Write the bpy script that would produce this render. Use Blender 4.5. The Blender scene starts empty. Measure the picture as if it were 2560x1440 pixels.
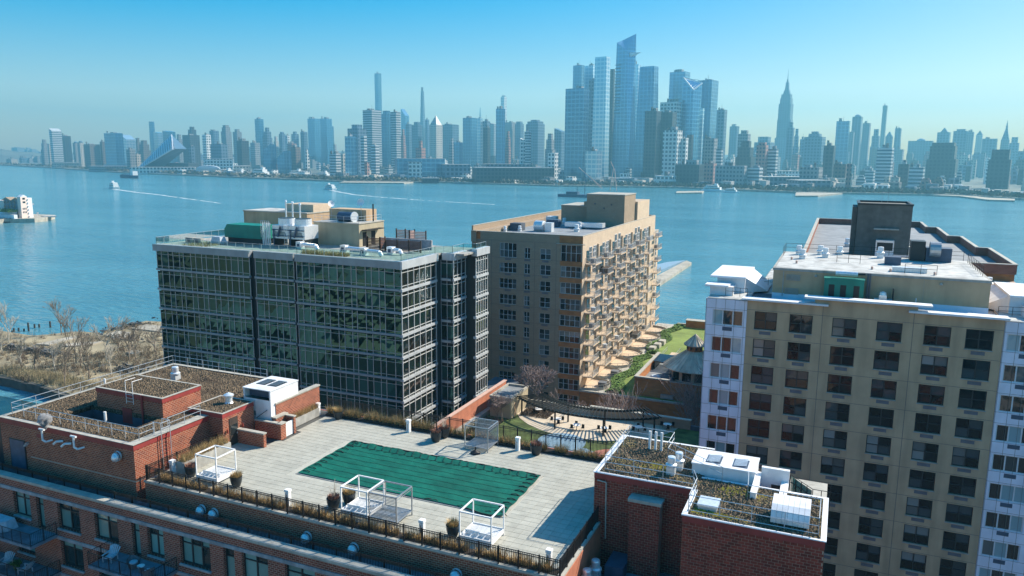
import bpy, math, random
from mathutils import Matrix, Vector
random.seed(7)
S = bpy.context.scene
C = S.collection
PI = math.pi

# ---------------------------------------------------------------- camera, sky, sun, exposure
F_PX, CAM_H = 1908.0, 60.0
PITCH, ROLL, YAW = math.radians(9.816), math.radians(0.4957), math.radians(23.327)
_cy, _sy, _cp, _sp, _cr, _sr = math.cos(YAW), math.sin(YAW), math.cos(PITCH), math.sin(PITCH), math.cos(ROLL), math.sin(ROLL)
M3 = Matrix(((_cr, _sr, 0), (-_sr, _cr, 0), (0, 0, 1))) @ Matrix(((1, 0, 0), (0, _cp, _sp), (0, -_sp, _cp))) @ Matrix(((_cy, _sy, 0), (0, 0, 1), (-_sy, _cy, 0)))
cam_d = bpy.data.cameras.new('camera'); cam = bpy.data.objects.new('camera', cam_d); C.objects.link(cam)
cam_d.sensor_width = 36; cam_d.lens = F_PX / 2560 * 36; cam_d.clip_start = 0.5; cam_d.clip_end = 60000
R_, U_, F_ = M3[0], M3[1], M3[2]
cam.matrix_world = Matrix(((R_[0], U_[0], -F_[0], 0), (R_[1], U_[1], -F_[1], 0), (R_[2], U_[2], -F_[2], CAM_H), (0, 0, 0, 1)))
S.camera = cam

SUN_EL, SUN_AZ = math.radians(37.5), math.radians(51.5)      # azimuth measured from +X towards +Y
world = bpy.data.worlds.new('World'); S.world = world; world.use_nodes = True
nt = world.node_tree; nt.nodes.clear()
sky = nt.nodes.new('ShaderNodeTexSky'); sky.sky_type = 'NISHITA'; sky.sun_disc = False
sky.sun_elevation = SUN_EL; sky.sun_rotation = PI / 2 - SUN_AZ; sky.altitude = 50
sky.air_density = 1.0; sky.dust_density = 1.0; sky.ozone_density = 2.0
tint = nt.nodes.new('ShaderNodeMix'); tint.data_type = 'RGBA'; tint.blend_type = 'MULTIPLY'; tint.inputs[0].default_value = 1
tint.inputs[7].default_value = (2.35, 2.28, 2.25, 1)
bg = nt.nodes.new('ShaderNodeBackground'); bg.inputs[1].default_value = 0.105
wo = nt.nodes.new('ShaderNodeOutputWorld')
gm = nt.nodes.new('ShaderNodeGamma'); gm.inputs[1].default_value = 0.45; hs = nt.nodes.new('ShaderNodeHueSaturation'); hs.inputs['Saturation'].default_value = 3.6
nt.links.new(sky.outputs[0], gm.inputs[0]); nt.links.new(gm.outputs[0], hs.inputs['Color']); nt.links.new(hs.outputs[0], tint.inputs[6]); nt.links.new(tint.outputs[2], bg.inputs[0]); nt.links.new(bg.outputs[0], wo.inputs[0])
sun_d = bpy.data.lights.new('sun', 'SUN'); sun_d.energy = 5.0; sun_d.angle = math.radians(0.5); sun_d.color = (1.0, 0.91, 0.76)
sun = bpy.data.objects.new('sun', sun_d); C.objects.link(sun); sun.location = (60, 80, 120)
sd = Vector((math.cos(SUN_EL) * math.cos(SUN_AZ), math.cos(SUN_EL) * math.sin(SUN_AZ), math.sin(SUN_EL)))
sun.rotation_euler = sd.to_track_quat('Z', 'Y').to_euler()
S.view_settings.view_transform = 'Standard'; S.view_settings.look = 'None'; S.view_settings.exposure = 0.81; S.view_settings.gamma = 1.0
S.view_settings.use_curve_mapping = False
S.cycles.volume_bounces = 0; S.cycles.max_bounces = 6; S.cycles.diffuse_bounces = 3; S.cycles.glossy_bounces = 3
S.cycles.transparent_max_bounces = 12; S.cycles.use_denoising = True; S.cycles.sample_clamp_indirect = 6

HAZE, HAZE_COL = 0.00018, (0.24, 0.68, 0.90, 1)
# pixel of the photograph -> point on a real plane of the place
def ray(x, y): return M3.transposed() @ Vector((x - 1280, 720 - y, F_PX))
def at_z(x, y, z): r = ray(x, y); t = (z - CAM_H) / r.z; return Vector((r.x * t, r.y * t, z))
def at_y(x, y, Y): r = ray(x, y); t = Y / r.y; return Vector((r.x * t, Y, CAM_H + r.z * t))
def at_d(x, y, d): r = ray(x, y); t = d / math.hypot(r.x, r.y); return Vector((r.x * t, r.y * t, CAM_H + r.z * t))

# ---------------------------------------------------------------- materials
MATS = {}
def nodes(name):
    m = bpy.data.materials.new(name); m.use_nodes = True; n = m.node_tree; b = n.nodes['Principled BSDF']; MATS[name] = m
    return m, n, b
def N(n, t, **k):
    o = n.nodes.new(t)
    for a, v in k.items(): setattr(o, a, v)
    return o
def L(n, a, b): n.links.new(a, b)
def ramp(n, fac, stops):
    r = N(n, 'ShaderNodeValToRGB'); e = r.color_ramp.elements
    while len(e) < len(stops): e.new(0.5)
    for i, (p, c) in enumerate(stops): e[i].position = p; e[i].color = (*c, 1) if len(c) == 3 else c
    L(n, fac, r.inputs[0]); return r.outputs[0]
def mul(c, k): return tuple(min(1, x * k) for x in c)
def mth(n, op, a, b=None):
    m = N(n, 'ShaderNodeMath', operation=op)
    for i, v in enumerate((a, b)):
        if v is None: continue
        if isinstance(v, (int, float)): m.inputs[i].default_value = v
        else: L(n, v, m.inputs[i])
    return m.outputs[0]
def mixc(n, fac, a, b, mode='MIX'):
    m = N(n, 'ShaderNodeMix', data_type='RGBA', blend_type=mode)
    for i, v in ((0, fac), (6, a), (7, b)):
        if isinstance(v, (int, float)): m.inputs[i].default_value = v
        elif isinstance(v, tuple): m.inputs[i].default_value = (*v, 1)
        else: L(n, v, m.inputs[i])
    return m.outputs[2]
def wallvec(n, su=1.0, sv=1.0):
    g = N(n, 'ShaderNodeNewGeometry'); s = N(n, 'ShaderNodeSeparateXYZ'); L(n, g.outputs['Position'], s.inputs[0])
    u = mth(n, 'ADD', s.outputs[0], s.outputs[1]); c = N(n, 'ShaderNodeCombineXYZ')
    L(n, mth(n, 'MULTIPLY', u, su), c.inputs[0]); L(n, mth(n, 'MULTIPLY', s.outputs[2], sv), c.inputs[1]); return c.outputs[0]
def plain(name, col, rough=0.7, metal=0.0, var=0.18, scale=1.5, bump=0.0, bscale=20, spec=0.4, rnd=0.0, island=0.0, weather=0.0):
    m, n, b = nodes(name)
    b.inputs['Roughness'].default_value = rough; b.inputs['Metallic'].default_value = metal; b.inputs['Specular IOR Level'].default_value = spec
    tc = N(n, 'ShaderNodeNewGeometry').outputs['Position']
    no = N(n, 'ShaderNodeTexNoise'); no.inputs['Scale'].default_value = scale; no.inputs['Detail'].default_value = 5; L(n, tc, no.inputs['Vector'])
    c = ramp(n, no.outputs['Fac'], [(0.3, mul(col, 1 - var)), (0.7, mul(col, 1 + var))])
    if rnd or island:
        src = N(n, 'ShaderNodeObjectInfo').outputs['Random'] if not island else mth(n, 'FRACT', mth(n, 'ADD', N(n, 'ShaderNodeObjectInfo').outputs['Random'], N(n, 'ShaderNodeNewGeometry').outputs['Random Per Island']))
        k = rnd or island
        c = mixc(n, 1.0, c, ramp(n, src, [(0, (1 - k,) * 3), (1, (1 + 0 * k,) * 3)]), 'MULTIPLY')
    if weather:
        mp = N(n, 'ShaderNodeMapping'); mp.inputs['Scale'].default_value = (0.9, 0.9, 0.12); L(n, tc, mp.inputs[0])
        n2 = N(n, 'ShaderNodeTexNoise'); n2.inputs['Scale'].default_value = 1.1; n2.inputs['Detail'].default_value = 6; L(n, mp.outputs[0], n2.inputs['Vector'])
        c = mixc(n, 1.0, c, ramp(n, n2.outputs['Fac'], [(0.42, (1, 1, 1)), (0.7, (1 - weather,) * 3)]), 'MULTIPLY')
    L(n, c, b.inputs['Base Color'])
    if bump:
        nb = N(n, 'ShaderNodeTexNoise'); nb.inputs['Scale'].default_value = bscale; nb.inputs['Detail'].default_value = 4; L(n, tc, nb.inputs['Vector'])
        bp = N(n, 'ShaderNodeBump'); bp.inputs['Strength'].default_value = bump; bp.inputs['Distance'].default_value = 0.05
        L(n, nb.outputs['Fac'], bp.inputs['Height']); L(n, bp.outputs[0], b.inputs['Normal'])
    return m
def brick(name, c1, c2, mortar, w=0.3, h=0.12, ms=0.014, var=0.25):
    m, n, b = nodes(name); b.inputs['Roughness'].default_value = 0.85; b.inputs['Specular IOR Level'].default_value = 0.25
    v = wallvec(n)
    t = N(n, 'ShaderNodeTexBrick'); L(n, v, t.inputs['Vector'])
    t.inputs['Color1'].default_value = (*c1, 1); t.inputs['Color2'].default_value = (*c2, 1); t.inputs['Mortar'].default_value = (*mortar, 1)
    t.inputs['Scale'].default_value = 1; t.inputs['Mortar Size'].default_value = ms; t.inputs['Mortar Smooth'].default_value = 0.3
    t.inputs['Brick Width'].default_value = w; t.inputs['Row Height'].default_value = h; t.inputs['Bias'].default_value = 0.0
    no = N(n, 'ShaderNodeTexNoise'); no.inputs['Scale'].default_value = 0.7; no.inputs['Detail'].default_value = 6
    L(n, N(n, 'ShaderNodeNewGeometry').outputs['Position'], no.inputs['Vector'])
    c = mixc(n, 1.0, t.outputs['Color'], ramp(n, no.outputs['Fac'], [(0.3, (1 - var,) * 3), (0.7, (1.0,) * 3)]), 'MULTIPLY')
    L(n, c, b.inputs['Base Color'])
    bp = N(n, 'ShaderNodeBump'); bp.inputs['Strength'].default_value = 0.6; bp.inputs['Distance'].default_value = 0.012; bp.invert = True
    L(n, t.outputs['Fac'], bp.inputs['Height']); L(n, bp.outputs[0], b.inputs['Normal'])
    return m
def glass(name, col, rough=0.06, wav=0.0, wscale=0.5, spec=0.9, rnd=0.5, col2=None, dist=0.3, st=None, det=1.5):
    # window glass seen from outside: dark tinted body with a clear reflection, slightly wavy panes
    m, n, b = nodes(name); b.inputs['Roughness'].default_value = rough; b.inputs['Specular IOR Level'].default_value = spec; b.inputs['IOR'].default_value = 1.6
    if st: b.inputs['Specular Tint'].default_value = (*st, 1); b.inputs['IOR'].default_value = 2.2
    r = mth(n, 'FRACT', mth(n, 'ADD', N(n, 'ShaderNodeObjectInfo').outputs['Random'], N(n, 'ShaderNodeNewGeometry').outputs['Random Per Island']))
    if col2: c = ramp(n, r, [(0.0, mul(col, 1 - rnd)), (0.66, col), (0.72, col2), (1.0, mul(col2, 1.25))])
    else: c = ramp(n, r, [(0.0, mul(col, 1 - rnd)), (1.0, mul(col, 1 + rnd))])
    L(n, c, b.inputs['Base Color'])
    if wav:
        no = N(n, 'ShaderNodeTexNoise'); no.inputs['Scale'].default_value = wscale; no.inputs['Detail'].default_value = det
        L(n, N(n, 'ShaderNodeNewGeometry').outputs['Position'], no.inputs['Vector'])
        bp = N(n, 'ShaderNodeBump'); bp.inputs['Strength'].default_value = wav; bp.inputs['Distance'].default_value = dist
        L(n, no.outputs['Fac'], bp.inputs['Height']); L(n, bp.outputs[0], b.inputs['Normal'])
    return m

# a far facade: storeys and window bays as fine relief colour, in the tower's own axes
def facade(name, wall, win, du=6.0, dv=7.0, fu=0.55, fv=0.5, rough=0.5, spec=0.4, var=0.12, metal=0.0):
    m, n, b = nodes(name); b.inputs['Specular IOR Level'].default_value = spec; b.inputs['Metallic'].default_value = metal
    tc = N(n, 'ShaderNodeTexCoord'); s = N(n, 'ShaderNodeSeparateXYZ'); L(n, tc.outputs['Object'], s.inputs[0])
    u = mth(n, 'FRACT', mth(n, 'DIVIDE', mth(n, 'ADD', s.outputs[0], s.outputs[1]), du)); v = mth(n, 'FRACT', mth(n, 'DIVIDE', s.outputs[2], dv))
    k = mth(n, 'MULTIPLY', mth(n, 'GREATER_THAN', u, 1 - fu), mth(n, 'GREATER_THAN', v, 1 - fv))
    up = N(n, 'ShaderNodeNewGeometry'); sz = N(n, 'ShaderNodeSeparateXYZ'); L(n, up.outputs['Normal'], sz.inputs[0])
    k = mth(n, 'MULTIPLY', k, mth(n, 'LESS_THAN', mth(n, 'ABSOLUTE', sz.outputs[2]), 0.5))
    no = N(n, 'ShaderNodeTexNoise'); no.inputs['Scale'].default_value = 0.03; no.inputs['Detail'].default_value = 5; L(n, up.outputs['Position'], no.inputs['Vector'])
    base = mixc(n, k, wall, win)
    oi = N(n, 'ShaderNodeObjectInfo').outputs['Random']
    base = mixc(n, 1.0, base, ramp(n, no.outputs['Fac'], [(0.3, (1 - var,) * 3), (0.7, (1, 1, 1))]), 'MULTIPLY')
    base = mixc(n, 1.0, base, ramp(n, oi, [(0, (0.75,) * 3), (1, (1, 1, 1))]), 'MULTIPLY')
    L(n, base, b.inputs['Base Color']); b.inputs['Roughness'].default_value = rough
    return m

plain('paver', (0.44, 0.43, 0.37), 0.8, var=0.07, scale=3, bump=0.15, bscale=30, rnd=0.13, weather=0.16)
plain('paver_joint', (0.09, 0.09, 0.085), 0.9)
plain('coping_stone', (0.42, 0.40, 0.35), 0.75, var=0.12, scale=4, weather=0.25)
plain('concrete', (0.36, 0.35, 0.32), 0.85, var=0.18, scale=2, bump=0.2, weather=0.3)
plain('lintel_stone', (0.33, 0.34, 0.36), 0.8, var=0.2, scale=3, weather=0.35)
plain('pale_roof', (0.50, 0.50, 0.48), 0.8, var=0.14, scale=0.5, weather=0.42)
plain('grey_roof', (0.22, 0.24, 0.26), 0.8, var=0.22, scale=0.6, bump=0.1, weather=0.0)
plain('dark_roof', (0.07, 0.09, 0.12), 0.8, var=0.3, scale=0.9)
plain('terrace_floor', (0.17, 0.20, 0.24), 0.8, var=0.3, scale=1.5)
plain('red_fascia', (0.30, 0.045, 0.04), 0.55, var=0.12, scale=2, weather=0.2)
plain('orange_wall', (0.46, 0.165, 0.095), 0.8, var=0.12, scale=2, weather=0.2)
plain('white_paint', (0.80, 0.80, 0.80), 0.45, var=0.05, scale=3, weather=0.12)
plain('white_metal', (0.78, 0.78, 0.80), 0.4, var=0.06, scale=1.5, weather=0.22)
plain('grey_metal', (0.40, 0.42, 0.44), 0.42, metal=0.6, var=0.12, scale=3, weather=0.2)
plain('galvanised', (0.74, 0.77, 0.80), 0.35, metal=0.45, var=0.12, scale=5)
plain('pipe_rail', (0.52, 0.56, 0.60), 0.4, metal=0.5, var=0.1)
plain('black_metal', (0.012, 0.012, 0.013), 0.5, var=0.1)
plain('dark_frame', (0.02, 0.028, 0.032), 0.45, var=0.1)
plain('white_vinyl', (0.62, 0.64, 0.66), 0.5, var=0.05)
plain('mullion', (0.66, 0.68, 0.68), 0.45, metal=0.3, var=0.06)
plain('mullion_shade', (0.50, 0.46, 0.44), 0.5, metal=.2, var=.1)  # darker copy of mullion: shade of the front face put into the colour
plain('spandrel_shade', (0.30, 0.33, 0.35), 0.5, metal=0.2, var=0.1, scale=0.6, weather=0.15)  # front floor bands, coloured darker than spandrel to paint in the shade there
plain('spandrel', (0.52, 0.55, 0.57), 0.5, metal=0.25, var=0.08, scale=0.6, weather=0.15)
plain('green_unit', (0.005, 0.20, 0.145), 0.5, var=0.1, scale=1, weather=0.15)
plain('tan_stucco', (0.50, 0.355, 0.225), 0.9, var=0.10, scale=0.5, bump=0.25, bscale=14, weather=0.22)
plain('buff_stucco', (0.42, 0.36, 0.25), 0.9, var=0.10, scale=0.5, bump=0.1, weather=0.15)
plain('bay_panel', (0.74, 0.75, 0.86), 0.5, var=0.06, scale=0.8, weather=0.1)
plain('panel_joint', (0.14, 0.13, 0.12), 0.8)
plain('white_cornice', (0.74, 0.76, 0.80), 0.6, var=0.06, weather=0.15)
plain('blue_louvre', (0.06, 0.09, 0.14), 0.5)
plain('grille', (0.13, 0.13, 0.15), 0.6)
plain('wood_slat', (0.14, 0.06, 0.035), 0.7, var=0.3, scale=3, island=0.4)
plain('dark_wood', (0.05, 0.035, 0.028), 0.7, var=0.3)
plain('pot_glaze', (0.022, 0.028, 0.032), 0.35, var=0.2)
plain('weave', (0.16, 0.17, 0.19), 0.8, var=0.3, scale=30, island=0.2)
plain('furniture_cover', (0.45, 0.50, 0.56), 0.8, var=0.15, scale=4)
plain('bark', (0.22, 0.18, 0.14), 0.9, var=0.3, scale=6)
plain('pale_bark', (0.40, 0.37, 0.31), 0.9, var=0.3, scale=6)
plain('purple_twig', (0.30, 0.23, 0.22), 0.9, var=0.4, scale=4, island=0.4)
plain('dry_grass', (0.62, 0.43, 0.19), 0.9, var=0.35, scale=2.0, island=0.6)
plain('reed_grass', (0.50, 0.42, 0.25), 0.9, var=0.35, scale=0.35, island=0.6)
plain('hedge_leaf', (0.15, 0.27, 0.05), 0.8, var=0.4, scale=1.2, island=0.6)
plain('lawn', (0.17, 0.235, 0.055), 0.95, var=0.25, scale=0.35, bump=0.5, bscale=15)
plain('rust_bloom', (0.34, 0.17, 0.12), 0.9, var=0.4, scale=5, island=0.5)
plain('rock', (0.14, 0.14, 0.14), 0.9, var=0.5, scale=1.0, bump=0.5, island=0.5)
plain('pier_concrete', (0.42, 0.38, 0.31), 0.9, var=0.25, scale=0.15, weather=0.3)
plain('pile_wood', (0.05, 0.045, 0.04), 0.9)
plain('shore_stone', (0.10, 0.095, 0.08), 0.9, var=0.4, scale=0.4, bump=0.6)
plain('standing_seam', (0.80, 0.70, 0.56), 0.75, metal=0.0, spec=.15, var=0.15, scale=0.6, island=0.45, weather=0.3)
plain('solar', (0.012, 0.016, 0.03), 0.2)
plain('salmon', (0.55, 0.36, 0.30), 0.8, var=0.1)
plain('boat_white', (0.80, 0.80, 0.78), 0.4)
plain('boat_blue', (0.03, 0.07, 0.13), 0.5)
m_, n_, b_ = nodes('foam'); b_.inputs['Base Color'].default_value = (.8, .86, .88, 1); b_.inputs['Roughness'].default_value = .9
t_ = N(n_, 'ShaderNodeTexNoise'); t_.inputs['Scale'].default_value = .22; t_.inputs['Detail'].default_value = 4; L(n_, N(n_, 'ShaderNodeNewGeometry').outputs['Position'], t_.inputs['Vector'])
L(n_, ramp(n_, t_.outputs['Fac'], [(.38, (.08,) * 3), (.62, (.8,) * 3)]), b_.inputs['Alpha'])
plain('lift_dark', (0.13, 0.13, 0.12), 0.85, var=.15, weather=.2)
plain('play_blue', (0.20, 0.32, 0.42), 0.8); plain('play_red', (0.45, 0.18, 0.13), 0.8); plain('sand_path', (0.55, 0.47, 0.37), 0.9, var=0.1)
plain('asphalt', (0.05, 0.05, 0.055), 0.9)
plain('mulch', (0.045, 0.035, 0.028), 0.95, var=0.4, scale=3, bump=0.5)
plain('rope', (0.015, 0.022, 0.022), 0.8)
plain('brick_piece', (0.30, 0.050, 0.030), 0.85, var=0.2, scale=4, island=0.5)
plain('mortar', (0.46, 0.34, 0.26), 0.9, var=0.15, scale=3)
brick('brick_left', (0.40, 0.105, 0.052), (0.22, 0.050, 0.030), (0.50, 0.34, 0.24), 0.32, 0.15, 0.017)
brick('brick_facade', (0.34, 0.090, 0.058), (0.19, 0.046, 0.032), (0.48, 0.34, 0.26), 0.32, 0.15, 0.017)
brick('brick_podium', (0.54, 0.22, 0.08), (0.42, 0.165, 0.065), (0.34, 0.18, 0.10), 0.9, 0.35, 0.02)
brick('tan_masonry', (0.37, 0.285, 0.205), (0.34, 0.26, 0.185), (0.24, 0.19, 0.15), 0.6, 0.3, 0.01, var=0.1)
brick('cream_masonry', (0.64, 0.51, 0.375), (0.60, 0.47, 0.35), (0.5, 0.40, 0.30), 0.6, 0.3, 0.01, var=0.12)
glass('green_glass', (0.004, 0.014, 0.011), 0.02, wav=0.14, wscale=0.24, spec=1.0, rnd=0.8, st=(0.10, 0.27, 0.27), det=1.0, col2=(0.016, 0.048, 0.042))  # brighter green panes paint reflections of light surroundings into the colour
glass('side_glass', (0.006, 0.014, 0.014), 0.05, wav=0.12, wscale=0.4, spec=0.7, rnd=0.5)
glass('room_glass', (0.010, 0.014, 0.018), 0.05, wav=0.05, wscale=0.6, spec=0.28, rnd=0.5, col2=(0.045, 0.058, 0.064))
glass('blind_glass', (0.20, 0.36, 0.33), 0.08, wav=0.04, wscale=0.8, spec=0.6, rnd=0.35, col2=(0.015, 0.03, 0.03))
glass('curtain_glass', (0.16, 0.18, 0.18), 0.12, wav=0.05, wscale=0.6, spec=0.5, rnd=0.5)
glass('bay_glass', (0.02, 0.03, 0.035), 0.05, wav=0.06, wscale=0.6, spec=0.7, rnd=0.5, col2=(0.20, 0.32, 0.36))  # pale blue panes carry a painted reflection in their base colour
glass('rail_glass', (0.03, 0.10, 0.09), 0.06, spec=0.8, rnd=0.2)

# ---------------------------------------------------------------- mesh and object helpers
W = {}
class MB:
    def __init__(s): s.v = []; s.f = []; s.m = []
    def face(s, pts, mi=0):
        i = len(s.v); s.v += [tuple(p) for p in pts]; s.f.append(tuple(range(i, i + len(pts)))); s.m.append(mi); return s
    def box(s, x0, x1, y0, y1, z0, z1, mi=0, top=None, skip=''):
        i = len(s.v)
        s.v += [(x0, y0, z0), (x1, y0, z0), (x1, y1, z0), (x0, y1, z0), (x0, y0, z1), (x1, y0, z1), (x1, y1, z1), (x0, y1, z1)]
        for k, q in (('b', (0, 3, 2, 1)), ('t', (4, 5, 6, 7)), ('f', (0, 1, 5, 4)), ('r', (1, 2, 6, 5)), ('k', (2, 3, 7, 6)), ('l', (3, 0, 4, 7))):
            if k in skip: continue
            s.f.append(tuple(i + a for a in q)); s.m.append(top if (k == 't' and top is not None) else mi)
        return s
    def prism(s, poly, z0, z1, mi=0, top=None, scale=1.0, bottom=True):
        n = len(poly); i = len(s.v); cx = sum(p[0] for p in poly) / n; cy = sum(p[1] for p in poly) / n
        s.v += [(x, y, z0) for x, y in poly] + [(cx + (x - cx) * scale, cy + (y - cy) * scale, z1) for x, y in poly]
        for k in range(n):
            j = (k + 1) % n; s.f.append((i + k, i + j, i + n + j, i + n + k)); s.m.append(mi)
        s.f.append(tuple(i + n + k for k in range(n))); s.m.append(mi if top is None else top)
        if bottom: s.f.append(tuple(i + k for k in reversed(range(n)))); s.m.append(mi)
        return s
    def cyl(s, cx, cy, z0, z1, r0, r1=None, n=12, mi=0):
        r1 = r0 if r1 is None else r1; i = len(s.v)
        for z, r in ((z0, r0), (z1, r1)):
            s.v += [(cx + r * math.cos(2 * PI * k / n), cy + r * math.sin(2 * PI * k / n), z) for k in range(n)]
        for k in range(n):
            j = (k + 1) % n; s.f.append((i + k, i + j, i + n + j, i + n + k)); s.m.append(mi)
        s.f.append(tuple(i + n + k for k in range(n))); s.m.append(mi)
        s.f.append(tuple(i + k for k in reversed(range(n)))); s.m.append(mi)
        return s
    def lathe(s, cx, cy, prof, n=16, mi=0):
        for (r0, z0), (r1, z1) in zip(prof, prof[1:]):
            i = len(s.v)
            for z, r in ((z0, r0), (z1, r1)):
                s.v += [(cx + r * math.cos(2 * PI * k / n), cy + r * math.sin(2 * PI * k / n), z) for k in range(n)]
            for k in range(n):
                j = (k + 1) % n; s.f.append((i + k, i + j, i + n + j, i + n + k)); s.m.append(mi)
        return s
    def tube(s, p0, p1, r, n=5, mi=0, r1=None):
        p0, p1 = Vector(p0), Vector(p1); d = p1 - p0
        if d.length < 1e-6: return s
        d.normalize(); a = d.orthogonal().normalized(); b = d.cross(a); i = len(s.v); r1 = r if r1 is None else r1
        for p, q in ((p0, r), (p1, r1)):
            s.v += [tuple(p + (a * math.cos(2 * PI * k / n) + b * math.sin(2 * PI * k / n)) * q) for k in range(n)]
        for k in range(n):
            j = (k + 1) % n; s.f.append((i + k, i + j, i + n + j, i + n + k)); s.m.append(mi)
        s.f.append(tuple(i + n + k for k in range(n))); s.m.append(mi); s.f.append(tuple(i + k for k in reversed(range(n)))); s.m.append(mi)
        return s
    def path(s, pts, r, n=5, mi=0):
        for a, b in zip(pts, pts[1:]): s.tube(a, b, r, n, mi)
        return s
    def bar(s, p0, p1, w, h, mi=0):
        p0, p1 = Vector(p0), Vector(p1); d = (p1 - p0).normalized(); up = Vector((0, 0, 1)) if abs(d.z) < 0.9 else Vector((0, 1, 0))
        a = d.cross(up).normalized() * (w / 2); b = a.cross(d).normalized() * (h / 2); i = len(s.v)
        for p in (p0, p1): s.v += [tuple(p + a + b), tuple(p - a + b), tuple(p - a - b), tuple(p + a - b)]
        for q in ((0, 1, 2, 3), (7, 6, 5, 4), (0, 4, 5, 1), (1, 5, 6, 2), (2, 6, 7, 3), (3, 7, 4, 0)): s.f.append(tuple(i + k for k in q)); s.m.append(mi)
        return s
    def blades(s, x0, x1, y0, y1, z, n, h, w=0.02, lean=0.35, mi=0):
        for _ in range(n):
            x, y = random.uniform(x0, x1), random.uniform(y0, y1); a = random.uniform(0, 2 * PI); hh = h * random.uniform(0.5, 1.15)
            dx, dy = math.cos(a) * w, math.sin(a) * w; lx, ly = random.gauss(0, lean) * hh, random.gauss(0, lean) * hh
            s.face(((x - dx, y - dy, z), (x + dx, y + dy, z), (x + lx, y + ly, z + hh)), mi)
        return s
    def mesh(s, name, mats, origin=(0, 0, 0), smooth=False):
        me = bpy.data.meshes.new(name); ox, oy, oz = origin
        me.from_pydata([(x - ox, y - oy, z - oz) for x, y, z in s.v], [], s.f)
        if isinstance(mats, str): mats = [mats]
        for k in mats: me.materials.append(MATS[k])
        if len(mats) > 1: me.polygons.foreach_set('material_index', s.m)
        if smooth: me.polygons.foreach_set('use_smooth', [True] * len(s.f))
        me.update(); return me
    def build(s, name, mats, parent=None, origin=None, smooth=False, **props):
        if origin is None: origin = W.get(parent.name, Vector((0, 0, 0))) if parent else (0, 0, 0)
        return put(name, s.mesh(name, mats, origin, smooth), parent, origin, **props)
def put(name, me, parent=None, loc=(0, 0, 0), rz=0.0, **props):
    o = bpy.data.objects.new(name, me); C.objects.link(o); loc = Vector(loc)
    W[o.name] = loc
    o.location = loc - W[parent.name] if parent else loc
    if parent: o.parent = parent
    o.rotation_euler.z = rz
    for k, v in props.items(): o[k] = v
    return o
def thing(name, label, cat, loc, group=None, rz=0.0):
    o = put(name, None, None, loc, rz); o['label'] = label; o['category'] = cat
    if group: o['group'] = group
    return o
def tag(o, label, cat, group=None):
    o['label'] = label; o['category'] = cat
    if group: o['group'] = group
    return o
def dup(o, loc=None, label=None, parent=None, rz=None):
    c = o.copy(); C.objects.link(c); c.parent = parent
    W[c.name] = Vector(loc) if loc is not None else W[o.name]
    for ch in list(o.children): dup(ch, None, None, c)
    if loc is not None: c.location = loc
    if rz is not None: c.rotation_euler.z = rz
    if label: c['label'] = label
    return c
def wall_y(mb, x0, x1, z0, z1, y, holes, depth=0.3, mi=0, rev=0, face=-1):
    """wall in the plane Y=y facing the camera side, with real openings and reveals going back by depth"""
    xs = sorted({x0, x1, *[h[0] for h in holes], *[h[1] for h in holes]}); zs = sorted({z0, z1, *[h[2] for h in holes], *[h[3] for h in holes]})
    for a, b in zip(xs, xs[1:]):
        run = None
        for c, d in zip(zs, zs[1:]):
            mx, mz = (a + b) / 2, (c + d) / 2
            inside = any(h[0] < mx < h[1] and h[2] < mz < h[3] for h in holes)
            if not inside and x0 <= mx <= x1 and z0 <= mz <= z1: run = (run[0], d) if run else (c, d)
            if (inside or d == zs[-1]) and run:
                mb.face(((a, y, run[0]), (b, y, run[0]), (b, y, run[1]), (a, y, run[1])), mi); run = None
    for h in holes:
        a, b, c, d = h[:4]; yb = y + depth
        mb.face(((a, y, c), (a, y, d), (a, yb, d), (a, yb, c)), rev); mb.face(((b, y, c), (b, yb, c), (b, yb, d), (b, y, d)), rev)
        mb.face(((a, y, c), (a, yb, c), (b, yb, c), (b, y, c)), rev); mb.face(((a, y, d), (b, y, d), (b, yb, d), (a, yb, d)), rev)
def wall_x(mb, y0, y1, z0, z1, x, holes, depth=0.3, mi=0, rev=0):
    t = MB(); wall_y(t, y0, y1, z0, z1, 0, holes, depth, mi, rev)
    i = len(mb.v); mb.v += [(x - q[1], q[0], q[2]) for q in t.v]; mb.f += [tuple(i + k for k in f) for f in t.f]; mb.m += t.m

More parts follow.
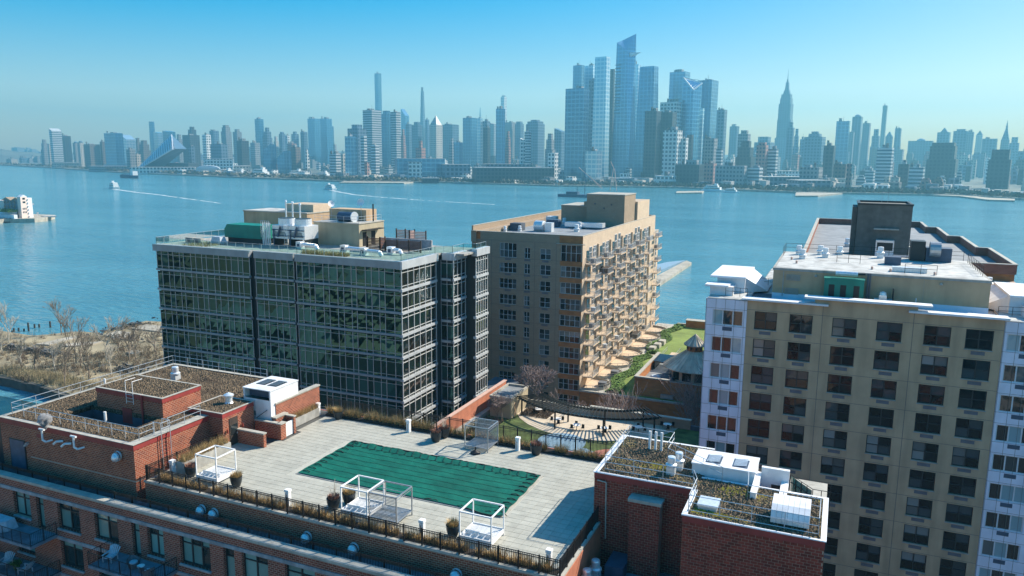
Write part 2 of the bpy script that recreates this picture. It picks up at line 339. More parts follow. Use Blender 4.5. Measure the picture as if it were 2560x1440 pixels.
def window_y(parent, x0, x1, z0, z1, y, frame, glassm, cols=2, rows=(0.5,), fw=0.07, cache={}, name='window', split=True):
    """a window in a Y plane: frame part, its panes as sub-parts; alike windows share their meshes"""
    vr = random.choice((0, 0, 0, 1, 1, 2, 3)) if glassm in ('room_glass', 'bay_glass') else 0
    key = (round(x1 - x0, 2), round(z1 - z0, 2), frame, glassm, cols, rows, fw, vr)
    w, h = x1 - x0, z1 - z0
    if key not in cache:
        f = MB(); f.box(0, w, 0, 0.09, 0, fw).box(0, w, 0, 0.09, h - fw, h).box(0, fw, 0, 0.09, fw, h - fw).box(w - fw, w, 0, 0.09, fw, h - fw)
        cw = w / cols
        for i in range(1, cols): f.box(i * cw - fw * 0.6, i * cw + fw * 0.6, -0.01, 0.088, fw, h - fw)
        zs = [0] + [r * h for r in rows] + [h]
        for r in rows: f.box(fw, w - fw, -0.015, 0.085, r * h - fw * 0.4, r * h + fw * 0.4)
        panes = []
        for i in range(cols):
            for a, b in zip(zs, zs[1:]):
                p = MB(); t = random.uniform(-0.006, 0.006)
                p.face(((i * cw + fw * .5, 0.055 + t, a + fw * .4), ((i + 1) * cw - fw * .5, 0.055 - t, a + fw * .4), ((i + 1) * cw - fw * .5, 0.055, b - fw * .4), (i * cw + fw * .5, 0.055, b - fw * .4)))
                panes.append(p.mesh('pane', 'curtain_glass' if (vr == 2 and b == zs[-1]) or (vr == 3 and i == 0) else glassm))
        cache[key] = (f.mesh('window', frame), panes)
    fm, panes = cache[key]
    o = put(name, fm, parent, (x0, y, z0))
    for p in panes: put('pane', p, o, (x0, y, z0))
    return o

def railing(mb, pts, h=1.0, rails=(1.0, 0.55), r=0.022, step=1.6, post=0.025):
    for a, b in zip(pts, pts[1:]):
        a, b = Vector(a), Vector(b); d = (b - a).length; k = max(1, round(d / step))
        for q in rails: mb.tube(a + Vector((0, 0, h * q)), b + Vector((0, 0, h * q)), r, 5)
        for i in range(k + 1):
            p = a.lerp(b, i / k); mb.tube(p, p + Vector((0, 0, h)), post, 5)
def picket_fence(parent, pts, z, h=1.2, step=1.28, pick=0.115, mat='black_metal', pw=0.028):
    rails = MB(); pk = MB()
    for a, b in zip(pts, pts[1:]):
        a, b = Vector((*a, z)), Vector((*b, z)); d = (b - a).length; k = max(1, round(d / step))
        for q in (0.97, 0.86, 0.12): rails.bar(a + Vector((0, 0, h * q)), b + Vector((0, 0, h * q)), 0.04, 0.04)
        for i in range(k + 1):
            p = a.lerp(b, i / k); m = MB().box(p.x - .04, p.x + .04, p.y - .04, p.y + .04, z - 0.25, z + h * 1.03); m.build('post', mat, parent)
        n = int(d / pick)
        for i in range(n):
            p = a.lerp(b, (i + .5) / n); pk.box(p.x - pw / 2, p.x + pw / 2, p.y - pw / 2, p.y + pw / 2, z + h * .1, z + h * .95, skip='tb')
    rails.build('rail', mat, parent); pk.build('pickets', mat, parent, kind='stuff')

# ================================================================ ground and water
def poly_sheet(name, pts, z, mat, thick=0, **k):
    m = MB()
    if thick: m.prism(pts, z - thick, z)
    else: m.face([(x, y, z) for x, y in pts])
    o = m.build(name, mat); o['kind'] = 'structure'
    return o
def water_mat():
    m, n, b = nodes('river_water'); b.inputs['Roughness'].default_value = 0.12; b.inputs['IOR'].default_value = 1.33; b.inputs['Specular IOR Level'].default_value = 0.5
    g = N(n, 'ShaderNodeNewGeometry').outputs['Position']
    def noise(sc, rot, vec, det=3):
        mp = N(n, 'ShaderNodeMapping'); mp.inputs['Scale'].default_value = sc; mp.inputs['Rotation'].default_value = (0, 0, rot); L(n, g, mp.inputs[0])
        t = N(n, 'ShaderNodeTexNoise'); t.inputs['Scale'].default_value = 1; t.inputs['Detail'].default_value = det; L(n, mp.outputs[0], t.inputs['Vector']); return t.outputs['Fac']
    big = noise((0.0025, 0.008, 1), 0.35, g, 4); fine = noise((0.12, 0.38, 1), 0.35, g, 4); mid = noise((0.02, 0.05, 1), 0.5, g, 3)
    streak = noise((0.006, 0.03, 1), 0.42, g, 5)
    L(n, mixc(n, 1.0, ramp(n, streak, [(0.35, (.86, .9, .92)), (0.65, (1.1, 1.06, 1.04))]), ramp(n, big, [(0.3, (0.06, 0.20, 0.255)), (0.7, (0.11, 0.30, 0.365))]), 'MULTIPLY'), b.inputs['Base Color'])
    h = mth(n, 'ADD', mth(n, 'MULTIPLY', fine, 1.5), mth(n, 'MULTIPLY', mid, 1.6))
    bp = N(n, 'ShaderNodeBump'); bp.inputs['Strength'].default_value = 0.85; bp.inputs['Distance'].default_value = 1.0; L(n, h, bp.inputs['Height']); L(n, bp.outputs[0], b.inputs['Normal'])
    return m
water_mat()
poly_sheet('river_water', [(-6300, -420), (3300, -420), (3300, 6100), (-6300, 6100)], 0.0, 'river_water')
plain('lagoon_water', (0.012, 0.035, 0.03), 0.12, var=.4, scale=.15, bump=.3, bscale=1.2)
poly_sheet('lagoon_water', [(-420, 71), (-110, 71), (-110, 117.2), (-300, 117.2), (-420, 116)], 0.05, 'lagoon_water')
plain('ground_earth', (0.30, 0.25, 0.16), 0.95, var=0.35, scale=0.08, bump=0.5, bscale=2)
# Hoboken side: land under the blocks, stepping back to the left where the lagoon and the overgrown pier are
poly_sheet('ground', [(-1500, -400), (400, -400), (400, 196), (-36, 196), (-110, 196), (-110, 112), (-150, 112), (-150, 70), (-1500, 70)], 3.0, 'asphalt', 8)
pier_pts = [(-330, 118), (-290, 119), (-202, 124.5), (-181, 123), (-150, 118), (-109.5, 118), (-109.5, 196), (-213.98, 189.96), (-220.27, 188.61), (-219.9, 181), (-220.4, 176.9), (-219.8, 171.5), (-216.6, 168.5), (-222.1, 168.6), (-227.6, 166.9), (-231.3, 160.6), (-234.4, 157.3), (-243.6, 157.4), (-250.9, 157.6), (-300, 158), (-330, 150)]
poly_sheet('scrub_ground', pier_pts, 2.2, 'ground_earth', 5)
m = MB()
for i, (a, b) in enumerate([((-330, 117.2), (-290, 118.2)), ((-290, 118.2), (-202, 123.9)), ((-202, 123.9), (-181, 122.4)), ((-181, 122.4), (-150, 117.4)), ((-150, 117.4), (-112, 117.4))]):
    L_ = math.hypot(b[0] - a[0], b[1] - a[1]); n_ = max(2, int(L_ / 2.4))
    for k in range(n_):
        x0 = a[0] + (b[0] - a[0]) * k / n_; x1 = a[0] + (b[0] - a[0]) * (k + 1) / n_ - .06; y = a[1] + (b[1] - a[1]) * (k + .5) / n_
        m.box(x0, x1, y - .5 + random.uniform(-.12, .12), y + .55, -1.5, 2.25 + random.uniform(-.25, .12))
m.build('sea_wall', 'shore_stone')['kind'] = 'structure'

# ================================================================ the brick building with the roof pool
DZ = 36.0
B = thing('brick_building', 'nearest red brick apartment building carrying the roof pool deck', 'building', (-30, 42, 3))
# lower facade towards the camera
holes, wins, lows = [], [], []
TOPW = [(-66.2, -64.0, 31.8, 2), (-62.3, -61.4, 31.3, 1), (-58.15, -56.2, 31.8, 2), (-55.5, -54.65, 31.25, 1), (-53.1, -50.7, 31.75, 2), (-49.1, -46.7, 31.78, 2), (-45.3, -44.5, 31.25, 1), (-43.75, -42.2, 31.68, 2), (-40.65, -37.9, 31.75, 3), (-36.7, -35.75, 31.3, 1), (-35.1, -32.9, 31.75, 2), (-31.5, -29.1, 31.75, 2), (-26.3, -23.6, 31.75, 3), (-21.5, -19.2, 31.75, 2), (-16.9, -14.6, 31.75, 2)]
for fl in range(3):
    dz = -3.08 * fl
    for i, (a, b, c, k) in enumerate(TOPW):
        if fl > 0 and k == 1 and i % 2: continue
        holes.append((a, b, c + dz, 33.85 + dz)); wins.append((a, b, c + dz, 33.85 + dz, k))
m = MB(); wall_y(m, -74, -5, 22.0, 34.75, 36.2, holes, 0.32, 0, 0)
m.box(-74, -5, 36.5, 36.6, 22, 34.7, skip='t').box(-74, -5, 36.6, 38.2, 22, 34.05)
m.box(-73.8, -5.2, 38.25, 56.5, 3, 34.0, skip='t')
m.box(-74, -5, 36.2, 38.2, 3, 22, skip='')
fw_ = m.build('facade_wall', 'brick_facade', B)
for a, b, c, d, k in wins: window_y(B, a, b, c, d, 36.42, 'dark_frame', 'blind_glass', cols=k, rows=(0.72,), fw=0.085)
m = MB()
for fl in range(3):
    z = 33.86 - 3.08 * fl; MB().box(-74, -5, 36.12, 36.26, z, z + 0.26).build('lintel_band', 'lintel_stone', B)
for a, b, c, d, k in wins:
    if k > 1: MB().box(a - .05, b + .05, 36.08, 36.4, c - .14, c - .003).build('sill', 'lintel_stone', B)
x = -74.0
while x < -5:
    MB().box(x, x + 1.78, 36.1, 36.72, 34.75 + random.uniform(-.004, .004), 34.95).build('coping_slab', 'coping_stone', B); x += 1.8
m = MB(); m.box(-74, -5, 36.72, 38.2, 33.9, 34.3); m.build('terrace_floor', 'terrace_floor', B)
# deck body, band and pavers
m = MB(); m.box(-46.0, -13.3, 38.2, 57.0, 30, 35.925, skip='t'); m.box(-46.0, -13.3, 57.0, 57.2, 10, 35.9)
m.build('deck_wall', 'brick_left', B)
m = MB(); m.box(-46.05, -13.25, 38.14, 38.5, 35.93, 36.06).box(-13.6, -13.24, 38.5, 46, 35.93, 36.06).box(-46.05, -45.7, 38.5, 46, 35.93, 36.06); m.build('deck_edge', 'coping_stone', B)
MB().box(-13.3, -13.2, 38.25, 46, 33, 35.92).build('side_wall', 'orange_wall', B)
m = MB(); m.box(-45.7, -13.6, 38.5, 56.95, 35.6, 35.93); m.build('deck_bed', 'paver_joint', B)
PX0, PX1, PY0, PY1 = -30.45, -16.5, 36.85 + 4, 42.5 + 5   # replaced below
PX0, PX1, PY0, PY1 = -36.4, -19.7, 44.1, 50.95
POOL = [at_z(752, 1182, DZ), at_z(1262, 1290, DZ), at_z(1337, 1192, DZ), at_z(885, 1107, DZ)]
PX0 = (POOL[0].x + POOL[3].x) / 2; PX1 = (POOL[1].x + POOL[2].x) / 2; PY0 = (POOL[0].y + POOL[1].y) / 2; PY1 = (POOL[2].y + POOL[3].y) / 2
pv = MB().box(0.008, 0.592, 0.015, 0.585, 0, 0.068, skip='b').mesh('paver', 'paver')
cells = []
y = 39.3
while y < 55.4:
    x = -45.7
    while x < -13.9:
        if not (x + .6 > PX0 - .3 and x < PX1 + .3 and y + .6 > PY0 - .3 and y < PY1 + .3) and not (x < -43.2 and y > 46.8) and not (x < -42.3 and 48.9 < y < 51.1) and not (y < 39.2):
            cells.append((x, y))
        x += 0.6
    y += 0.6
cells.sort(key=lambda c: math.hypot(c[0] + 2, c[1] - 0))
for x, y in cells[:300]: put('paver', pv, B, (x, y, 35.932))
m = MB()
for x, y in cells[300:]: m.box(x + .008, x + .592, y + .015, y + .585, 35.93, 36.0 + random.uniform(-.002, .002), skip='b')
m.build('paver_field', 'paver', B, kind='stuff')
# pool: coping, sagging cover, straps
m = MB(); g = 0.28
m.box(PX0 - g, PX1 + g, PY0 - g, PY0, 35.93, 36.03).box(PX0 - g, PX1 + g, PY1, PY1 + g, 35.93, 36.03).box(PX0 - g, PX0, PY0, PY1, 35.93, 36.03).box(PX1, PX1 + g, PY0, PY1, 35.93, 36.03)
m.build('pool_coping', 'coping_stone', B)
m = MB(); e_ = 1.0; m.box(PX0 - e_, PX1 + e_, PY0 - e_, PY0 - g - .01, 35.93, 35.985).box(PX0 - e_, PX1 + e_, PY1 + g + .01, PY1 + e_, 35.93, 35.985).box(PX0 - e_, PX0 - g - .01, PY0 - g, PY1 + g, 35.93, 35.985).box(PX1 + g + .01, PX1 + e_, PY0 - g, PY1 + g, 35.93, 35.985); m.build('pool_surround', 'paver', B)
mt, n, b = nodes('pool_cover'); b.inputs['Roughness'].default_value = 0.7; b.inputs['Specular IOR Level'].default_value = 0.2
g_ = N(n, 'ShaderNodeNewGeometry').outputs['Position']; t = N(n, 'ShaderNodeTexNoise'); t.inputs['Scale'].default_value = 0.5; t.inputs['Detail'].default_value = 6; L(n, g_, t.inputs['Vector'])
L(n, ramp(n, t.outputs['Fac'], [(0.3, (0.001, 0.075, 0.054)), (0.7, (0.002, 0.13, 0.092))]), b.inputs['Base Color'])
t2 = N(n, 'ShaderNodeTexNoise'); t2.inputs['Scale'].default_value = 2.2; t2.inputs['Detail'].default_value = 5; L(n, g_, t2.inputs['Vector'])
bp = N(n, 'ShaderNodeBump'); bp.inputs['Strength'].default_value = 0.5; bp.inputs['Distance'].default_value = 0.12; L(n, t2.outputs['Fac'], bp.inputs['Height']); L(n, bp.outputs[0], b.inputs['Normal'])
cov = thing('pool_cover', 'dark green winter cover laced over the swimming pool', 'pool cover', ((PX0 + PX1) / 2, (PY0 + PY1) / 2, 36.0))
m = MB(); nx, ny = 66, 28
def cz(u, v):
    e = min(u, 1 - u, v, 1 - v)
    return 36.10 - 0.07 * min(1, e * 7) + 0.03 * math.sin(u * 47 + v * 9) * math.sin(v * 21) * (1 - e) + (0.07 if v > .93 else 0) * abs(math.sin(u * 40))
def cxy(u, v):
    ov = 0.16
    s = (0.04 * math.sin(u * 55) * (1 if v > .96 else 0)); s2 = 0.04 * math.sin(v * 25) * (1 if (u < .02 or u > .98) else 0)
    sag = -0.35 * math.exp(-((u - 0.93) / 0.07) ** 2) * (1 if v < .02 else 0)
    return PX0 - ov + u * (PX1 - PX0 + 2 * ov) + s2, PY0 - ov + v * (PY1 - PY0 + 2 * ov) + s + sag
i0 = 0
for j in range(ny + 1):
    for i in range(nx + 1): u, v = i / nx, j / ny; X, Y = cxy(u, v); m.v.append((X, Y, cz(u, v)))
for j in range(ny):
    for i in range(nx): a = j * (nx + 1) + i; m.f.append((a, a + 1, a + nx + 2, a + nx + 1)); m.m.append(0)
m.build('cover_sheet', 'pool_cover', cov, smooth=True)
for j in range(1, 9):
    v = j / 9; pts = [(*cxy(u / 30, v), cz(u / 30, v) + 0.02) for u in range(31)]
    MB().path(pts, 0.010, 4).build('strap', 'rope', cov)
m = MB()
for k in range(24):
    u = (k + .5) / 24; m.path([(*cxy(u, .985), cz(u, .985) + .03), (*cxy(u + .006, .94), cz(u, .94) + .05), (*cxy(u + .012, .90), cz(u, .9) + .03), (*cxy(u - .012, .86), cz(u, .86) + .03)], 0.018, 4)
for k in range(10):
    v = (k + .5) / 10
    for e in (0.01, 0.955): m.path([(*cxy(e, v), cz(e, v) + .04), (*cxy(e + .02, v + .012), cz(e, v) + .08), (*cxy(e + .04, v), cz(e, v) + .03)], 0.035, 4)
pts = [(*cxy(u / 60, .995), 36.09 + .05 * abs(math.sin(u * 1.7))) for u in range(61)]; m.path(pts, 0.05, 5)
pts = [(*cxy(u / 60, .003), 36.07 + .03 * abs(math.sin(u * 1.7))) for u in range(50, 61)]; m.path(pts, 0.04, 5)
for k in range(6): a = random.uniform(.6, 1); p = cxy(a, .02); m.path([(p[0], p[1] - .1, 36.1), (p[0] + .3, p[1] + .05, 36.12), (p[0] + .5, p[1] - .1, 36.08)], .025, 4)
m.build('lacing', 'rope', cov, kind='stuff')

# fences round the deck
f1 = thing('picket_fence', 'black picket fence along the near edge of the pool deck', 'fence', (-29, 38.2, 36)); picket_fence(f1, [(-45.9, 38.3), (-13.35, 38.3)], 36.05, 1.15)
f2 = thing('picket_fence', 'black picket fence down the right end of the pool deck', 'fence', (-13.4, 42, 36)); picket_fence(f2, [(-13.4, 38.42), (-13.4, 45.8)], 36.05, 1.15)
f3 = thing('picket_fence', 'black picket fence behind the far planting strip of the pool deck', 'fence', (-29, 56.8, 36)); picket_fence(f3, [(-43.3, 56.75), (-13.5, 56.75)], 36.0, 1.35)
f4 = thing('picket_fence', 'short black picket fence between the stair tower and the near left deck corner', 'fence', (-45.9, 42, 36)); picket_fence(f4, [(-45.9, 38.42), (-45.9, 45.3)], 36.05, 1.15)
f5 = thing('picket_fence', 'low black fence inside the long street parapet below the deck', 'fence', (-40, 37, 34.3)); picket_fence(f5, [(-73, 37.0), (-13.6, 37.0)], 34.35, 1.0, 1.8)
# planting strips
for (x0, x1, y0, y1, nm, lb, n, h) in ((-45.6, -13.7, 38.55, 39.15, 'dry_grass', 'tawny dry grass growing behind the near picket fence', 9000, .75), (-43, -13.7, 55.95, 56.6, 'dry_grass', 'tawny dry grass along the far edge of the pool deck', 9000, .8)):
    MB().box(x0, x1, y0 - .08, y1 + .06, 35.93, 36.07).build('planting_soil', 'mulch', B)
    m = MB(); x = x0 + .2
    while x < x1 - .3:
        if random.random() < .9:
            r = random.uniform(.2, .36); hh = h * random.uniform(.6, 1.15) * (1.35 if (y0 > 50 and x < -31) else 1)
            for _ in range(130):
                a = random.uniform(0, 2 * PI); q = r * random.random() ** .5 * .5; cx_, cy_ = x + q * math.cos(a), (y0 + y1) / 2 + q * .7 * math.sin(a) + random.uniform(-.12, .12)
                l = random.uniform(.15, .65) * hh; z2 = 36.05 + hh * random.uniform(.55, 1.0); b2 = a + random.gauss(0, .5)
                w = .014; m.face(((cx_ - w * math.sin(b2), cy_ + w * math.cos(b2), 36.03), (cx_ + w * math.sin(b2), cy_ - w * math.cos(b2), 36.03), (cx_ + l * math.cos(b2), cy_ + l * math.sin(b2), z2)))
        x += random.uniform(.32, .55)
    o = m.build('dry_grass', nm); o['kind'] = 'stuff'; tag(o, lb, 'grass')
m = MB().blades(-43, -13.9, 55.98, 56.5, 36.0, 1500, .4, .02)
# loungers' frames: four post cabanas
def cabana(x0, y0, x1, y1, label, mat, slat_side=None, bed=True, open_base=False):
    t = thing('cabana', label, 'daybed', ((x0 + x1) / 2, (y0 + y1) / 2, 36.0), 'cabana daybeds on the pool deck')
    w = .075
    for (x, y) in ((x0, y0), (x1, y0), (x0, y1), (x1, y1)):
        MB().box(x - w / 2, x + w / 2, y - w / 2, y + w / 2, 36.0, 38.0).build('post', mat, t)
    m = MB(); s = w / 2 + .002
    for a, b in (((x0, y0), (x1, y0)), ((x1, y0), (x1, y1)), ((x0, y1), (x1, y1)), ((x0, y0), (x0, y1))): m.bar((*a, 38.04), (*b, 38.04), .085, .08)
    m.build('top_frame', mat, t)
    if open_base:
        m = MB(); m.bar((x0, (y0 + y1) / 2, 38.03), (x1, (y0 + y1) / 2, 38.03), .035, .035); m.bar((x1, y0, 37.85), (x1, y1, 37.85), .035, .035); m.build('cross_rail', mat, t)
    m = MB(); z = 36.32
    for a, b in (((x0, y0), (x1, y0)), ((x1, y0), (x1, y1)), ((x0, y1), (x1, y1)), ((x0, y0), (x0, y1))):
        m.bar((*a, z), (*b, z), .05, .30 if bed else .06)
    m.build('bed_frame', mat, t)
    k = 13
    for i in range(k):
        yy = y0 + .12 + (y1 - y0 - .24) * i / (k - 1); MB().box(x0 + .04, x1 - .04, yy - .04, yy + .04, 36.36 if bed else 36.30, 36.39 if bed else 36.33).build('slat', mat, t)
    if bed:
        m = MB()
        for i in range(5):
            xx = x0 + .2 + i * (x1 - x0 - .4) / 4; m.bar((xx, y0 + .1, 36.45), (xx + .12, y0 + .5, 36.62), .05, .03)
        m.box(x0 + .15, x1 - .15, y0 + .45, y0 + .5, 36.4, 36.66); m.build('backrest', mat, t)
    if slat_side:
        ys = y0 if slat_side == 'near' else y1
        for i in range(17):
            z = 36.35 + i * .098; MB().box(x0 + .04, x1 - .04, ys - .012, ys + .012, z, z + .035).build('screen_slat', mat, t)
    return t
cabana(-42.6 + .0, 39.9, -40.65, 41.85, 'white four post daybed at the near left corner of the deck', 'white_paint')
cabana(-29.5, 39.7, -27.45, 41.75, 'white daybed joined to a slatted cage beside the pool', 'white_paint')
cabana(-27.3, 39.75, -25.2, 41.7, 'grey slat-sided cage cabana on the near side of the pool', 'grey_metal', 'near', False, True)
cabana(-20.6, 39.8, -18.42, 41.7, 'white daybed standing alone near the right end of the pool', 'white_paint')
cabana(-27.3, 53.75, -25.22, 55.75, 'grey slatted cage cabana across the pool by the far fence', 'grey_metal', 'far', False, True)
for (x, y, lb) in ((-45.1, 40.0, 'white deck bollard beside the grey planter at the near left corner'), (-33.8, 39.5, 'white deck bollard left of the joined daybeds by the near fence'), (-23.1, 39.45, 'white deck bollard between the slatted cage and the lone daybed'), (-14.4, 39.3, 'white deck bollard in the near right corner of the deck'), (-33.58, 55.2, 'white deck bollard on the far side left of the slatted cage'), (-23.2, 55.3, 'white deck bollard on the far side between the cage and the round pot'), (-43.6, 55.6, 'white deck bollard at the far left end of the planter')):
    t = thing('bollard_light', lb, 'bollard', (x, y, 36), 'white bollards round the pool deck')
    MB().box(x - .15, x + .15, y - .15, y + .15, 36, 36.9).build('shaft', 'white_paint', t)
    MB().box(x - .11, x + .11, y - .11, y + .11, 36.9, 36.96).box(x - .18, x + .18, y - .18, y + .18, 36.96, 37.14).build('cap', 'white_paint', t)
    MB().box(x - .10, x + .02, y - .155, y - .149, 36.1, 36.8).build('access_plate', 'grey_metal', t)
def pot(x, y, label, kind='grass', r=.42, h=.78, twig=False):
    t = thing('plant_pot', label, 'plant pot', (x, y, 36), 'dark glazed pots on the pool deck')
    MB().lathe(x, y, [(0, 36.0), (r * .62, 36.0), (r * .85, 36.25), (r * 1.0, 36.5), (r * 1.04, 36.0 + h * .9), (r * 1.08, 36 + h), (r * .96, 36 + h), (r * .94, 36 + h - .06), (0, 36 + h - .06)], 20).build('pot', 'pot_glaze', t, smooth=True)
    m = MB()
    for _ in range(420 if kind == 'grass' else 300):
        a = random.uniform(0, 2 * PI); q = random.random() ** .5 * r * .85; X, Y = x + q * math.cos(a), y + q * math.sin(a); hh = random.uniform(.2, .6) if kind == 'grass' else random.uniform(.1, .32)
        l = random.uniform(.1, .5) * hh * 1.5; b2 = a + random.gauss(0, .6); w = .015 if kind == 'grass' else .04
        m.face(((X - w * math.sin(b2), Y + w * math.cos(b2), 36 + h - .06), (X + w * math.sin(b2), Y - w * math.cos(b2), 36 + h - .06), (X + l * math.cos(b2), Y + l * math.sin(b2), 36 + h + hh - (.5 * l if kind == 'grass' else 0))))
    m.build('plant', 'dry_grass' if kind == 'grass' else 'rust_bloom', t)
    if twig:
        m = MB()
        for _ in range(26): a = random.uniform(0, 2 * PI); l = random.uniform(.15, .5); m.tube((x, y, 36.7), (x + l * math.cos(a), y + l * math.sin(a), 36.7 + random.uniform(.6, 1.5)), .012, 3, r1=.004)
        m.build('twigs', 'pale_bark', t)
pot(-39.2, 40.3, 'dark pot spilling straw grass, right of the corner daybed'); pot(-43.6, 40.3, 'dark pot of rusty dead bloom, left of the corner daybed', 'bloom')
pot(-30.55, 40.25, 'dark pot with a bare twiggy shrub, left of the joined daybeds', 'bloom', .45, .8, True); pot(-30.1, 41.4, 'dark pot of straw grass, tucked behind the twiggy pot', 'grass', .45, .8)
pot(-21.3, 40.2, 'dark pot of rusty grass touching the lone daybed', 'grass', .42, .8)
pot(-30.3, 54.2, 'front one of two bloom pots on the far side of the pool', 'bloom', .46, .85); pot(-30.1, 55.3, 'back one of two bloom pots by the far fence', 'bloom', .46, .85, True)
pot(-21.5, 55.1, 'round dark pot with orange pink bloom by the far right fence', 'bloom', .48, .85); pot(-41.2, 55.4, 'dark pot of straw grass at the far left of the deck', 'grass', .42, .75)
t = thing('parasol_base', 'dark domed parasol base beside the far slatted cage', 'parasol base', (-26.1, 53.25, 36)); MB().lathe(-26.1, 53.25, [(0, 36), (.42, 36.0), (.40, 36.1), (.2, 36.22), (.07, 36.3), (.06, 36.55), (0, 36.55)], 20).build('dome', 'black_metal', t, smooth=True)
# left planters by the stair tower
for (x0, x1, y0, y1, lb) in ((-44.95, -44.1, 40.2, 45.0, 'long grey trough planter of dry grass by the left fence'),):
    t = thing('planter', lb, 'planter', ((x0 + x1) / 2, (y0 + y1) / 2, 36)); MB().box(x0, x1, y0, y1, 36, 36.95).build('trough', 'concrete', t)
    m = MB().blades(x0 + .08, x1 - .08, y0 + .08, y1 - .08, 36.9, 1500, .75, .016, .3); m.build('grass', 'dry_grass', t)
t = thing('planter', 'long concrete planter of dry grass under the sloping brick wall', 'planter', (-43.6, 53.5, 36)); MB().box(-44.3, -43.3, 51.2, 55.4, 36, 36.75).build('trough', 'concrete', t)
MB().blades(-44.2, -43.4, 51.3, 55.3, 36.7, 1300, .75, .016, .35).build('grass', 'dry_grass', t)

# ---------------------------------------------------------------- left bulkhead, penthouse, stair tower (parts of the brick building)
def sedum(name, col1, col2, col3):
    m, n, b = nodes(name); b.inputs['Roughness'].default_value = 0.95; b.inputs['Specular IOR Level'].default_value = 0.15
    g = N(n, 'ShaderNodeNewGeometry').outputs['Position']
    a = N(n, 'ShaderNodeTexNoise'); a.inputs['Scale'].default_value = 0.55; a.inputs['Detail'].default_value = 7; a.inputs['Roughness'].default_value = 0.7; L(n, g, a.inputs['Vector'])
    v = N(n, 'ShaderNodeTexVoronoi'); v.inputs['Scale'].default_value = 6.0; L(n, g, v.inputs['Vector'])
    c = ramp(n, a.outputs['Fac'], [(0.35, col1), (0.5, col2), (0.62, col3), (0.75, col2)])
    L(n, mixc(n, 1.0, c, ramp(n, v.outputs['Distance'], [(0.05, (1.15,) * 3), (0.6, (0.35,) * 3)]), 'MULTIPLY'), b.inputs['Base Color'])
    bp = N(n, 'ShaderNodeBump'); bp.inputs['Strength'].default_value = 1.0; bp.inputs['Distance'].default_value = 0.12; bp.invert = True
    L(n, v.outputs['Distance'], bp.inputs['Height']); L(n, bp.outputs[0], b.inputs['Normal'])
sedum('sedum', (0.085, 0.06, 0.045), (0.21, 0.155, 0.10), (0.27, 0.20, 0.13)); sedum('sedum_green', (0.09, 0.065, 0.05), (0.22, 0.17, 0.12), (0.26, 0.22, 0.06))
plain('sedum_tuft', (0.23, 0.17, 0.11), 0.95, var=0.4, scale=3, island=0.65)
def tufts(x0, x1, y0, y1, z, n=900, mat='sedum_tuft', parent=None, avoid=None):
    m = MB()
    for _ in range(n):
        x, y = random.uniform(x0, x1), random.uniform(y0, y1)
        if avoid and avoid[0] < x < avoid[1] and avoid[2] < y < avoid[3]: continue
        r = random.uniform(.04, .13); a = random.uniform(0, 2)
        p = [(x + r * math.cos(a + k * 2.1), y + r * math.sin(a + k * 2.1), z - .01) for k in range(3)]; q = (x + random.uniform(-.03, .03), y + random.uniform(-.03, .03), z + r * random.uniform(.5, 1.1))
        for k in range(3): m.face((p[k], p[(k + 1) % 3], q))
    m.build('sedum_mat', mat, parent, kind='stuff')
RZ = 38.65
PIT = (-57.9, -46.95 - 3.0, 41.0, 43.45)
m = MB()
m.box(-62.0, -46.9, 38.2, 38.45, 34.0, RZ - .42, skip='t').box(-47.15, -46.9, 38.45, 50.0, 30.0, RZ - .42, skip='t').box(-62.0, -61.75, 38.45, 56, 20, RZ - .42).box(-62, -46.9, 55.8, 56.05, 20, RZ - .42)
bulk = m.build('bulkhead_wall', 'brick_left', B)
m = MB(); z0, z1 = RZ - .42, RZ
m.box(-62.03, -46.87, 38.17, 38.45, z0, z1).box(-47.15, -46.87, 38.45, 50, z0, z1).box(-62.03, -61.75, 38.45, 56.08, z0, z1).box(-61.75, -46.87, 55.8, 56.08, z0, z1)
m.build('red_fascia', 'red_fascia', B)
m = MB()
m.box(-62.1, -46.8, 38.1, 38.5, z1, z1 + .035).box(-47.6, -46.8, 38.5, 50, z1, z1 + .035).box(-62.1, -61.7, 38.5, 56.1, z1, z1 + .035).box(-61.7, -46.8, 55.7, 56.1, z1, z1 + .035)
m.build('roof_edge', 'coping_stone', B)
m = MB(); a, b, c, d = PIT
m.box(-61.7, a, 38.5, 55.7, z0, z1 - .04).box(a, -47.6, 38.5, c, z0, z1 - .04).box(b, -47.6, c, 55.7, z0, z1 - .04).box(a, b, d, 55.7, z0, z1 - .04)
m.build('planted_roof', 'sedum', B)
tufts(-61.6, -47.7, 38.6, 55.5, z1 - .04, 5200, parent=B, avoid=(a - .1, b + .1, c - .1, 50))
m = MB(); m.box(a - .02, b + .02, c - .02, d, 36.0, 36.1).box(a - .1, a, c, d, 36, z0).box(b, b + .1, c, d, 36, z0).box(a, b, c - .1, c, 36, z0).box(a, b, d, d + .05, 36, z0); m.build('pit_lining', 'dark_roof', B)
m = MB().tube((-53.9, 41.5, 36.1), (-53.9, 41.5, 39.2), .11, 8); m.build('pit_pipe', 'white_paint', B)
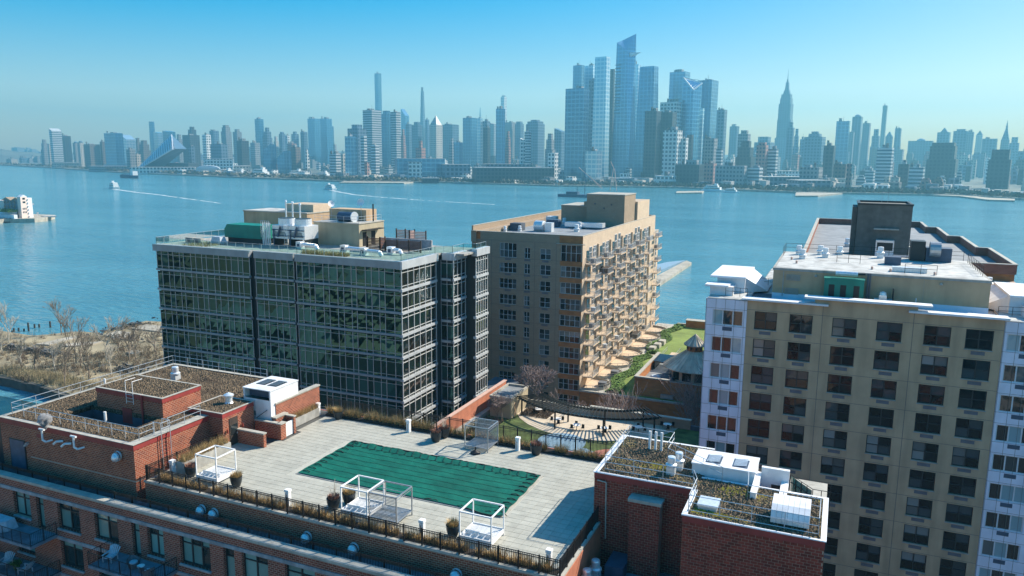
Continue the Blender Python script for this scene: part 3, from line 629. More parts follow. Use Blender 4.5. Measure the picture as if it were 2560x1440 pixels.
# penthouse on the bulkhead
P0 = at_y(405, 996, 43.5); P1 = at_y(240, 967.5, 43.5); PZ = (P0.z + P1.z) / 2
pe = at_z(504, 963.8, PZ)
px1, px0, py0, py1 = P0.x, P1.x, 43.5, pe.y
m = MB().box(px0, px1, py0, py1, 36.1, PZ - .4, skip='t'); pent = m.build('penthouse_wall', 'brick_left', B)
MB().box(px0 - .03, px1 + .03, py0 - .03, py1 + .03, PZ - .4, PZ - .02).build('red_fascia', 'red_fascia', B)
MB().box(px0 - .08, px1 + .08, py0 - .08, py0 + .12, PZ - .02, PZ + .03).box(px0 - .08, px1 + .08, py1 - .12, py1 + .08, PZ - .02, PZ + .03).box(px0 - .08, px0 + .12, py0 + .12, py1 - .12, PZ - .02, PZ + .03).box(px1 - .12, px1 + .08, py0 + .12, py1 - .12, PZ - .02, PZ + .03).build('roof_edge', 'coping_stone', B)
MB().box(px0 + .12, px1 - .12, py0 + .12, py1 - .12, PZ - .02, PZ + .015).build('planted_roof', 'sedum', B); tufts(px0 + .2, px1 - .2, py0 + .2, py1 - .2, PZ + .01, 2200, parent=B)
MB().box(-54.3, -53.2, 43.44, 43.49, 37.6, 38.9).build('louvre_panel', 'red_fascia', B)
MB().tube((-51.9, 43.4, 36.2), (-51.9, 43.4, 40.3), .09, 6).build('downpipe', 'red_fascia', B)
# flush white ladder frame on the penthouse front
def ladder(name, x, y, z0, z1, axis, mat, w=.5, hoop=0, parent=B):
    m = MB(); d = (w / 2, 0) if axis == 'x' else (0, w / 2)
    for s in (-1, 1): m.tube((x + s * d[0], y + s * d[1], z0), (x + s * d[0], y + s * d[1], z1 + hoop), .025, 5)
    if hoop:
        k = 1.0
        for s in (-1, 1): m.tube((x + s * d[0], y + s * d[1], z1 + hoop), ((x + s * d[0]) + (0 if axis == 'x' else -k), (y + s * d[1]) + (k if axis == 'x' else 0), z1 + hoop), .025, 5)
    o = m.build(name, mat, parent); z = z0 + .2
    while z < z1: MB().tube((x - d[0], y - d[1], z), (x + d[0], y + d[1], z), .016, 4).build('rung', mat, o); z += .3
    return o
ladder('ladder', -53.2, 43.35, 39.4, PZ + .1, 'x', 'white_paint', .8, .95)
# big ladder on the sunny side of the bulkhead
ladder('ladder', -46.75, 41.0, 34.9, RZ, 'y', 'red_fascia', .55, 0)
m = MB()
for s in (-1, 1): m.path([(-46.7, 41.0 + s * .42, 34.9), (-46.7, 41.0 + s * .42, RZ + .95), (-47.5, 41.0 + s * .42, RZ + .95), (-47.5, 41 + s * .42, RZ + .05)], .03, 5)
m.tube((-46.7, 40.58, RZ + .95), (-46.7, 41.42, RZ + .95), .03, 5); m.tube((-46.7, 40.58, RZ + .5), (-46.7, 41.42, RZ + .5), .03, 5); m.build('ladder_hoop', 'pipe_rail', B)
m = MB(); m.box(-60.9, -59.2, 38.12, 38.19, 34.4, 36.95); m.build('door', 'blue_louvre', B)
MB().box(-61.0, -59.1, 38.14, 38.185, 36.95, 37.03).box(-61.0, -60.9, 38.14, 38.185, 34.4, 36.95).box(-59.2, -59.1, 38.14, 38.185, 34.4, 36.95).build('door_frame', 'dark_frame', B)
MB().box(-58.9, -58.6, 38.0, 38.18, 36.8, 36.95).lathe(-58.75, 37.95, [(.16, 36.75), (.05, 36.9)], 10).build('door_lamp', 'salmon', B)
MB().box(-58.6, -46.9, 38.185, 38.199, 35.75, 35.80).build('wall_stripe', 'coping_stone', B)
MB().box(-46.899, -46.885, 38.2, 40.0, 35.75, 35.80).build('wall_stripe', 'coping_stone', B)
MB().box(-57.6, -57.0, 38.17, 38.19, 37.6, 37.9).build('wall_louvre', 'red_fascia', B)
def bulkhead_pipe(x, y, z, lb):
    t = thing('vent_pipe', lb, 'pipe', (x, y, z), 'white pipes on the bulkhead front')
    MB().path([(x + .55, 38.15, z - .55), (x + .3, 37.75, z - .62), (x, 37.7, z - .5), (x, 37.7, z + .35)], .075, 8).build('pipe', 'white_paint', t)
    MB().tube((x - .28, 37.7, z + .38), (x + .3, 37.7, z + .38), .085, 8).build('tee', 'white_paint', t)
p_ = at_y(105, 1085, 37.7); bulkhead_pipe(p_.x, 37.7, p_.z, 'white vent pipe with a tee top, left one, letting off steam')
p_ = at_y(184, 1103, 37.7); bulkhead_pipe(p_.x, 37.7, p_.z, 'white vent pipe with a tee top, right of the two')
for q, lb in (((143, 1107), 'short white curved pipe stub, left of the pair on the bulkhead'), ((163, 1113), 'short white curved pipe stub, right of the pair on the bulkhead')):
    p_ = at_y(*q, 37.9); o = MB().path([(p_.x + .35, 38.15, p_.z + .1), (p_.x, 37.85, p_.z + .12), (p_.x - .3, 37.8, p_.z - .12)], .09, 8).build('pipe_stub', 'white_paint'); tag(o, lb, 'pipe', 'pipe stubs on the bulkhead')
# steam puff
mt, n, b = nodes('steam'); n.nodes.remove(b); vs = N(n, 'ShaderNodeVolumePrincipled'); vs.inputs['Density'].default_value = 1.0; vs.inputs['Color'].default_value = (.95, .97, 1, 1)
L(n, vs.outputs[0], n.nodes['Material Output'].inputs['Volume'])
tno = N(n, 'ShaderNodeTexNoise'); tno.inputs['Scale'].default_value = 3; tno.inputs['Detail'].default_value = 3; L(n, N(n, 'ShaderNodeNewGeometry').outputs['Position'], tno.inputs['Vector'])
L(n, mth(n, 'MULTIPLY', mth(n, 'SUBTRACT', tno.outputs['Fac'], 0.44), 60.0), vs.inputs['Density'])
p_ = at_y(112, 1052, 37.6); m = MB(); m.lathe(p_.x, 37.6, [(0.02, p_.z - .75), (.28, p_.z - .4), (.55, p_.z), (.5, p_.z + .35), (.25, p_.z + .55), (.02, p_.z + .6)], 14)
o = m.build('steam', 'steam', smooth=True); o['kind'] = 'stuff'; tag(o, 'small white puff of steam over the left tee pipe', 'steam')
# railings on the left roof
m = MB(); z = RZ
railing(m, [(-61.6, 39.0, z), (-47.2, 39.0, z), (-47.2, 40.4, z)], 1.0, step=1.45); railing(m, [(-47.1, 41.6, z), (-47.1, 44.9, z)], 1.0, step=1.6)
railing(m, [(-61.6, 39.0, z), (-61.6, 55.6, z)], 1.0, step=2.0); railing(m, [(-61.6, 55.6, z), (-49.5, 55.6, z)], 1.0, step=2.0)
m.build('pipe_railing', 'pipe_rail', B)
MB().box(-63.3, -62.1, 38.3, 38.6, 34, 38.4).build('fin_wall', 'dark_frame', B)
# stair tower by the deck
SX0, SX1, SY0, SY1, SZ = -49.0, -45.35, 45.5, 49.1, 39.0
MB().box(SX0, SX1, SY0, SY1, 33, SZ - .42, skip='t').build('stair_tower_wall', 'brick_left', B)
MB().box(SX0 - .03, SX1 + .03, SY0 - .03, SY1 + .03, SZ - .42, SZ - .02).build('red_fascia', 'red_fascia', B)
MB().box(SX0 - .08, SX1 + .08, SY0 - .08, SY0 + .1, SZ - .02, SZ + .03).box(SX0 - .08, SX1 + .08, SY1 - .1, SY1 + .08, SZ - .02, SZ + .03).box(SX0 - .08, SX0 + .1, SY0 + .1, SY1 - .1, SZ - .02, SZ + .03).box(SX1 - .1, SX1 + .08, SY0 + .1, SY1 - .1, SZ - .02, SZ + .03).build('roof_edge', 'coping_stone', B)
MB().box(SX0 + .1, SX1 - .1, SY0 + .1, SY1 - .1, SZ - .02, SZ + .01).build('planted_roof', 'sedum', B); tufts(SX0 + .2, SX1 - .2, SY0 + .2, SY1 - .2, SZ, 450, parent=B)
dr = MB().box(SX1 - .02, SX1 + .05, 46.2, 47.15, 36.0, 38.35).build('door', 'dark_wood', B)
MB().box(SX1 + .05, SX1 + .075, 46.3, 47.05, 36.9, 37.75).build('door_pane', 'bay_glass', dr); MB().box(SX1 + .05, SX1 + .075, 46.3, 47.05, 36.1, 36.8).build('door_panel', 'dark_wood', dr)
MB().box(SX1 + .05, SX1 + .12, 46.95, 47.03, 36.85, 37.0).build('handle', 'galvanised', dr)
for yy in (45.85, 47.6): MB().cyl(SX1 + .12, yy, 37.25, 37.55, .09, .06, 8).build('wall_lamp', 'brick_piece', B)
t = thing('roof_ventilator', 'silver mushroom ventilator on the brick stair tower', 'ventilator', (-46.9, 47.9, SZ))
MB().lathe(-46.9, 47.9, [(.38, SZ), (.3, SZ + .12), (.27, SZ + .6)], 16).build('neck', 'galvanised', t, smooth=True); MB().lathe(-46.9, 47.9, [(.30, SZ + .55), (.42, SZ + .62), (.42, SZ + .74), (.2, SZ + .86), (.05, SZ + .9), (0, SZ + .95)], 16).build('hood', 'galvanised', t, smooth=True)
# low brick screens right of the stair tower
def screen(x0, x1, y0, y1, z1, nm='screen_wall', cap=True):
    o = MB().box(x0, x1, y0, y1, 36, z1, skip='').build(nm, 'brick_left', B)
    if cap: MB().box(x0 - .05, x1 + .05, y0 - .05, y1 + .05, z1, z1 + .1).build('cap_stone', 'coping_stone', B)
screen(-45.3, -42.5, 47.0, 47.3, 37.15); screen(-45.2, -42.75, 49.0, 49.3, 37.35); screen(-42.75, -42.35, 48.95, 49.6, 37.35); screen(-43.6, -42.4, 50.7, 50.95, 37.5)
screen(-43.75, -43.3, 49.5, 51.0, 37.6)
MB().box(-42.6, -42.5, 49.65, 50.7, 36.02, 37.25).build('white_gate', 'white_paint', B)
m = MB()
for i in range(9): m.bar((-45.2, 49.3 + i * .3, 37.5), (-44.1, 49.35 + i * .3, 38.3), .12, .04)
m.build('louvre_screen', 'dark_frame', B)
# sloping brick wall, higher at its near end than it looks
m = MB(); x0, x1 = -42.2 - 1.1, -42.2 - .8
LW0, LW1 = at_z(688, 1008, 38.75), at_z(799, 962, 38.75)
xw = (LW0.x + LW1.x) / 2
m.box(xw - .35, xw, LW0.y, LW1.y, 36, 38.65).build('long_screen_wall', 'brick_left', B); MB().box(xw - .42, xw + .07, LW0.y - .07, LW1.y + .07, 38.65, 38.77).build('cap_stone', 'coping_stone', B)
# big white rooftop unit with two fans
a = at_z(607, 967, 40.0); b = at_z(680, 978, 40.0); c = at_z(745, 950, 40.0)
ux0, ux1, uy0, uy1 = a.x + .0, (b.x + c.x) / 2 - .1, (a.y + b.y) / 2, c.y
t = thing('rooftop_unit', 'big white rooftop cooling unit with two black fans behind the brick screens', 'cooling unit', ((ux0 + ux1) / 2, (uy0 + uy1) / 2, 36))
m = MB(); m.box(ux0, ux1, uy0, uy1, 36, 39.1, skip='t').box(ux0, ux1, uy0 + .9, uy1, 39.1, 39.93, skip='').box(ux0, ux0 + .15, uy0, uy0 + .9, 39.1, 39.93).box(ux1 - .15, ux1, uy0, uy0 + .9, 39.1, 39.93); m.build('casing', 'white_metal', t)
MB().box(ux0 - .05, ux1 + .05, uy0 - .05, uy1 + .05, 39.93, 40.0).build('top_panel', 'white_metal', t)
MB().box(ux0 + .15, ux1 - .15, uy0 + .6, uy0 + .88, 39.12, 39.9).build('coil', 'blue_louvre', t)
for i in range(2):
    cx_, cy_ = ux0 + (ux1 - ux0) * (.3 + .42 * i), (uy0 + uy1) / 2 + .1
    MB().box(cx_ - .5, cx_ + .5, cy_ - .75, cy_ + .75, 40.0, 40.03).build('fan_guard', 'dark_frame', t)
    for k in range(7): MB().bar((cx_ - .45, cy_ - .66 + k * .22, 40.06), (cx_ + .45, cy_ - .6 + k * .22, 40.1), .07, .015).build('guard_louvre', 'grey_metal', t)
MB().box(ux0 + .9, ux0 + 1.3, uy0 - .02, uy0, 37.6, 38.0).build('hatch', 'grey_metal', t)
# mushroom exhaust fans fixed on walls and standing on curbs
def wall_fan(x, y, z, lb, s=1.0):
    t = thing('exhaust_fan', lb, 'exhaust fan', (x, y, z), 'round metal exhaust fans on the brick wall')
    prof = [(.30, 0), (.46, .05), (.46, .22), (.40, .26), (.42, .42), (.36, .48), (.26, .62), (.12, .70), (0, .72)]
    def side(pr, nm):
        m = MB().lathe(0, 0, pr, 16); v = [(p[0] * s + x, y - p[2] * s, p[1] * s + z - p[2] * .22 * s) for p in m.v]; m.v = v; m.build(nm, 'galvanised', t, smooth=True)
    side(prof[:3], 'flange'); side(prof[3:6], 'ring'); side(prof[5:], 'cap'); side([(.26, .20), (.26, .50)], 'motor')
for q, yy, lb in (((507, 1272), 38.15, 'metal exhaust fan on the deck wall, left of the close pair'), ((538, 1281), 38.15, 'metal exhaust fan on the deck wall, right of the close pair'), ((770, 1340), 38.15, 'metal exhaust fan on the deck wall below the joined daybeds'), ((887, 1368), 38.15, 'metal exhaust fan on the deck wall, right of the one below the daybeds'), ((1143, 1433), 38.15, 'metal exhaust fan on the deck wall at the bottom edge'), ((297, 1138), 38.15, 'metal exhaust fan high on the left bulkhead front')):
    p_ = at_y(*q, yy); wall_fan(p_.x, yy, p_.z, lb, .82)
def curb_fan(x, y, z0, h, lb, grp, s=1.0, cub=.32, hm='galvanised'):
    t = thing('roof_fan', lb, 'roof fan', (x, y, z0), grp)
    MB().box(x - cub * s, x + cub * s, y - cub * s, y + cub * s, z0, z0 + h).build('curb', 'galvanised', t)
    MB().lathe(x, y, [(.3 * s, z0 + h), (.44 * s, z0 + h + .08), (.44 * s, z0 + h + .2 * s), (.3 * s, z0 + h + .28 * s)], 16).build('skirt', 'galvanised', t, smooth=True)
    MB().lathe(x, y, [(.3 * s, z0 + h + .28 * s), (.31 * s, z0 + h + .72 * s), (.28 * s, z0 + h + .8 * s), (0, z0 + h + .84 * s)], 16).build('hood', hm, t, smooth=True)
    return t
o = curb_fan(-58.4, 46.9, RZ, .45, 'pale roof fan on the planted left roof by the outer railing', 'roof fans'); dup(o, (-57.4, 52.0, RZ), 'pale roof fan farther back on the planted left roof')
MB().tube((-58.9, 45.6, RZ), (-58.9, 45.6, RZ + 1.6), .09, 8).build('standpipe', 'white_paint', B)
# dark void and low beige parapet beyond the bulkhead
m = MB(); a = at_y(475, 944, 62); b = at_y(607, 969, 62); m.box(a.x - 3, b.x + 1.2, 62, 62.4, 33, a.z - .1).build('rear_wall', 'tan_masonry', B); MB().box(a.x - 3.1, b.x + 1.3, 61.95, 62.5, a.z - .1, a.z + .12).build('cap_stone', 'coping_stone', B)
for i in range(5):
    x = a.x + .5 + i * 1.9; MB().box(x, x + 1.3, 61.94, 61.998, a.z - 2.0, a.z - .7).build('wall_opening', 'dark_roof', B)
m = MB(); m.box(-62, -44.5, 56.1, 61.9, 20, 34.0, top=0).build('rear_roof', 'dark_roof', B)

# ---------------------------------------------------------------- right hand bulkheads, with their bricks as pieces
AZ = 39.5
def brick_skin(x0, x1, z0, z1, y, parent, w=.37, h=.175, g=.022, n_parts=0, holes=()):
    pcs = []; k = 0; z = z1 - h
    while z > z0 - h * .5:
        x = x0 - (w * .5 if k % 2 else 0)
        while x < x1:
            a, b = max(x + g / 2, x0 + .001), min(x + w - g / 2, x1 - .001)
            if b - a > .05 and not any(hh[0] < (a + b) / 2 < hh[1] and hh[2] < z + h / 2 < hh[3] for hh in holes): pcs.append((a, b, z + g / 2, z + h - g / 2))
            x += w
        z -= h; k += 1
    cache = {}
    for a, b, c, d in pcs[:n_parts]:
        key = round(b - a, 2)
        if key not in cache: cache[key] = MB().box(0, b - a, -.014, 0, 0, d - c, skip='k').mesh('brick', 'brick_piece')
        put('brick', cache[key], parent, (a, y + random.uniform(-.003, .003), c))
    m = MB()
    for a, b, c, d in pcs[n_parts:]: e = random.uniform(.010, .017); m.box(a, b, y - e, y, c, d, skip='k')
    if m.v: m.build('brick_courses', 'brick_piece', parent, kind='stuff')
bx0, bx1, by0, by1 = -7.2, 0.44, 42.2, 47.9
ax0, ax1, ay0, ay1 = -13.72, -7.2, 45.95, 53.2
wb = MB().box(bx0, bx1, by0, by1, 24, AZ - .42, skip='t').build('bulkhead_wall', 'mortar', B)
wa = MB().box(ax0, ax1, ay0, ay1, 24, AZ - .42, skip='t').build('bulkhead_wall', 'mortar', B)
brick_skin(bx0, bx1, 32.2, AZ - .43, by0, wb, n_parts=300); brick_skin(ax0, ax1, 31.5, AZ - .43, ay0, wa, w=.36, h=.17)
wl = MB().box(bx0 - .03, bx0 - .001, by0 + .01, ay0 - .01, 24, AZ - .43).box(ax0 - .03, ax0 - .001, ay0, ay1, 36, AZ - .43).box(bx1, bx1 + .03, by0, by1, 24, AZ - .43).build('side_cladding', 'brick_left', B)
m = MB(); z0, z1 = AZ - .42, AZ - .02
m.box(bx0 - .04, bx1 + .04, by0 - .04, by0 + .25, z0, z1).box(bx0 - .04, bx0 + .2, by0 + .25, ay0 - .04, z0, z1).box(ax0 - .04, ax1 - .04, ay0 - .04, ay0 + .25, z0, z1).box(ax0 - .04, ax0 + .2, ay0 + .25, ay1, z0, z1).box(bx1 - .2, bx1 + .04, by0 + .25, by1, z0, z1).box(ax0 + .2, ax1, ay1 - .2, ay1 + .04, z0, z1).box(ax1 + .0, bx1 - .2, by1 - .2, by1 + .04, z0, z1)
m.build('red_fascia', 'red_fascia', B)
m = MB(); z1 = AZ
m.box(bx0 - .1, bx1 + .1, by0 - .1, by0 + .06, z1 - .02, z1 + .04).box(bx0 - .1, bx0 + .22, by0 + .06, ay0 - .1, z1 - .02, z1 + .04).box(ax0 - .1, bx0 - .1, ay0 - .1, ay0 + .06, z1 - .02, z1 + .04).box(ax0 - .1, ax0 + .25, ay0 + .06, ay1 + .1, z1 - .02, z1 + .04).box(bx1 - .2, bx1 + .1, by0 + .06, by1 + .1, z1 - .02, z1 + .04).box(ax0 + .25, ax1 + .1, ay1 - .12, ay1 + .1, z1 - .02, z1 + .04).box(ax1 + .1, bx1 - .2, by1 - .12, by1 + .1, z1 - .02, z1 + .04)
m.build('roof_edge', 'white_cornice', B)
MB().box(bx0 + .22, bx1 - .2, by0 + .06, by1 - .12, AZ - .3, AZ + .01).box(ax0 + .25, ax1 + .2, ay0 + .06, ay1 - .12, AZ - .3, AZ + .012).build('planted_roof', 'sedum_green', B)
plain('sedum_tuft_b', (0.26, 0.20, 0.13), 0.95, var=0.5, scale=1.2, island=0.65)
tufts(bx0 + .25, bx1 - .25, by0 + .1, by1 - .15, AZ + .01, 2600, 'sedum_tuft_b', B); tufts(ax0 + .3, ax1, ay0 + .1, ay1 - .15, AZ + .01, 2600, 'sedum_tuft_b', B)
plain('moss', (0.38, 0.30, 0.04), 0.95, var=0.4, island=0.5)
m = MB()
for _ in range(500):
    a = random.choice([(-4.6, 46.6, 1.6, .7), (-6.3, 43.0, .5, .4), (-5.2, 42.9, .8, .25), (-1.9, 46.6, .5, .4), (-10, 48.5, 1.2, .6)]); x, y, r = random.gauss(a[0], a[2] * .5), random.gauss(a[1], a[3] * .5), random.uniform(.04, .1)
    if not (bx0 + .3 < x < bx1 - .3 or ax0 + .3 < x < ax1): continue
    if x > ax1 and not by0 + .2 < y < by1 - .2: continue
    if x < ax1 and not ay0 + .2 < y < ay1 - .2: continue
    m.face(((x - r, y - r, AZ + .01), (x + r, y - r, AZ + .01), (x, y + r, AZ + .01 + r * 1.2)))
m.build('moss_patch', 'moss', B, kind='stuff')
m = MB(); z = AZ + .03
railing(m, [(-13.2, 46.45, z), (-7.4, 46.45, z), (-7.0, 45.3, z), (-7.0, 42.7, z), (.1, 42.7, z), (.1, 45.3, z)], 1.0, rails=(1, .55, .08), step=2.0)
railing(m, [(-13.2, 46.45, z), (-13.2, 52.7, z), (-9.9, 52.7, z), (-9.9, 50.6, z), (-5.8, 48.6 - .9, z)], 1.0, rails=(1, .55), step=1.7)
railing(m, [(-4.2, 47.6, z), (-4.0, 45.6, z), (.1, 45.3, z)], 1.0, step=1.9)
m.build('pipe_railing', 'pipe_rail', B)
for i in range(3):
    x = -11.45 + .42 * i; o = MB().box(x, x + .16, 51.3, 51.42, AZ, AZ + 1.35).build('white_post', 'white_paint'); tag(o, ('left', 'middle', 'right')[i] + ' one of three white uprights by the railing of the right planted roof', 'post', 'white uprights on the right planted roof')
o = curb_fan(-9.05, 47.6, AZ, .55, 'front one of two big silver fans on the right planted roof', 'roof fans', .85); dup(o, (-8.75, 48.55, AZ), 'back one of two big silver fans on the right planted roof')
o = MB().box(-6.55, -5.45, 43.15, 44.4, AZ, AZ + .28).box(-6.6, -5.4, 43.1, 44.45, AZ + .28, AZ + .36).build('roof_hatch', 'galvanised'); tag(o, 'pale green metal roof hatch lying near the corner railing', 'roof hatch')
t = thing('duct_housing', 'ribbed silver curved duct housing on the front right roof', 'duct', (-1.4, 43.9, AZ))
m = MB(); pr = [(43.0, AZ + .15), (42.95, AZ + .5), (43.15, AZ + .85), (43.6, AZ + 1.05), (44.9, AZ + 1.1), (44.9, AZ + .15)]
for k in range(7):
    xa, xb = -2.45 + k * .295, -2.45 + (k + 1) * .295 - .012
    q = MB(); i = 0
    q.v = [(xa, a, b) for a, b in pr] + [(xb, a, b) for a, b in pr]; nn = len(pr)
    q.f = [(k2, (k2 + 1) % nn, nn + (k2 + 1) % nn, nn + k2) for k2 in range(nn)] + [tuple(range(nn - 1, -1, -1)), tuple(range(nn, 2 * nn))]; q.m = [0] * len(q.f)
    q.build('rib', 'white_metal', t)
for x in (-2.3, -.55): MB().box(x, x + .08, 43.1, 44.7, AZ, AZ + .2).build('skid', 'grey_metal', t)
# AC pair beyond, arch wall, side stair
t = thing('rooftop_unit', 'long white rooftop cooling unit with two silver fans right of the planted roof', 'cooling unit', (-5.8, 49.2, 38))
A0 = at_z(1748, 1121, 40.3); A1 = at_z(1898, 1145, 40.3); A2 = at_z(1887, 1184, 40.3)
MB().box(A0.x, A1.x, 48.3, A1.y, 37.5, 40.2).build('casing', 'white_metal', t); MB().box(A0.x - .05, A1.x + .05, 48.25, A1.y + .05, 40.2, 40.3).build('top_panel', 'white_metal', t)
for i in range(2):
    cx_ = A0.x + (A1.x - A0.x) * (.32 + .43 * i); cy_ = 49.35
    MB().box(cx_ - .48, cx_ + .48, cy_ - .7, cy_ + .7, 40.3, 40.32).build('fan_guard', 'blue_louvre', t)
    for k in range(6): MB().bar((cx_ - .4, cy_ - .55 + k * .21, 40.35), (cx_ + .4, cy_ - .45 + k * .21, 40.42), .11, .02).build('guard_louvre', 'galvanised', t)
m = MB(); wx0, wx1 = -3.85, -1.85
m.box(-3.9, -3.55, 46.0, 49.5, 36, 39.9).box(wx0 + .3, wx1, 49.2, 49.5, 36, 40.35).box(wx1 - .45, wx1, 45.4, 49.2, 36, 39.6); m.build('white_wing_wall', 'white_paint', B)
MB().box(-2.9, -2.35, 49.12, 49.19, 37.2, 39.3).build('door', 'dark_wood', B)
m = MB(); m.box(bx1 - 2.3, bx1 + .0, by1 + .1, 52.5, 35, 38.6).build('rear_stair_block', 'coping_stone', B)
t = thing('stair_railing', 'dark glass sided stair railing beside the white wing wall', 'railing', (-1, 48.5, 38.6)); m = MB(); railing(m, [(-1.8, 49.6, 38.9), (-.4, 48.3, 38.7), (.6, 48.3, 38.7)], 1.1, step=.5); m.build('rail', 'black_metal', t); MB().face(((-1.75, 49.6, 38.9), (-.45, 48.35, 38.7), (-.45, 48.35, 39.7), (-1.75, 49.6, 39.9))).build('glass_panel', 'rail_glass', t)
# chimney breast, light well and its lower roofs
ch = MB().box(-11.1, -9.15, 45.0, ay0 - .02, 30, 38.35).build('chimney_breast', 'mortar', B); brick_skin(-11.1, -9.15, 31.5, 38.33, 45.0, ch, w=.36, h=.17)
MB().box(-11.2, -9.05, 44.9, ay0 - .02, 38.35, 38.5).box(-11.2, -9.05, 44.9, 45.4, 38.5, 38.56).build('cap_stone', 'coping_stone', B)
MB().path([(-13.5, 45.8, 39.0), (-12.9, 45.8, 38.95), (-12.85, 45.8, 35.0)], .045, 6).build('conduit', 'coping_stone', B)
MB().box(-13.2, bx0 - .05, 38.2, ay0 - .05, 31.0, 32.4).build('well_floor', 'dark_roof', B)
MB().box(-11.9, bx0 - .04, 42.8, ay0 - .06, 32.4, 33.4).build('well_step', 'terrace_floor', B)
MB().box(-12.3, -11.1, 43.9, 45.9, 32.4, 34.2).build('well_hood', 'blue_louvre', B)
MB().box(-11.0, bx0 - .04, 39.5, 41.3, 32.4, 33.6).build('well_block', 'brick_facade', B)
t = thing('picket_fence', 'small black fence in the shaded light well between the bulkheads', 'fence', (-9.5, 42.2, 33.3)); picket_fence(t, [(-11.3, 39.0), (-11.3, 42.4), (-7.3, 42.4)], 33.0, 1.0, 1.4)
curb_fan(-12.75, 41.6, 32.4, 1.9, 'front one of two grey fans in the shaded light well', 'light well fans', .9); curb_fan(-12.6, 42.9, 32.4, 1.9, 'back one of two grey fans in the shaded light well', 'light well fans', .9)

# ---------------------------------------------------------------- balconies on the street facade
def street_balcony(x0, x1, z, yout=34.0):
    o = MB().box(x0, x1, yout, 36.2, z - .22, z).build('balcony', 'terrace_floor', B)
    m = MB(); railing(m, [(x0, 36.1, z), (x0, yout + .05, z), (x1, yout + .05, z), (x1, 36.1, z)], 1.0, rails=(1.0, .08), r=.025, step=1.1, post=.03); m.build('railing', 'black_metal', o)
    m = MB()
    for (a, b) in (((x0, 36.1), (x0, yout + .05)), ((x0, yout + .05), (x1, yout + .05)), ((x1, yout + .05), (x1, 36.1))):
        d = math.hypot(b[0] - a[0], b[1] - a[1]); k = int(d / .13)
        for i in range(k): x, y = a[0] + (b[0] - a[0]) * i / k, a[1] + (b[1] - a[1]) * i / k; m.box(x - .008, x + .008, y - .008, y + .008, z + .08, z + 1.0, skip='tb')
    m.build('pickets', 'black_metal', o, kind='stuff')
street_balcony(-60.6, -53.3, 31.15); street_balcony(-47.2, -41.0, 31.15 - .0); street_balcony(-60.6, -53.3, 28.07)
p_ = at_z(30, 1335, 31.15)
o = MB().prism([(-60.3, 34.3), (-57.6, 34.3), (-57.1, 34.9), (-57.1, 35.7), (-60.3, 35.7)], 31.17, 31.95, scale=.86).build('furniture_cover', 'furniture_cover'); tag(o, 'pale fabric cover over garden furniture on the top left balcony', 'furniture cover')
def tub_chair(x, y, z, lb, ang):
    t = thing('wicker_chair', lb, 'chair', (x, y, z), 'wicker tub chairs on the middle balcony'); m = MB(); m.cyl(x, y, z, z + .38, .30, .34, 14).build('seat', 'weave', t)
    m = MB(); n = 14
    for k in range(n):
        a0, a1 = ang + (-1.9 + 3.8 * k / n), ang + (-1.9 + 3.8 * (k + 1) / n); h0, h1 = (.78 - .3 * abs((k) / n - .5) * 2), (.78 - .3 * abs((k + 1) / n - .5) * 2)
        for r0, r1, fl in ((.34, .44, 1), (.30, .38, -1)): m.face(((x + r0 * math.cos(a0), y + r0 * math.sin(a0), z + .1), (x + r0 * math.cos(a1), y + r0 * math.sin(a1), z + .1), (x + r1 * math.cos(a1), y + r1 * math.sin(a1), z + h1), (x + r1 * math.cos(a0), y + r1 * math.sin(a0), z + h0)))
    m.build('back', 'weave', t); MB().cyl(x, y, z + .38, z + .46, .28, .28, 12).build('cushion', 'furniture_cover', t)
tub_chair(-44.0, 35.1, 31.17, 'wicker tub chair left of the round table on the middle balcony', 2.6); tub_chair(-42.1, 34.7, 31.17, 'wicker tub chair right of the round table on the middle balcony', -.3)
t = thing('side_table', 'small round white table between two wicker chairs', 'table', (-43.05, 34.9, 31.17)); MB().cyl(-43.05, 34.9, 31.6, 31.64, .26, n=16).build('top', 'white_paint', t); MB().cyl(-43.05, 34.9, 31.17, 31.6, .18, .1, 10).build('base', 'weave', t)
def adirondack(x, y, z, lb, rz, grp):
    t = thing('slatted_chair', lb, 'chair', (0, 0, 0), grp)
    for i in range(6): MB().bar((-.3 + i * .12, .25, .3), ((-.3 + i * .12) * 1.25, .6, .95 - .02 * abs(i - 2.5) ** 2), .1, .02).build('back_slat', 'furniture_cover', t)
    MB().box(-.32, .32, -.35, .28, .3, .33).build('seat', 'furniture_cover', t)
    for s in (-.36, .30):
        MB().box(s, s + .06, -.35, -.28, 0, .52).build('leg', 'furniture_cover', t); MB().box(s, s + .06, .3, .37, 0, .3).build('leg', 'furniture_cover', t); MB().box(s - .03, s + .09, -.4, .35, .52, .55).build('armrest', 'furniture_cover', t)
    t.location = (x, y, z); t.rotation_euler.z = rz
adirondack(-57.9, 34.9, 28.1, 'white slatted armchair facing out on the lowest left balcony', 0.3, 'slatted chairs on the low left balcony'); adirondack(-55.6, 34.9, 28.1, 'white slatted armchair turned sideways on the lowest left balcony', -1.4, 'slatted chairs on the low left balcony')
adirondack(-46.3, 35.1, 31.17, 'pale slatted chair at the left end of the middle balcony', .2, 'slatted chairs on the middle balcony')
o = MB().blades(-56.9, -56.4, 34.7, 35.2, 28.5, 220, .35, .04, .5).cyl(-56.65, 34.95, 28.1, 28.5, .2, .25, 10).build('potted_plant', 'hedge_leaf'); tag(o, 'small green potted plant between the slatted chairs', 'plant')

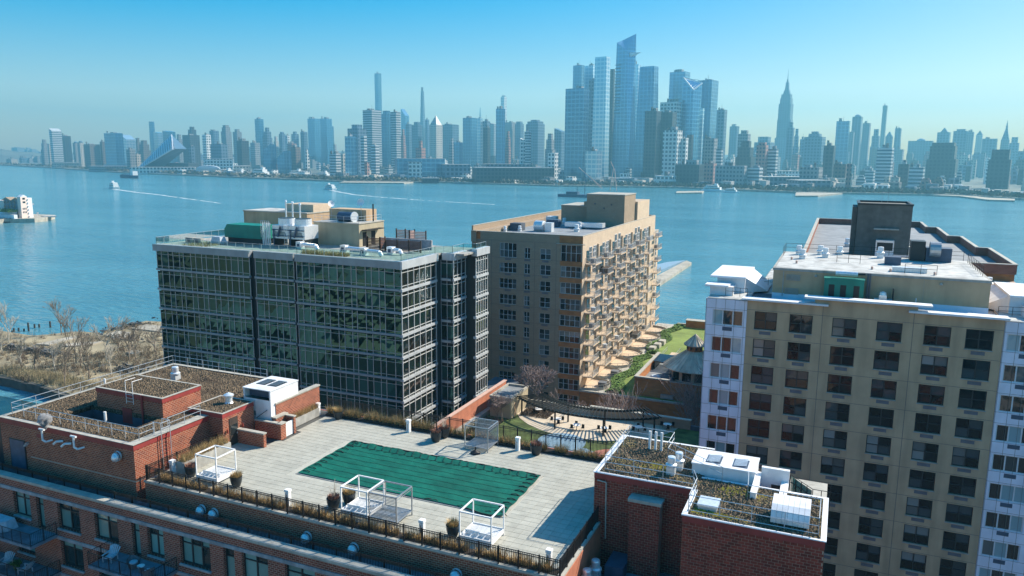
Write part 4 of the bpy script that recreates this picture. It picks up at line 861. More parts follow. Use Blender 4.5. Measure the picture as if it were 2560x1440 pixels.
# ================================================================ glass building
GX0, GX1, GY, GZ = -99.85, -54.34, 88.0, 45.8
G = thing('glass_building', 'dark green glass apartment block with thin pale mullions and grey floor bands', 'building', (-76, 100, 3))
FLH = 3.16
front_secs = [(GX0 + .5, -80.6, GY), (-79.7, -72.6, GY + .25), (-71.9, GX1, GY)]
levels = [GZ - 1.1 - FLH * k for k in range(14)]       # glass heads
frontpanes, sidepanes, restpanes = [], [], []
mull, mullf, spd, spdf = MB(), MB(), [], []
irregular = [1.0, 1.45, 1.0, 1.35, .85, 1.5, 1.0, 1.25, .9, 1.5]
opaque = []
for si, (x0, x1, y) in enumerate(front_secs):
    xs = [x0]; i = si * 3
    while xs[-1] < x1 - .7: xs.append(min(x1, xs[-1] + irregular[i % 10])); i += 1
    xs[-1] = x1
    for k, zt in enumerate(levels):
        zb = zt - FLH + .42
        for a, b in zip(xs, xs[1:]):
            (frontpanes if k < 9 else restpanes).append(('y', a + .04, b - .04, y, zb + .42, zt - .5)); restpanes.append(('y', a + .04, b - .04, y, zt - .46, zt - .03)); restpanes.append(('y', a + .04, b - .04, y, zb + .03, zb + .38))
        for a in xs: mullf.box(a - .042, a + .042, y - .07, y + .02, zb, zt, skip='tb')
        for zz in (zt - .48, zb + .40): mullf.box(x0, x1, y - .05, y - .001, zz - .025, zz + .025, skip='lr')
        spdf.append((x0 - .15, x1 + .0, y - .22, y + .3, zb - .30, zb))
# right side: three steps outward
side_secs = [(GX1, 88.0, 97.6), (GX1 + 2.04, 99.2, 103.15), (GX1 + 3.8, 103.2, 107.3)]
for si, (x, y0, y1) in enumerate(side_secs):
    n = 6 if si == 0 else 3 if si == 1 else 5; ys = [y0 + (y1 - y0) * j / n for j in range(n + 1)]
    for k, zt in enumerate(levels):
        zb = zt - FLH + .42
        for a, b in zip(ys, ys[1:]):
            (sidepanes if k < 8 else restpanes).append(('x', a + .04, b - .04, x, zb + .42, zt - .5)); restpanes.append(('x', a + .04, b - .04, x, zt - .46, zt - .03)); restpanes.append(('x', a + .04, b - .04, x, zb + .03, zb + .38))
        for a in ys: mull.box(x - .02, x + .09, a - .045, a + .045, zb, zt, skip='tb')
        for zz in (zt - .48, zb + .40): mull.box(x + .001, x + .08, y0, y1, zz - .03, zz + .03, skip='fk')
        spd.append((x - .3, x + .24, y0 - .2, y1 + .05, zb - .36, zb))
# recess faces between the steps
for (x0, x1, y) in ((GX1 + .02, GX1 + 2.04, 99.2),):
    for k, zt in enumerate(levels):
        zb = zt - FLH + .42
        for a, b in ((x0, x0 + 1.0), (x0 + 1.0, x1)): restpanes.append(('y', a + .04, b - .04, y, zb + .42, zt - .5)); mull.box(a - .03, a + .03, y - .06, y, zb, zt, skip='tb')
        mull.box(x0, x1, y - .05, y, zt - .5, zt - .45); spd.append((x0, x1 - .05, y - .2, y + .3, zb - .34, zb))
core = MB()
core.box(GX0 + .4, GX1 - .08, GY + .45, 107.2, 3, GZ - .4).box(GX1 - .08, GX1 + 1.95, 99.35, 107.2, 3, GZ - .4).box(GX1 + 1.95, GX1 + 3.72, 103.35, 107.25, 3, GZ - .05)
core.build('core_wall', 'dark_frame', G)
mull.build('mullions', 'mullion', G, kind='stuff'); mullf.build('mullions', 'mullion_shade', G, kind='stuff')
def pane_obj(p, name, matn, cache={}):
    ax, a, b, c, z0, z1 = p; key = (ax, round(b - a, 2), round(z1 - z0, 2), matn)
    if key not in cache:
        t = random.uniform(-.012, .012)
        q = MB(); q.face(((0, t, 0), (b - a, -t, 0), (b - a, 0, z1 - z0), (0, 0, z1 - z0)) if ax == 'y' else ((t, 0, 0), (-t, b - a, 0), (0, b - a, z1 - z0), (0, 0, z1 - z0))); cache[key] = q.mesh(name, matn)
    put(name, cache[key], G, (a, c, z0) if ax == 'y' else (c, a, z0))
# the largest 300: the right face and the front's right hand section first
front_sorted = sorted(frontpanes, key=lambda p: -p[1])
for p in sidepanes: pane_obj(p, 'pane', 'side_glass')
np_ = 300 - len(sidepanes)
for p in front_sorted[:np_]: pane_obj(p, 'pane', 'green_glass')
mf, ms_ = MB(), MB()
for p in front_sorted[np_:] + restpanes:
    ax, a, b, c, z0, z1 = p; t = random.uniform(-.012, .012)
    if ax == 'y': mf.face(((a, c + t, z0), (b, c - t, z0), (b, c, z1), (a, c, z1)))
    else: ms_.face(((c + t, a, z0), (c - t, b, z0), (c, b, z1), (c, a, z1)))
mf.build('front_panes', 'green_glass', G, kind='stuff'); ms_.build('side_panes', 'side_glass', G, kind='stuff')
for q in spdf: MB().box(*q[:2], q[2], q[3], q[4], q[5]).build('floor_band', 'spandrel_shade', G)
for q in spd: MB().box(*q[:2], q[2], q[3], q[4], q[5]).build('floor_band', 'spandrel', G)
for (a, b, y) in ((GX0, -80.5, GY), (-79.75, -72.5, GY + .25), (-72.0, GX1 + .0, GY)):
    MB().box(a - .0, b + .0, y - .32, y + .6, GZ - 1.05, GZ - .02).build('cornice', 'spandrel_shade', G)
for (x, y0, y1) in ((GX1, 87.69, 97.9), (GX1 + 2.04, 99.0, 103.2), (GX1 + 3.8, 103.0, 107.6)):
    e = .28 if x > GX1 + 3 else 0; MB().box(x - .6, x + .32, y0 + (.0 if x > GX1 else .02), y1, GZ - 1.1 + e, GZ - .02 + e + .004).build('cornice', 'spandrel', G)
MB().box(GX1 + .33, GX1 + 2.0, 98.9, 99.5, GZ - 1.1, GZ - .03).build('cornice', 'spandrel', G)
MB().box(GX0 + .1, GX1 - .1, GY + .7, 107.2, GZ - .38, GZ - .1).box(GX1 - .1, GX1 + 3.7, 99.5, 107.2, GZ - .38, GZ - .1).build('roof', 'concrete', G)
for (x0, x1) in ((-80.5, -79.75), (-72.5, -72.0)): MB().box(x0 + .02, x1 - .02, GY + .5, GY + .6, 3, GZ - .5).build('recess', 'black_metal', G)
# glass parapet
def glass_rail(pts, z, h, parent, step=1.6):
    for a, b in zip(pts, pts[1:]):
        a, b = Vector((*a, z)), Vector((*b, z)); d = (b - a).length; k = max(1, round(d / step)); m = MB()
        for i in range(k + 1): p = a.lerp(b, i / k); m.tube(p, p + Vector((0, 0, h)), .03, 4)
        m.tube(a + Vector((0, 0, h)), b + Vector((0, 0, h)), .03, 4); m.build('rail', 'pipe_rail', parent)
        MB().face((a + Vector((0, 0, .08)), b + Vector((0, 0, .08)), b + Vector((0, 0, h - .04)), a + Vector((0, 0, h - .04)))).build('rail_glass', 'clear_glass', parent)
m_, n, b = nodes('clear_glass'); tr = N(n, 'ShaderNodeBsdfTransparent'); tr.inputs[0].default_value = (.55, .82, .80, 1); gl = N(n, 'ShaderNodeBsdfGlossy'); gl.inputs['Roughness'].default_value = .05
fr = N(n, 'ShaderNodeFresnel'); fr.inputs[0].default_value = 1.5; mx = N(n, 'ShaderNodeMixShader'); L(n, mth(n, 'MINIMUM', fr.outputs[0], .6), mx.inputs[0]); L(n, tr.outputs[0], mx.inputs[1]); L(n, gl.outputs[0], mx.inputs[2]); L(n, mx.outputs[0], n.nodes['Material Output'].inputs['Surface'])
glass_rail([(GX0 + .3, 106.5), (GX0 + .3, GY + .2), (-72, GY + .3), (GX1 - .1, GY + .2), (GX1 - .1, 97.6), (GX1 + 1.9, 99.3), (GX1 + 1.9, 102.8), (GX1 + 3.7, 103.4), (GX1 + 3.7, 107)], GZ, 1.05, G)
# rooftop things
RT = GZ - .08
t = thing('generator', 'big dark green generator housing at the left of the glass roof', 'generator', (-88, 96, RT))
MB().prism([(-91.9, 95.0), (-84.1, 95.0), (-84.1, 98.2), (-91.9, 98.2)], RT + .9, 48.0).build('housing', 'green_unit', t)
m = MB(); m.v = [(-91.9, 95, 48.0), (-84.1, 95, 48.0), (-84.1, 98.2, 48.0), (-91.9, 98.2, 48.0), (-91.3, 95, 48.75), (-84.1, 95.0, 48.75), (-84.1, 98.2, 48.75), (-91.3, 98.2, 48.75)]; m.f = [(0, 1, 5, 4), (1, 2, 6, 5), (2, 3, 7, 6), (3, 0, 4, 7), (4, 5, 6, 7)]; m.m = [0] * 5; m.build('canopy', 'green_unit', t)
MB().box(-91.5, -84.5, 95.3, 97.9, RT, RT + .9).build('base_frame', 'dark_frame', t)
t = thing('cooling_tower', 'steel twin-cell cooling tower beside the green generator', 'cooling tower', (-79, 97, RT))
for i, x0 in enumerate((-82.3, -79.1)):
    MB().box(x0, x0 + 3.1, 95.2, 98.6, RT + 1.2, 49.0).build('cell', 'galvanised', t)
    MB().cyl(x0 + 1.55, 96.9, 49.0, 50.0, 1.35, 1.3, 22).build('fan_cylinder', 'galvanised', t); MB().cyl(x0 + 1.55, 96.9, 50.0, 50.06, 1.2, n=20).build('fan_guard', 'dark_frame', t)
    MB().prism([(x0 + .3, 95.15), (x0 + 2.8, 95.15), (x0 + 2.8, 95.2), (x0 + .3, 95.2)], RT + 1.5, RT + 2.3, scale=.75).build('inlet_panel', 'concrete', t)
    m = MB()
    for z in (47.4, 48.3): m.tube((x0, 95.1, z), (x0 + 3.1, 95.1, z), .07, 5)
    m.tube((x0 + 1.2, 95.0, 47.2), (x0 + 1.9, 94.9, 48.9), .16, 7).tube((x0 + .4, 95.05, RT), (x0 + .4, 95.05, 48.4), .1, 6); m.build('pipework', 'blue_louvre', t)
for x in (-82.2, -79.2, -76.2): MB().box(x, x + .15, 95.3, 98.5, RT, RT + 1.2).build('leg', 'dark_frame', t)
m = MB(); railing(m, [(-84.0, 94.6, RT + 1.3), (-82.4, 94.6, RT + 1.3)], 2.6, rails=(1, .7, .4), step=.4)
for k in range(5): m.tube((-83.9 + k * .35, 94.9, RT), (-83.9 + k * .35, 94.9, RT + 3.6), .09, 6)
m.build('pipe_rack', 'galvanised', t); ladder('ladder', -79.3, 94.7, RT - 0, 49.2, 'x', 'galvanised', .5, 0, t)
t = thing('roof_penthouse', 'tan lift penthouse at the back left of the glass roof', 'penthouse', (-92, 108, RT)); MB().box(-99.0 + 0, -85.0, 107.25, 114, RT, 49.8).build('wall', 'tan_stucco', t); MB().box(-99.1, -84.9, 107.15, 114.1, 49.8, 50.0).build('coping', 'coping_stone', t); MB().box(-98.6, -86, 107.8, 113.4, 50.0, 50.03).build('roof', 'pale_roof', t)
MB().box(-91, -84.95, 109, 114, 50.0, 51.3).build('upper_box', 'cream_masonry', t); MB().box(-99, -84.9, 107.26, 114, 3, RT).build('block_behind', 'tan_stucco', G)
t = thing('roof_penthouse', 'buff stair penthouse in the middle of the glass roof, its right wall in full sun', 'penthouse', (-72, 102, RT))
MB().box(-78.0, -69.3, 100.0, 107.1, RT, 49.25).build('wall', 'buff_stucco', t); MB().box(-78.1, -69.2, 99.9, 107.15, 49.25, 49.38).build('coping', 'coping_stone', t); MB().box(-77.6, -69.7, 100.4, 106.9, 49.38, 49.41).build('roof', 'pale_roof', t)
MB().box(-77.8, -70.6, 104.0, 107.0, 49.42, 51.2).build('upper_box', 'tan_stucco', t)
MB().box(-69.3, -69.22, 101.0, 101.9, RT, RT + 2.2).box(-69.3, -69.22, 103.4, 104.4, RT, RT + 2.2).build('door', 'black_metal', t); MB().box(-69.22, -68.2, 100.6, 105.6, RT + 2.5, RT + 2.62).build('canopy', 'black_metal', t)
m = MB(); railing(m, [(-77.8, 100.1, 49.4), (-69.4, 100.1, 49.4), (-69.4, 106.5, 49.4)], 1.0, step=1.5); m.build('pipe_railing', 'pipe_rail', t)
for i, (x, y, h) in enumerate(((-83.6, 100.2, 52.3), (-82.4, 100.4, 52.1), (-80.6, 100.0, 51.9))):
    t = thing('flue', ('leftmost', 'middle', 'rightmost')[i] + ' of three steel flues behind the cooling tower', 'flue', (x, y, RT), 'flues on the glass roof'); MB().tube((x, y, RT), (x, y, h), .13, 8).build('stack', 'galvanised', t); MB().cyl(x, y, h, h + .3, .24, .15, 8).build('cowl', 'galvanised', t)
def dish(x, y, z, h, lb, r=.55, az=.6):
    t = thing('satellite_dish', lb, 'satellite dish', (x, y, z)); MB().tube((x, y, z), (x, y, z + h), .04, 5).build('mast', 'grey_metal', t)
    m = MB(); c = Vector((x, y, z + h)); d = Vector((math.cos(az) * .9, -math.sin(az) * .9, .4)).normalized(); a = d.orthogonal().normalized(); b_ = d.cross(a)
    for k in range(14):
        p = [2 * PI * (k + q) / 14 for q in (0, 1)]; m.face((c, c + (a * math.cos(p[0]) + b_ * math.sin(p[0])) * r + d * r * .3, c + (a * math.cos(p[1]) + b_ * math.sin(p[1])) * r + d * r * .3))
    m.build('reflector', 'white_paint', t)
dish(-77.0, 103.4, 49.4, 2.6, 'white dish on a mast at the left of the buff penthouse'); dish(-71.3, 103.6, 49.4, 3.0, 'white round dish on a mast at the right of the buff penthouse', .6, 1.3)
o = MB().tube((-69.6, 104.5, 49.3), (-69.6, 104.5, 52.2), .12, 8).build('flue', 'dark_frame'); tag(o, 'thin dark flue at the right corner of the buff penthouse', 'flue')
t = thing('roof_blower', 'blue barrel shaped blower lying on the buff penthouse', 'blower', (-72.6, 102, 49.4)); m = MB().tube((-74.4, 102.2, 50.2), (-71.4, 101.8, 50.2), .75, 16); m.build('barrel', 'blue_louvre', t); MB().tube((-71.4, 101.8, 50.2), (-71.3, 101.78, 50.2), .85, 16).build('rim', 'galvanised', t); MB().box(-74.2, -71.6, 101.4, 102.6, 49.4, 49.6).build('base', 'dark_frame', t)
def duct(x0, x1, y, lb):
    t = thing('roof_duct', lb, 'duct', (x0, y, RT), 'silver ducts on the glass roof'); MB().tube((x0, y, RT + .7), (x1, y - .3, RT + .65), .28, 9).tube((x1, y - .3, RT + .65), (x1 + .35, y - .35, RT + .1), .28, 9).build('duct', 'galvanised', t); MB().box(x0 - .9, x0, y - .5, y + .5, RT, RT + 1.1).build('fan_box', 'galvanised', t); MB().box(x0 - .7, x0 - .2, y - .53, y - .5, RT + .3, RT + .8).build('grille', 'blue_louvre', t)
duct(-75.5, -72.8, 94.0, 'silver duct with a fan box at the foot of the buff penthouse'); duct(-66.8, -63.9, 93.2, 'silver duct with a fan box in front of the brown slat fence, left one'); duct(-62.4, -60.0, 91.8, 'silver duct with a fan box in front of the brown slat fence, right one'); duct(-59.6, -58.4, 94.6, 'short silver duct near the right parapet of the glass roof')
def slat_fence(pts, z, h, lb, mat='wood_slat'):
    t = thing('slat_fence', lb, 'fence', (*pts[0], z)); n = 9
    for a, b in zip(pts, pts[1:]):
        for i in range(n): zz = z + .15 + i * h / n; MB().bar((*a, zz), (*b, zz), .05, h / n * .72).build('slat', mat, t)
        d = math.hypot(b[0] - a[0], b[1] - a[1]); k = max(1, round(d / 2))
        for i in range(k + 1): x, y = a[0] + (b[0] - a[0]) * i / k, a[1] + (b[1] - a[1]) * i / k; MB().box(x - .08, x + .08, y - .08, y + .08, z, z + h + .2).build('post', 'dark_wood', t)
slat_fence([(-67.0, 98.6), (-65.2, 96.2), (-63.0, 96.2), (-63.0, 97.6)], RT, 2.0, 'brown slat fence zigzagging right of the buff penthouse'); slat_fence([(-63, 97.7), (-57.0, 97.9)], RT, 1.6, 'long low brown slat fence on the glass roof')
slat_fence([(-66.6, 106.6), (-63.2, 106.6), (-63.2, 105), (-60.4, 105.4)], RT, 2.3, 'rust coloured slat screen at the back of the glass roof', 'salmon')
MB().box(-66.5, -57.2, 101.5, 101.8, RT, RT + 1.5).build('roof_parapet', 'lintel_stone', G)
o = MB().blades(-72, -64, 89.0, 90.2, RT, 900, .7, .05, .4).build('roof_shrubs', 'dry_grass'); o['kind'] = 'stuff'; tag(o, 'dry shrubs in beds behind the glass parapet', 'shrubs')
o = MB().blades(-95, -90, 88.8, 93.5, RT, 700, .35, .06, .5).build('roof_shrubs', 'reed_grass'); o['kind'] = 'stuff'; tag(o, 'low brown planting at the left end of the glass roof', 'shrubs')
for i, (x, y) in enumerate(((-96.6, 92.4), (-94.7, 92.2))):
    t = thing('condenser', ('left', 'right')[i] + ' one of two grey condensers on the left terrace of the glass roof', 'air conditioner', (x, y, RT)); MB().box(x - .8, x + .8, y - .35, y + .35, RT, RT + .85).build('case', 'coping_stone', t); MB().box(x - .7, x + .2, y - .37, y - .352, RT + .15, RT + .75).build('grille', 'grille', t)
o = MB().prism([(-92.5, 92.3), (-90.2, 92.2), (-90.0, 93.6), (-92.0, 93.8)], RT, RT + 1.2, scale=.7).build('covered_furniture', 'furniture_cover'); tag(o, 'pile of white covered furniture left of the green generator', 'furniture cover')

# ================================================================ balcony tower (cream and brown)
CX0, CX1, CY0, CY1, CZ = -62.75, -41.0, 126.0, 181.0, 46.35
T = thing('balcony_tower', 'cream and brown apartment tower stacked with balconies on its sunny side', 'building', (-52, 150, 3))
fl_top = [40.9 - 2.93 * k for k in range(9)]
holes = []; wn = []
for x0, x1, cols in ((-56.84, -53.5, 4), (-51.95, -50.85, 2), (-48.9, -46.9, 2)):
    zt0 = 44.5 if cols == 4 else 43.8
    holes.append((x0, x1, 41.85, zt0)); wn.append((x0, x1, 41.85, zt0, cols))
    for z in fl_top: holes.append((x0, x1, z - 1.85, z)); wn.append((x0, x1, z - 1.85, z, cols))
bay = [(-45.0, -41.25, 41.6, 44.7)] + [(-45.0, -41.25, z - 1.95, z + .05) for z in fl_top]
m = MB(); wall_y(m, CX0 + 2.0, CX1, 5, CZ, CY0, holes + bay, .25, 0, 0); wall_x(m, CY0 + .001, CY1, 5, CZ, CX1, [], .2, 1)
m.box(CX0, CX0 + 2.0, CY0 + .5, CY1, 5, CZ - .01, 0).box(CX0, CX1 - .4, CY0 + 1.2, CY1, CZ - 1.0, CZ - .95, 2)
for f in (0,): m.box(CX0 + 2, CX1 - .8, CY0 + .45, CY0 + .5, 5, CZ - 1, 3)
m.box(CX0, CX1, CY1, CY1 + .3, 5, CZ, 1)
m.build('wall', ['tan_masonry', 'cream_masonry', 'grey_roof', 'black_metal'], T)
for k in range(12):
    z = 5 + (CZ - 5) * 0 + [38.8, 33, 27, 21, 15, 9, 5, 5, 5, 5, 5, 5][k] if k < 7 else None
MB().box(CX0 - .02, CX0 + 2.0 - .05, CY0 + .44, CY0 + .498, 5, 38.8).box(CX0 - .05, CX0 - .002, CY0 + .5, CY0 + 6, 5, 38.8).build('brick_pier', 'brick_podium', T)
MB().box(-45.3, CX1 + .012, CY0 - .03, CY0 - .001, 44.9, CZ - .05).box(CX0 - .01, CX0 + 1.9, CY0 + .45, CY0 + .497, 44.9, CZ - .1).build('brick_band', 'brick_podium', T)
for z in fl_top: MB().box(-45.15, CX1 + .01, CY0 - .035, CY0 - .002, z + .12, z + .95).build('brick_band', 'brick_podium', T)
MB().box(-45.2, CX1 + .01, CY0 - .03, CY0 - .002, 5, 14.4 - 1.9 + 3.1).build('brick_band', 'brick_podium', T)
MB().box(-45.8, CX1 + .5, CY0 - .35, CY0 - .04, 44.85, 44.97).build('ledge', 'coping_stone', T)
for a, b, c, d, k in wn:
    window_y(T, a, b, c, d, CY0 + .1, 'white_vinyl', 'room_glass', cols=k, rows=(0.5,), fw=.06)
    MB().box((a + b) / 2 - .6, (a + b) / 2 + .6, CY0 - .015, CY0 - .001, c - .5, c - .15).build('grille', 'grille', T)
for a, b, c, d in bay: window_y(T, a, b, c, d, CY0 + .08, 'white_vinyl', 'room_glass', cols=4, rows=(0.55,), fw=.06)
m = MB()
for z in (38.85, 44.85, 35.9, 33.0, 30.1, 27.1, 24.2, 21.3, 18.4, 41.75): m.box(CX0 + 2.0, -45.2, CY0 - .006, CY0 - .001, z, z + .05)
for x in (-58.5, -50.0, -45.9): m.box(x, x + .06, CY0 - .007, CY0 - .001, 5, 45)
m.build('joint_lines', 'panel_joint', T, kind='stuff')
# parapet ring and roof
m = MB(); m.box(CX0, CX1, CY0, CY0 + .35, CZ, CZ + .08).box(CX1 - .35, CX1 + .02, CY0 + .35, CY1, CZ, CZ + .08).box(CX0, CX0 + .4, CY0 + .35, CY1, CZ + .9, CZ + .98).box(CX0, CX1, CY1 - .3, CY1, CZ, CZ + .08); m.build('coping', 'coping_stone', T)
MB().box(CX0 + .05, CX0 + .35, CY0 + .36, CY1 - .4, CZ - 1, CZ + .9).build('left_parapet', 'tan_masonry', T)
MB().box(CX0, CX0 + 1, CY0 + .2, CY0 + .5, CZ - 2, CZ + .0).build('corner_parapet', 'tan_masonry', T)
# sunny side: windows and balconies
def win_x(parent, x, y0, y1, z0, z1, cache={}):
    key = (round(y1 - y0, 2), round(z1 - z0, 2))
    if key not in cache:
        w, h = y1 - y0, z1 - z0; f = MB().box(-.02, .06, 0, w, 0, h * .03).box(-.02, .06, 0, w, h * .97, h).box(-.02, .06, 0, .07, .03 * h, .97 * h).box(-.02, .06, w - .07, w, .03 * h, .97 * h).box(-.02, .07, w / 2 - .05, w / 2 + .05, .03 * h, .97 * h).box(-.02, .05, .07, w - .07, h * .5, h * .55)
        g1 = MB().face(((.02, .07, .03), (.02, w / 2, .03), (.02, w / 2, h - .03), (.02, .07, h - .03))).mesh('pane', 'room_glass'); g2 = MB().face(((.02, w / 2, .03), (.02, w - .07, .03), (.02, w - .07, h - .03), (.02, w / 2, h - .03))).mesh('pane', 'room_glass')
        cache[key] = (f.mesh('window', 'white_vinyl'), g1, g2)
    fm, g1, g2 = cache[key]; o = put('window', fm, parent, (x, y0, z0)); put('pane', g1, o, (x, y0, z0)); put('pane', g2, o, (x, y0, z0))
balc_y = [129.5, 137.6, 146.0, 154.0, 161.8, 170.0, 182.0]
fl_z = [41.35 - 2.93 * k for k in range(8)]
slab = MB().box(0, 1.9, -1.9, 1.9, -.2, 0).mesh('balcony', 'cream_masonry')
rl = MB(); railing(rl, [(0, -1.85, 0), (1.85, -1.85, 0), (1.85, 1.85, 0), (0, 1.85, 0)], 1.0, rails=(1, .1), step=1.2, r=.03, post=.035)
for a, b in (((0, -1.85), (1.85, -1.85)), ((1.85, -1.85), (1.85, 1.85)), ((1.85, 1.85), (0, 1.85))):
    d = math.hypot(b[0] - a[0], b[1] - a[1]); k = int(d / .22)
    for i in range(k): x, y = a[0] + (b[0] - a[0]) * i / k, a[1] + (b[1] - a[1]) * i / k; rl.box(x - .014, x + .014, y - .014, y + .014, .05, 1.0, skip='tb')
rlm = rl.mesh('railing', 'pipe_rail')
doorm = MB().box(-.02, .03, -.95, .95, 0, 2.15).mesh('balcony_door', 'side_glass')
things_on = [MB().box(.5, 1.2, -.6, .6, 0, .75).mesh('balcony_furniture', 'weave'), MB().cyl(1, .3, 0, .7, .45, n=10).mesh('balcony_furniture', 'furniture_cover'), MB().box(.3, 1.7, -1.78, 1.78, .1, .92).mesh('rail_screen', 'dark_wood')]
for k, z in enumerate(fl_z):
    for j, y in enumerate(balc_y):
        zz = z + (.15 if j % 2 else 0)
        xx = CX1 + (.02 if j < 6 else -.6)
        o = put('balcony', slab, T, (xx, y, zz)); put('railing', rlm, o, (xx, y, zz))
        if random.random() < .5: put('balcony_furniture', random.choice(things_on[:2]), T, (xx, y, zz + .002))
        elif random.random() < .12: put('rail_screen', things_on[2], T, (xx, y, zz + .002))
        if j < 6: put('balcony_door', doorm, T, (CX1 + .01, y + .4, zz))
    for j, y in enumerate(balc_y[:6]):
        win_x(T, CX1 + .01, y + 2.3, y + 4.0, z + .7, z + 2.4); 
        MB().box(CX1 + .001, CX1 + .35, y + 5.0, y + 5.5, z - .3, z + 2.9).build('pilaster', 'cream_masonry', T) if k < 8 else None
for j, y in enumerate(balc_y[:6]):
    win_x(T, CX1 + .01, y + .2, y + 1.7, 42.0, 44.1 + (.8 if j in (2, 4) else 0)); win_x(T, CX1 + .01, y + 2.8, y + 4.3, 42.0, 44.1 + (.8 if j in (2, 4) else 0)); MB().box(CX1, CX1 + .04, y - 1.4, y - .5, 41.4, 43.6).build('door', 'side_glass', T)
MB().box(CX1 - 8, CX1 - .7, CY1 + .3, 188.5, 5, 42.1).build('rear_wing', 'cream_masonry', T); MB().box(CX1 - 8.1, CX1 - .6, CY1 + .3, 188.6, 42.1, 42.3).build('coping', 'coping_stone', T)
for k in range(9):
    for y in (182.6, 185.2): win_x(T, CX1 - .69, y, y + 1.3, 39.0 - 2.93 * k, 40.8 - 2.93 * k)
# penthouse block and roof plant
t = thing('roof_penthouse', 'tall blank brown lift block on the balcony tower roof', 'penthouse', (-46, 158, CZ - 1))
MB().box(-49.8, -41.6, 155, 164, CZ - .95, 52.1).build('wall', 'tan_masonry', t); MB().box(-49.9, -41.5, 154.9, 164.1, 52.1, 52.3).build('coping', 'coping_stone', t); MB().box(-56.2, -49.85, 157, 168, CZ - .95, 49.5).build('side_block', 'tan_masonry', t); MB().box(-56.3, -49.86, 156.9, 168, 49.5, 49.65).build('coping', 'coping_stone', t); MB().box(-50.6, -49.82, 155.6, 164, 49.7, 50.6).build('step', 'tan_masonry', t); MB().box(-46.5, -41.1, 164.1, 175, CZ - .9, 50.4).build('rear_block', 'cream_masonry', t)
for i, (x, z) in enumerate(((-48.0, 50.1), (-46.0, 49.2), (-44.4, 50.0))): MB().cyl(x, 154.95, z, z + .3, .15, n=8).build('wall_lamp', 'grille', t)
q = [(s_[0], s_[1]) for s_ in ((300, 318), (398, 315), (760, 265), (695, 270), (838, 262), (778, 318), (795, 300), (935, 275), (950, 272), (1030, 240), (1008, 238))]
for i, (a, b) in enumerate(q):
    p_ = at_z(1150 + a / 2.667, 460 + b / 2.667, CZ - .95); s = 1.0 if i > 1 else .7
    lb = ('small roof vent at the near left of the balcony tower roof', 'small roof vent by the near parapet of the balcony tower, right of the other', 'white roof fan in the middle of the balcony tower roof', 'white roof fan left of the middle one on the balcony tower roof', 'white roof fan right of the middle one, near the lift block', 'front one of two roof fans near the sunny parapet', 'back one of two roof fans near the sunny parapet', 'left one of a close pair of fans before the lift block', 'right one of a close pair of fans before the lift block', 'farthest roof fan by the foot of the lift block', 'roof fan just left of the farthest one by the lift block')[i]
    curb_fan(p_.x, p_.y, CZ - .95, .35, lb, 'fans on the balcony tower roof', s * 1.35, hm='white_paint')
p_ = at_z(1350, 578, CZ - .95); t = thing('fan_scroll', 'big round silver fan scroll on the balcony tower roof', 'blower', (p_.x, p_.y, CZ - 1)); m = MB().tube((p_.x - .9, p_.y, CZ + .1), (p_.x + .9, p_.y - .2, CZ + .1), 1.05, 18); m.build('drum', 'galvanised', t); MB().box(p_.x + 1.2, p_.x + 2.6, p_.y - .6, p_.y + .9, CZ - .95, CZ + .8).build('motor_box', 'galvanised', t); MB().box(p_.x - 1.2, p_.x + 1.1, p_.y - .5, p_.y + .5, CZ - .95, CZ - .7).build('base', 'grey_metal', t)
p_ = at_z(1375, 560, CZ - .95); t = thing('rooftop_unit', 'white boxy unit with a frame behind the fan scroll', 'cooling unit', (p_.x, p_.y, CZ - 1)); MB().box(p_.x - 1, p_.x + 1.2, p_.y, p_.y + 2, CZ - .95, CZ + .7).build('casing', 'white_metal', t); m = MB(); railing(m, [(p_.x - 1.2, p_.y - .2, CZ - .9), (p_.x + 1.6, p_.y - .2, CZ - .9)], 1.8, step=.6); m.build('frame', 'pipe_rail', t)
t = thing('rooftop_unit', 'long silver air handling duct before the lift block', 'cooling unit', (-50, 150, CZ - 1)); MB().box(-52.6, -44.5, 149.2, 151.2, CZ - .6, CZ + .3).build('casing', 'galvanised', t); MB().box(-57.2, -54.6, 150.8, 152.4, CZ - .9, CZ + .5).build('end_box', 'blue_louvre', t)
o = MB().box(-60.6, -58.2, 139.2, 141.4, CZ - .95, CZ + .5).build('roof_hatch_box', 'dark_roof'); tag(o, 'black hatch box by the left parapet of the balcony tower', 'roof hatch')

# ================================================================ podium garden of the balcony tower
PO = thing('garden_podium', 'long brick podium carrying the lawn beside the balcony tower', 'building', (-20, 150, 3))
m = MB(); m.box(-40.95, 20, 126.05, 189.0, 3, 18.45); m.build('podium_wall', 'brick_podium', PO)
m = MB(); x = -41
while x < 20: m.box(x, x + 2.9, 125.9, 126.4, 18.45, 18.75); x += 3
m.build('coping', 'coping_stone', PO, kind='stuff'); MB().box(-36, 20, 188.5, 189.1, 18.4, 19.0).build('coping', 'coping_stone', PO)
MB().box(-24.5, 2, 125.95, 126.04, 3, 15.2).build('shadow_base', 'concrete', PO)
for x in (-30.8, -28.6, -26.4): MB().box(x, x + 1.3, 125.97, 126.04, 14.6, 15.8).build('window', 'side_glass', PO)
lw = MB().box(-36.5, 19.9, 126.4, 188.5, 18.45, 18.62).build('lawn', 'lawn'); lw['kind'] = 'structure'
MB().box(-40.95, -36.51, 126.4, 188.5, 18.45, 18.60).build('patio_paving', 'coping_stone', PO)
pw = MB().box(-41, 10, 155.0, 156.4, 18.62, 18.68).build('path', 'sand_path'); pw['kind'] = 'structure'
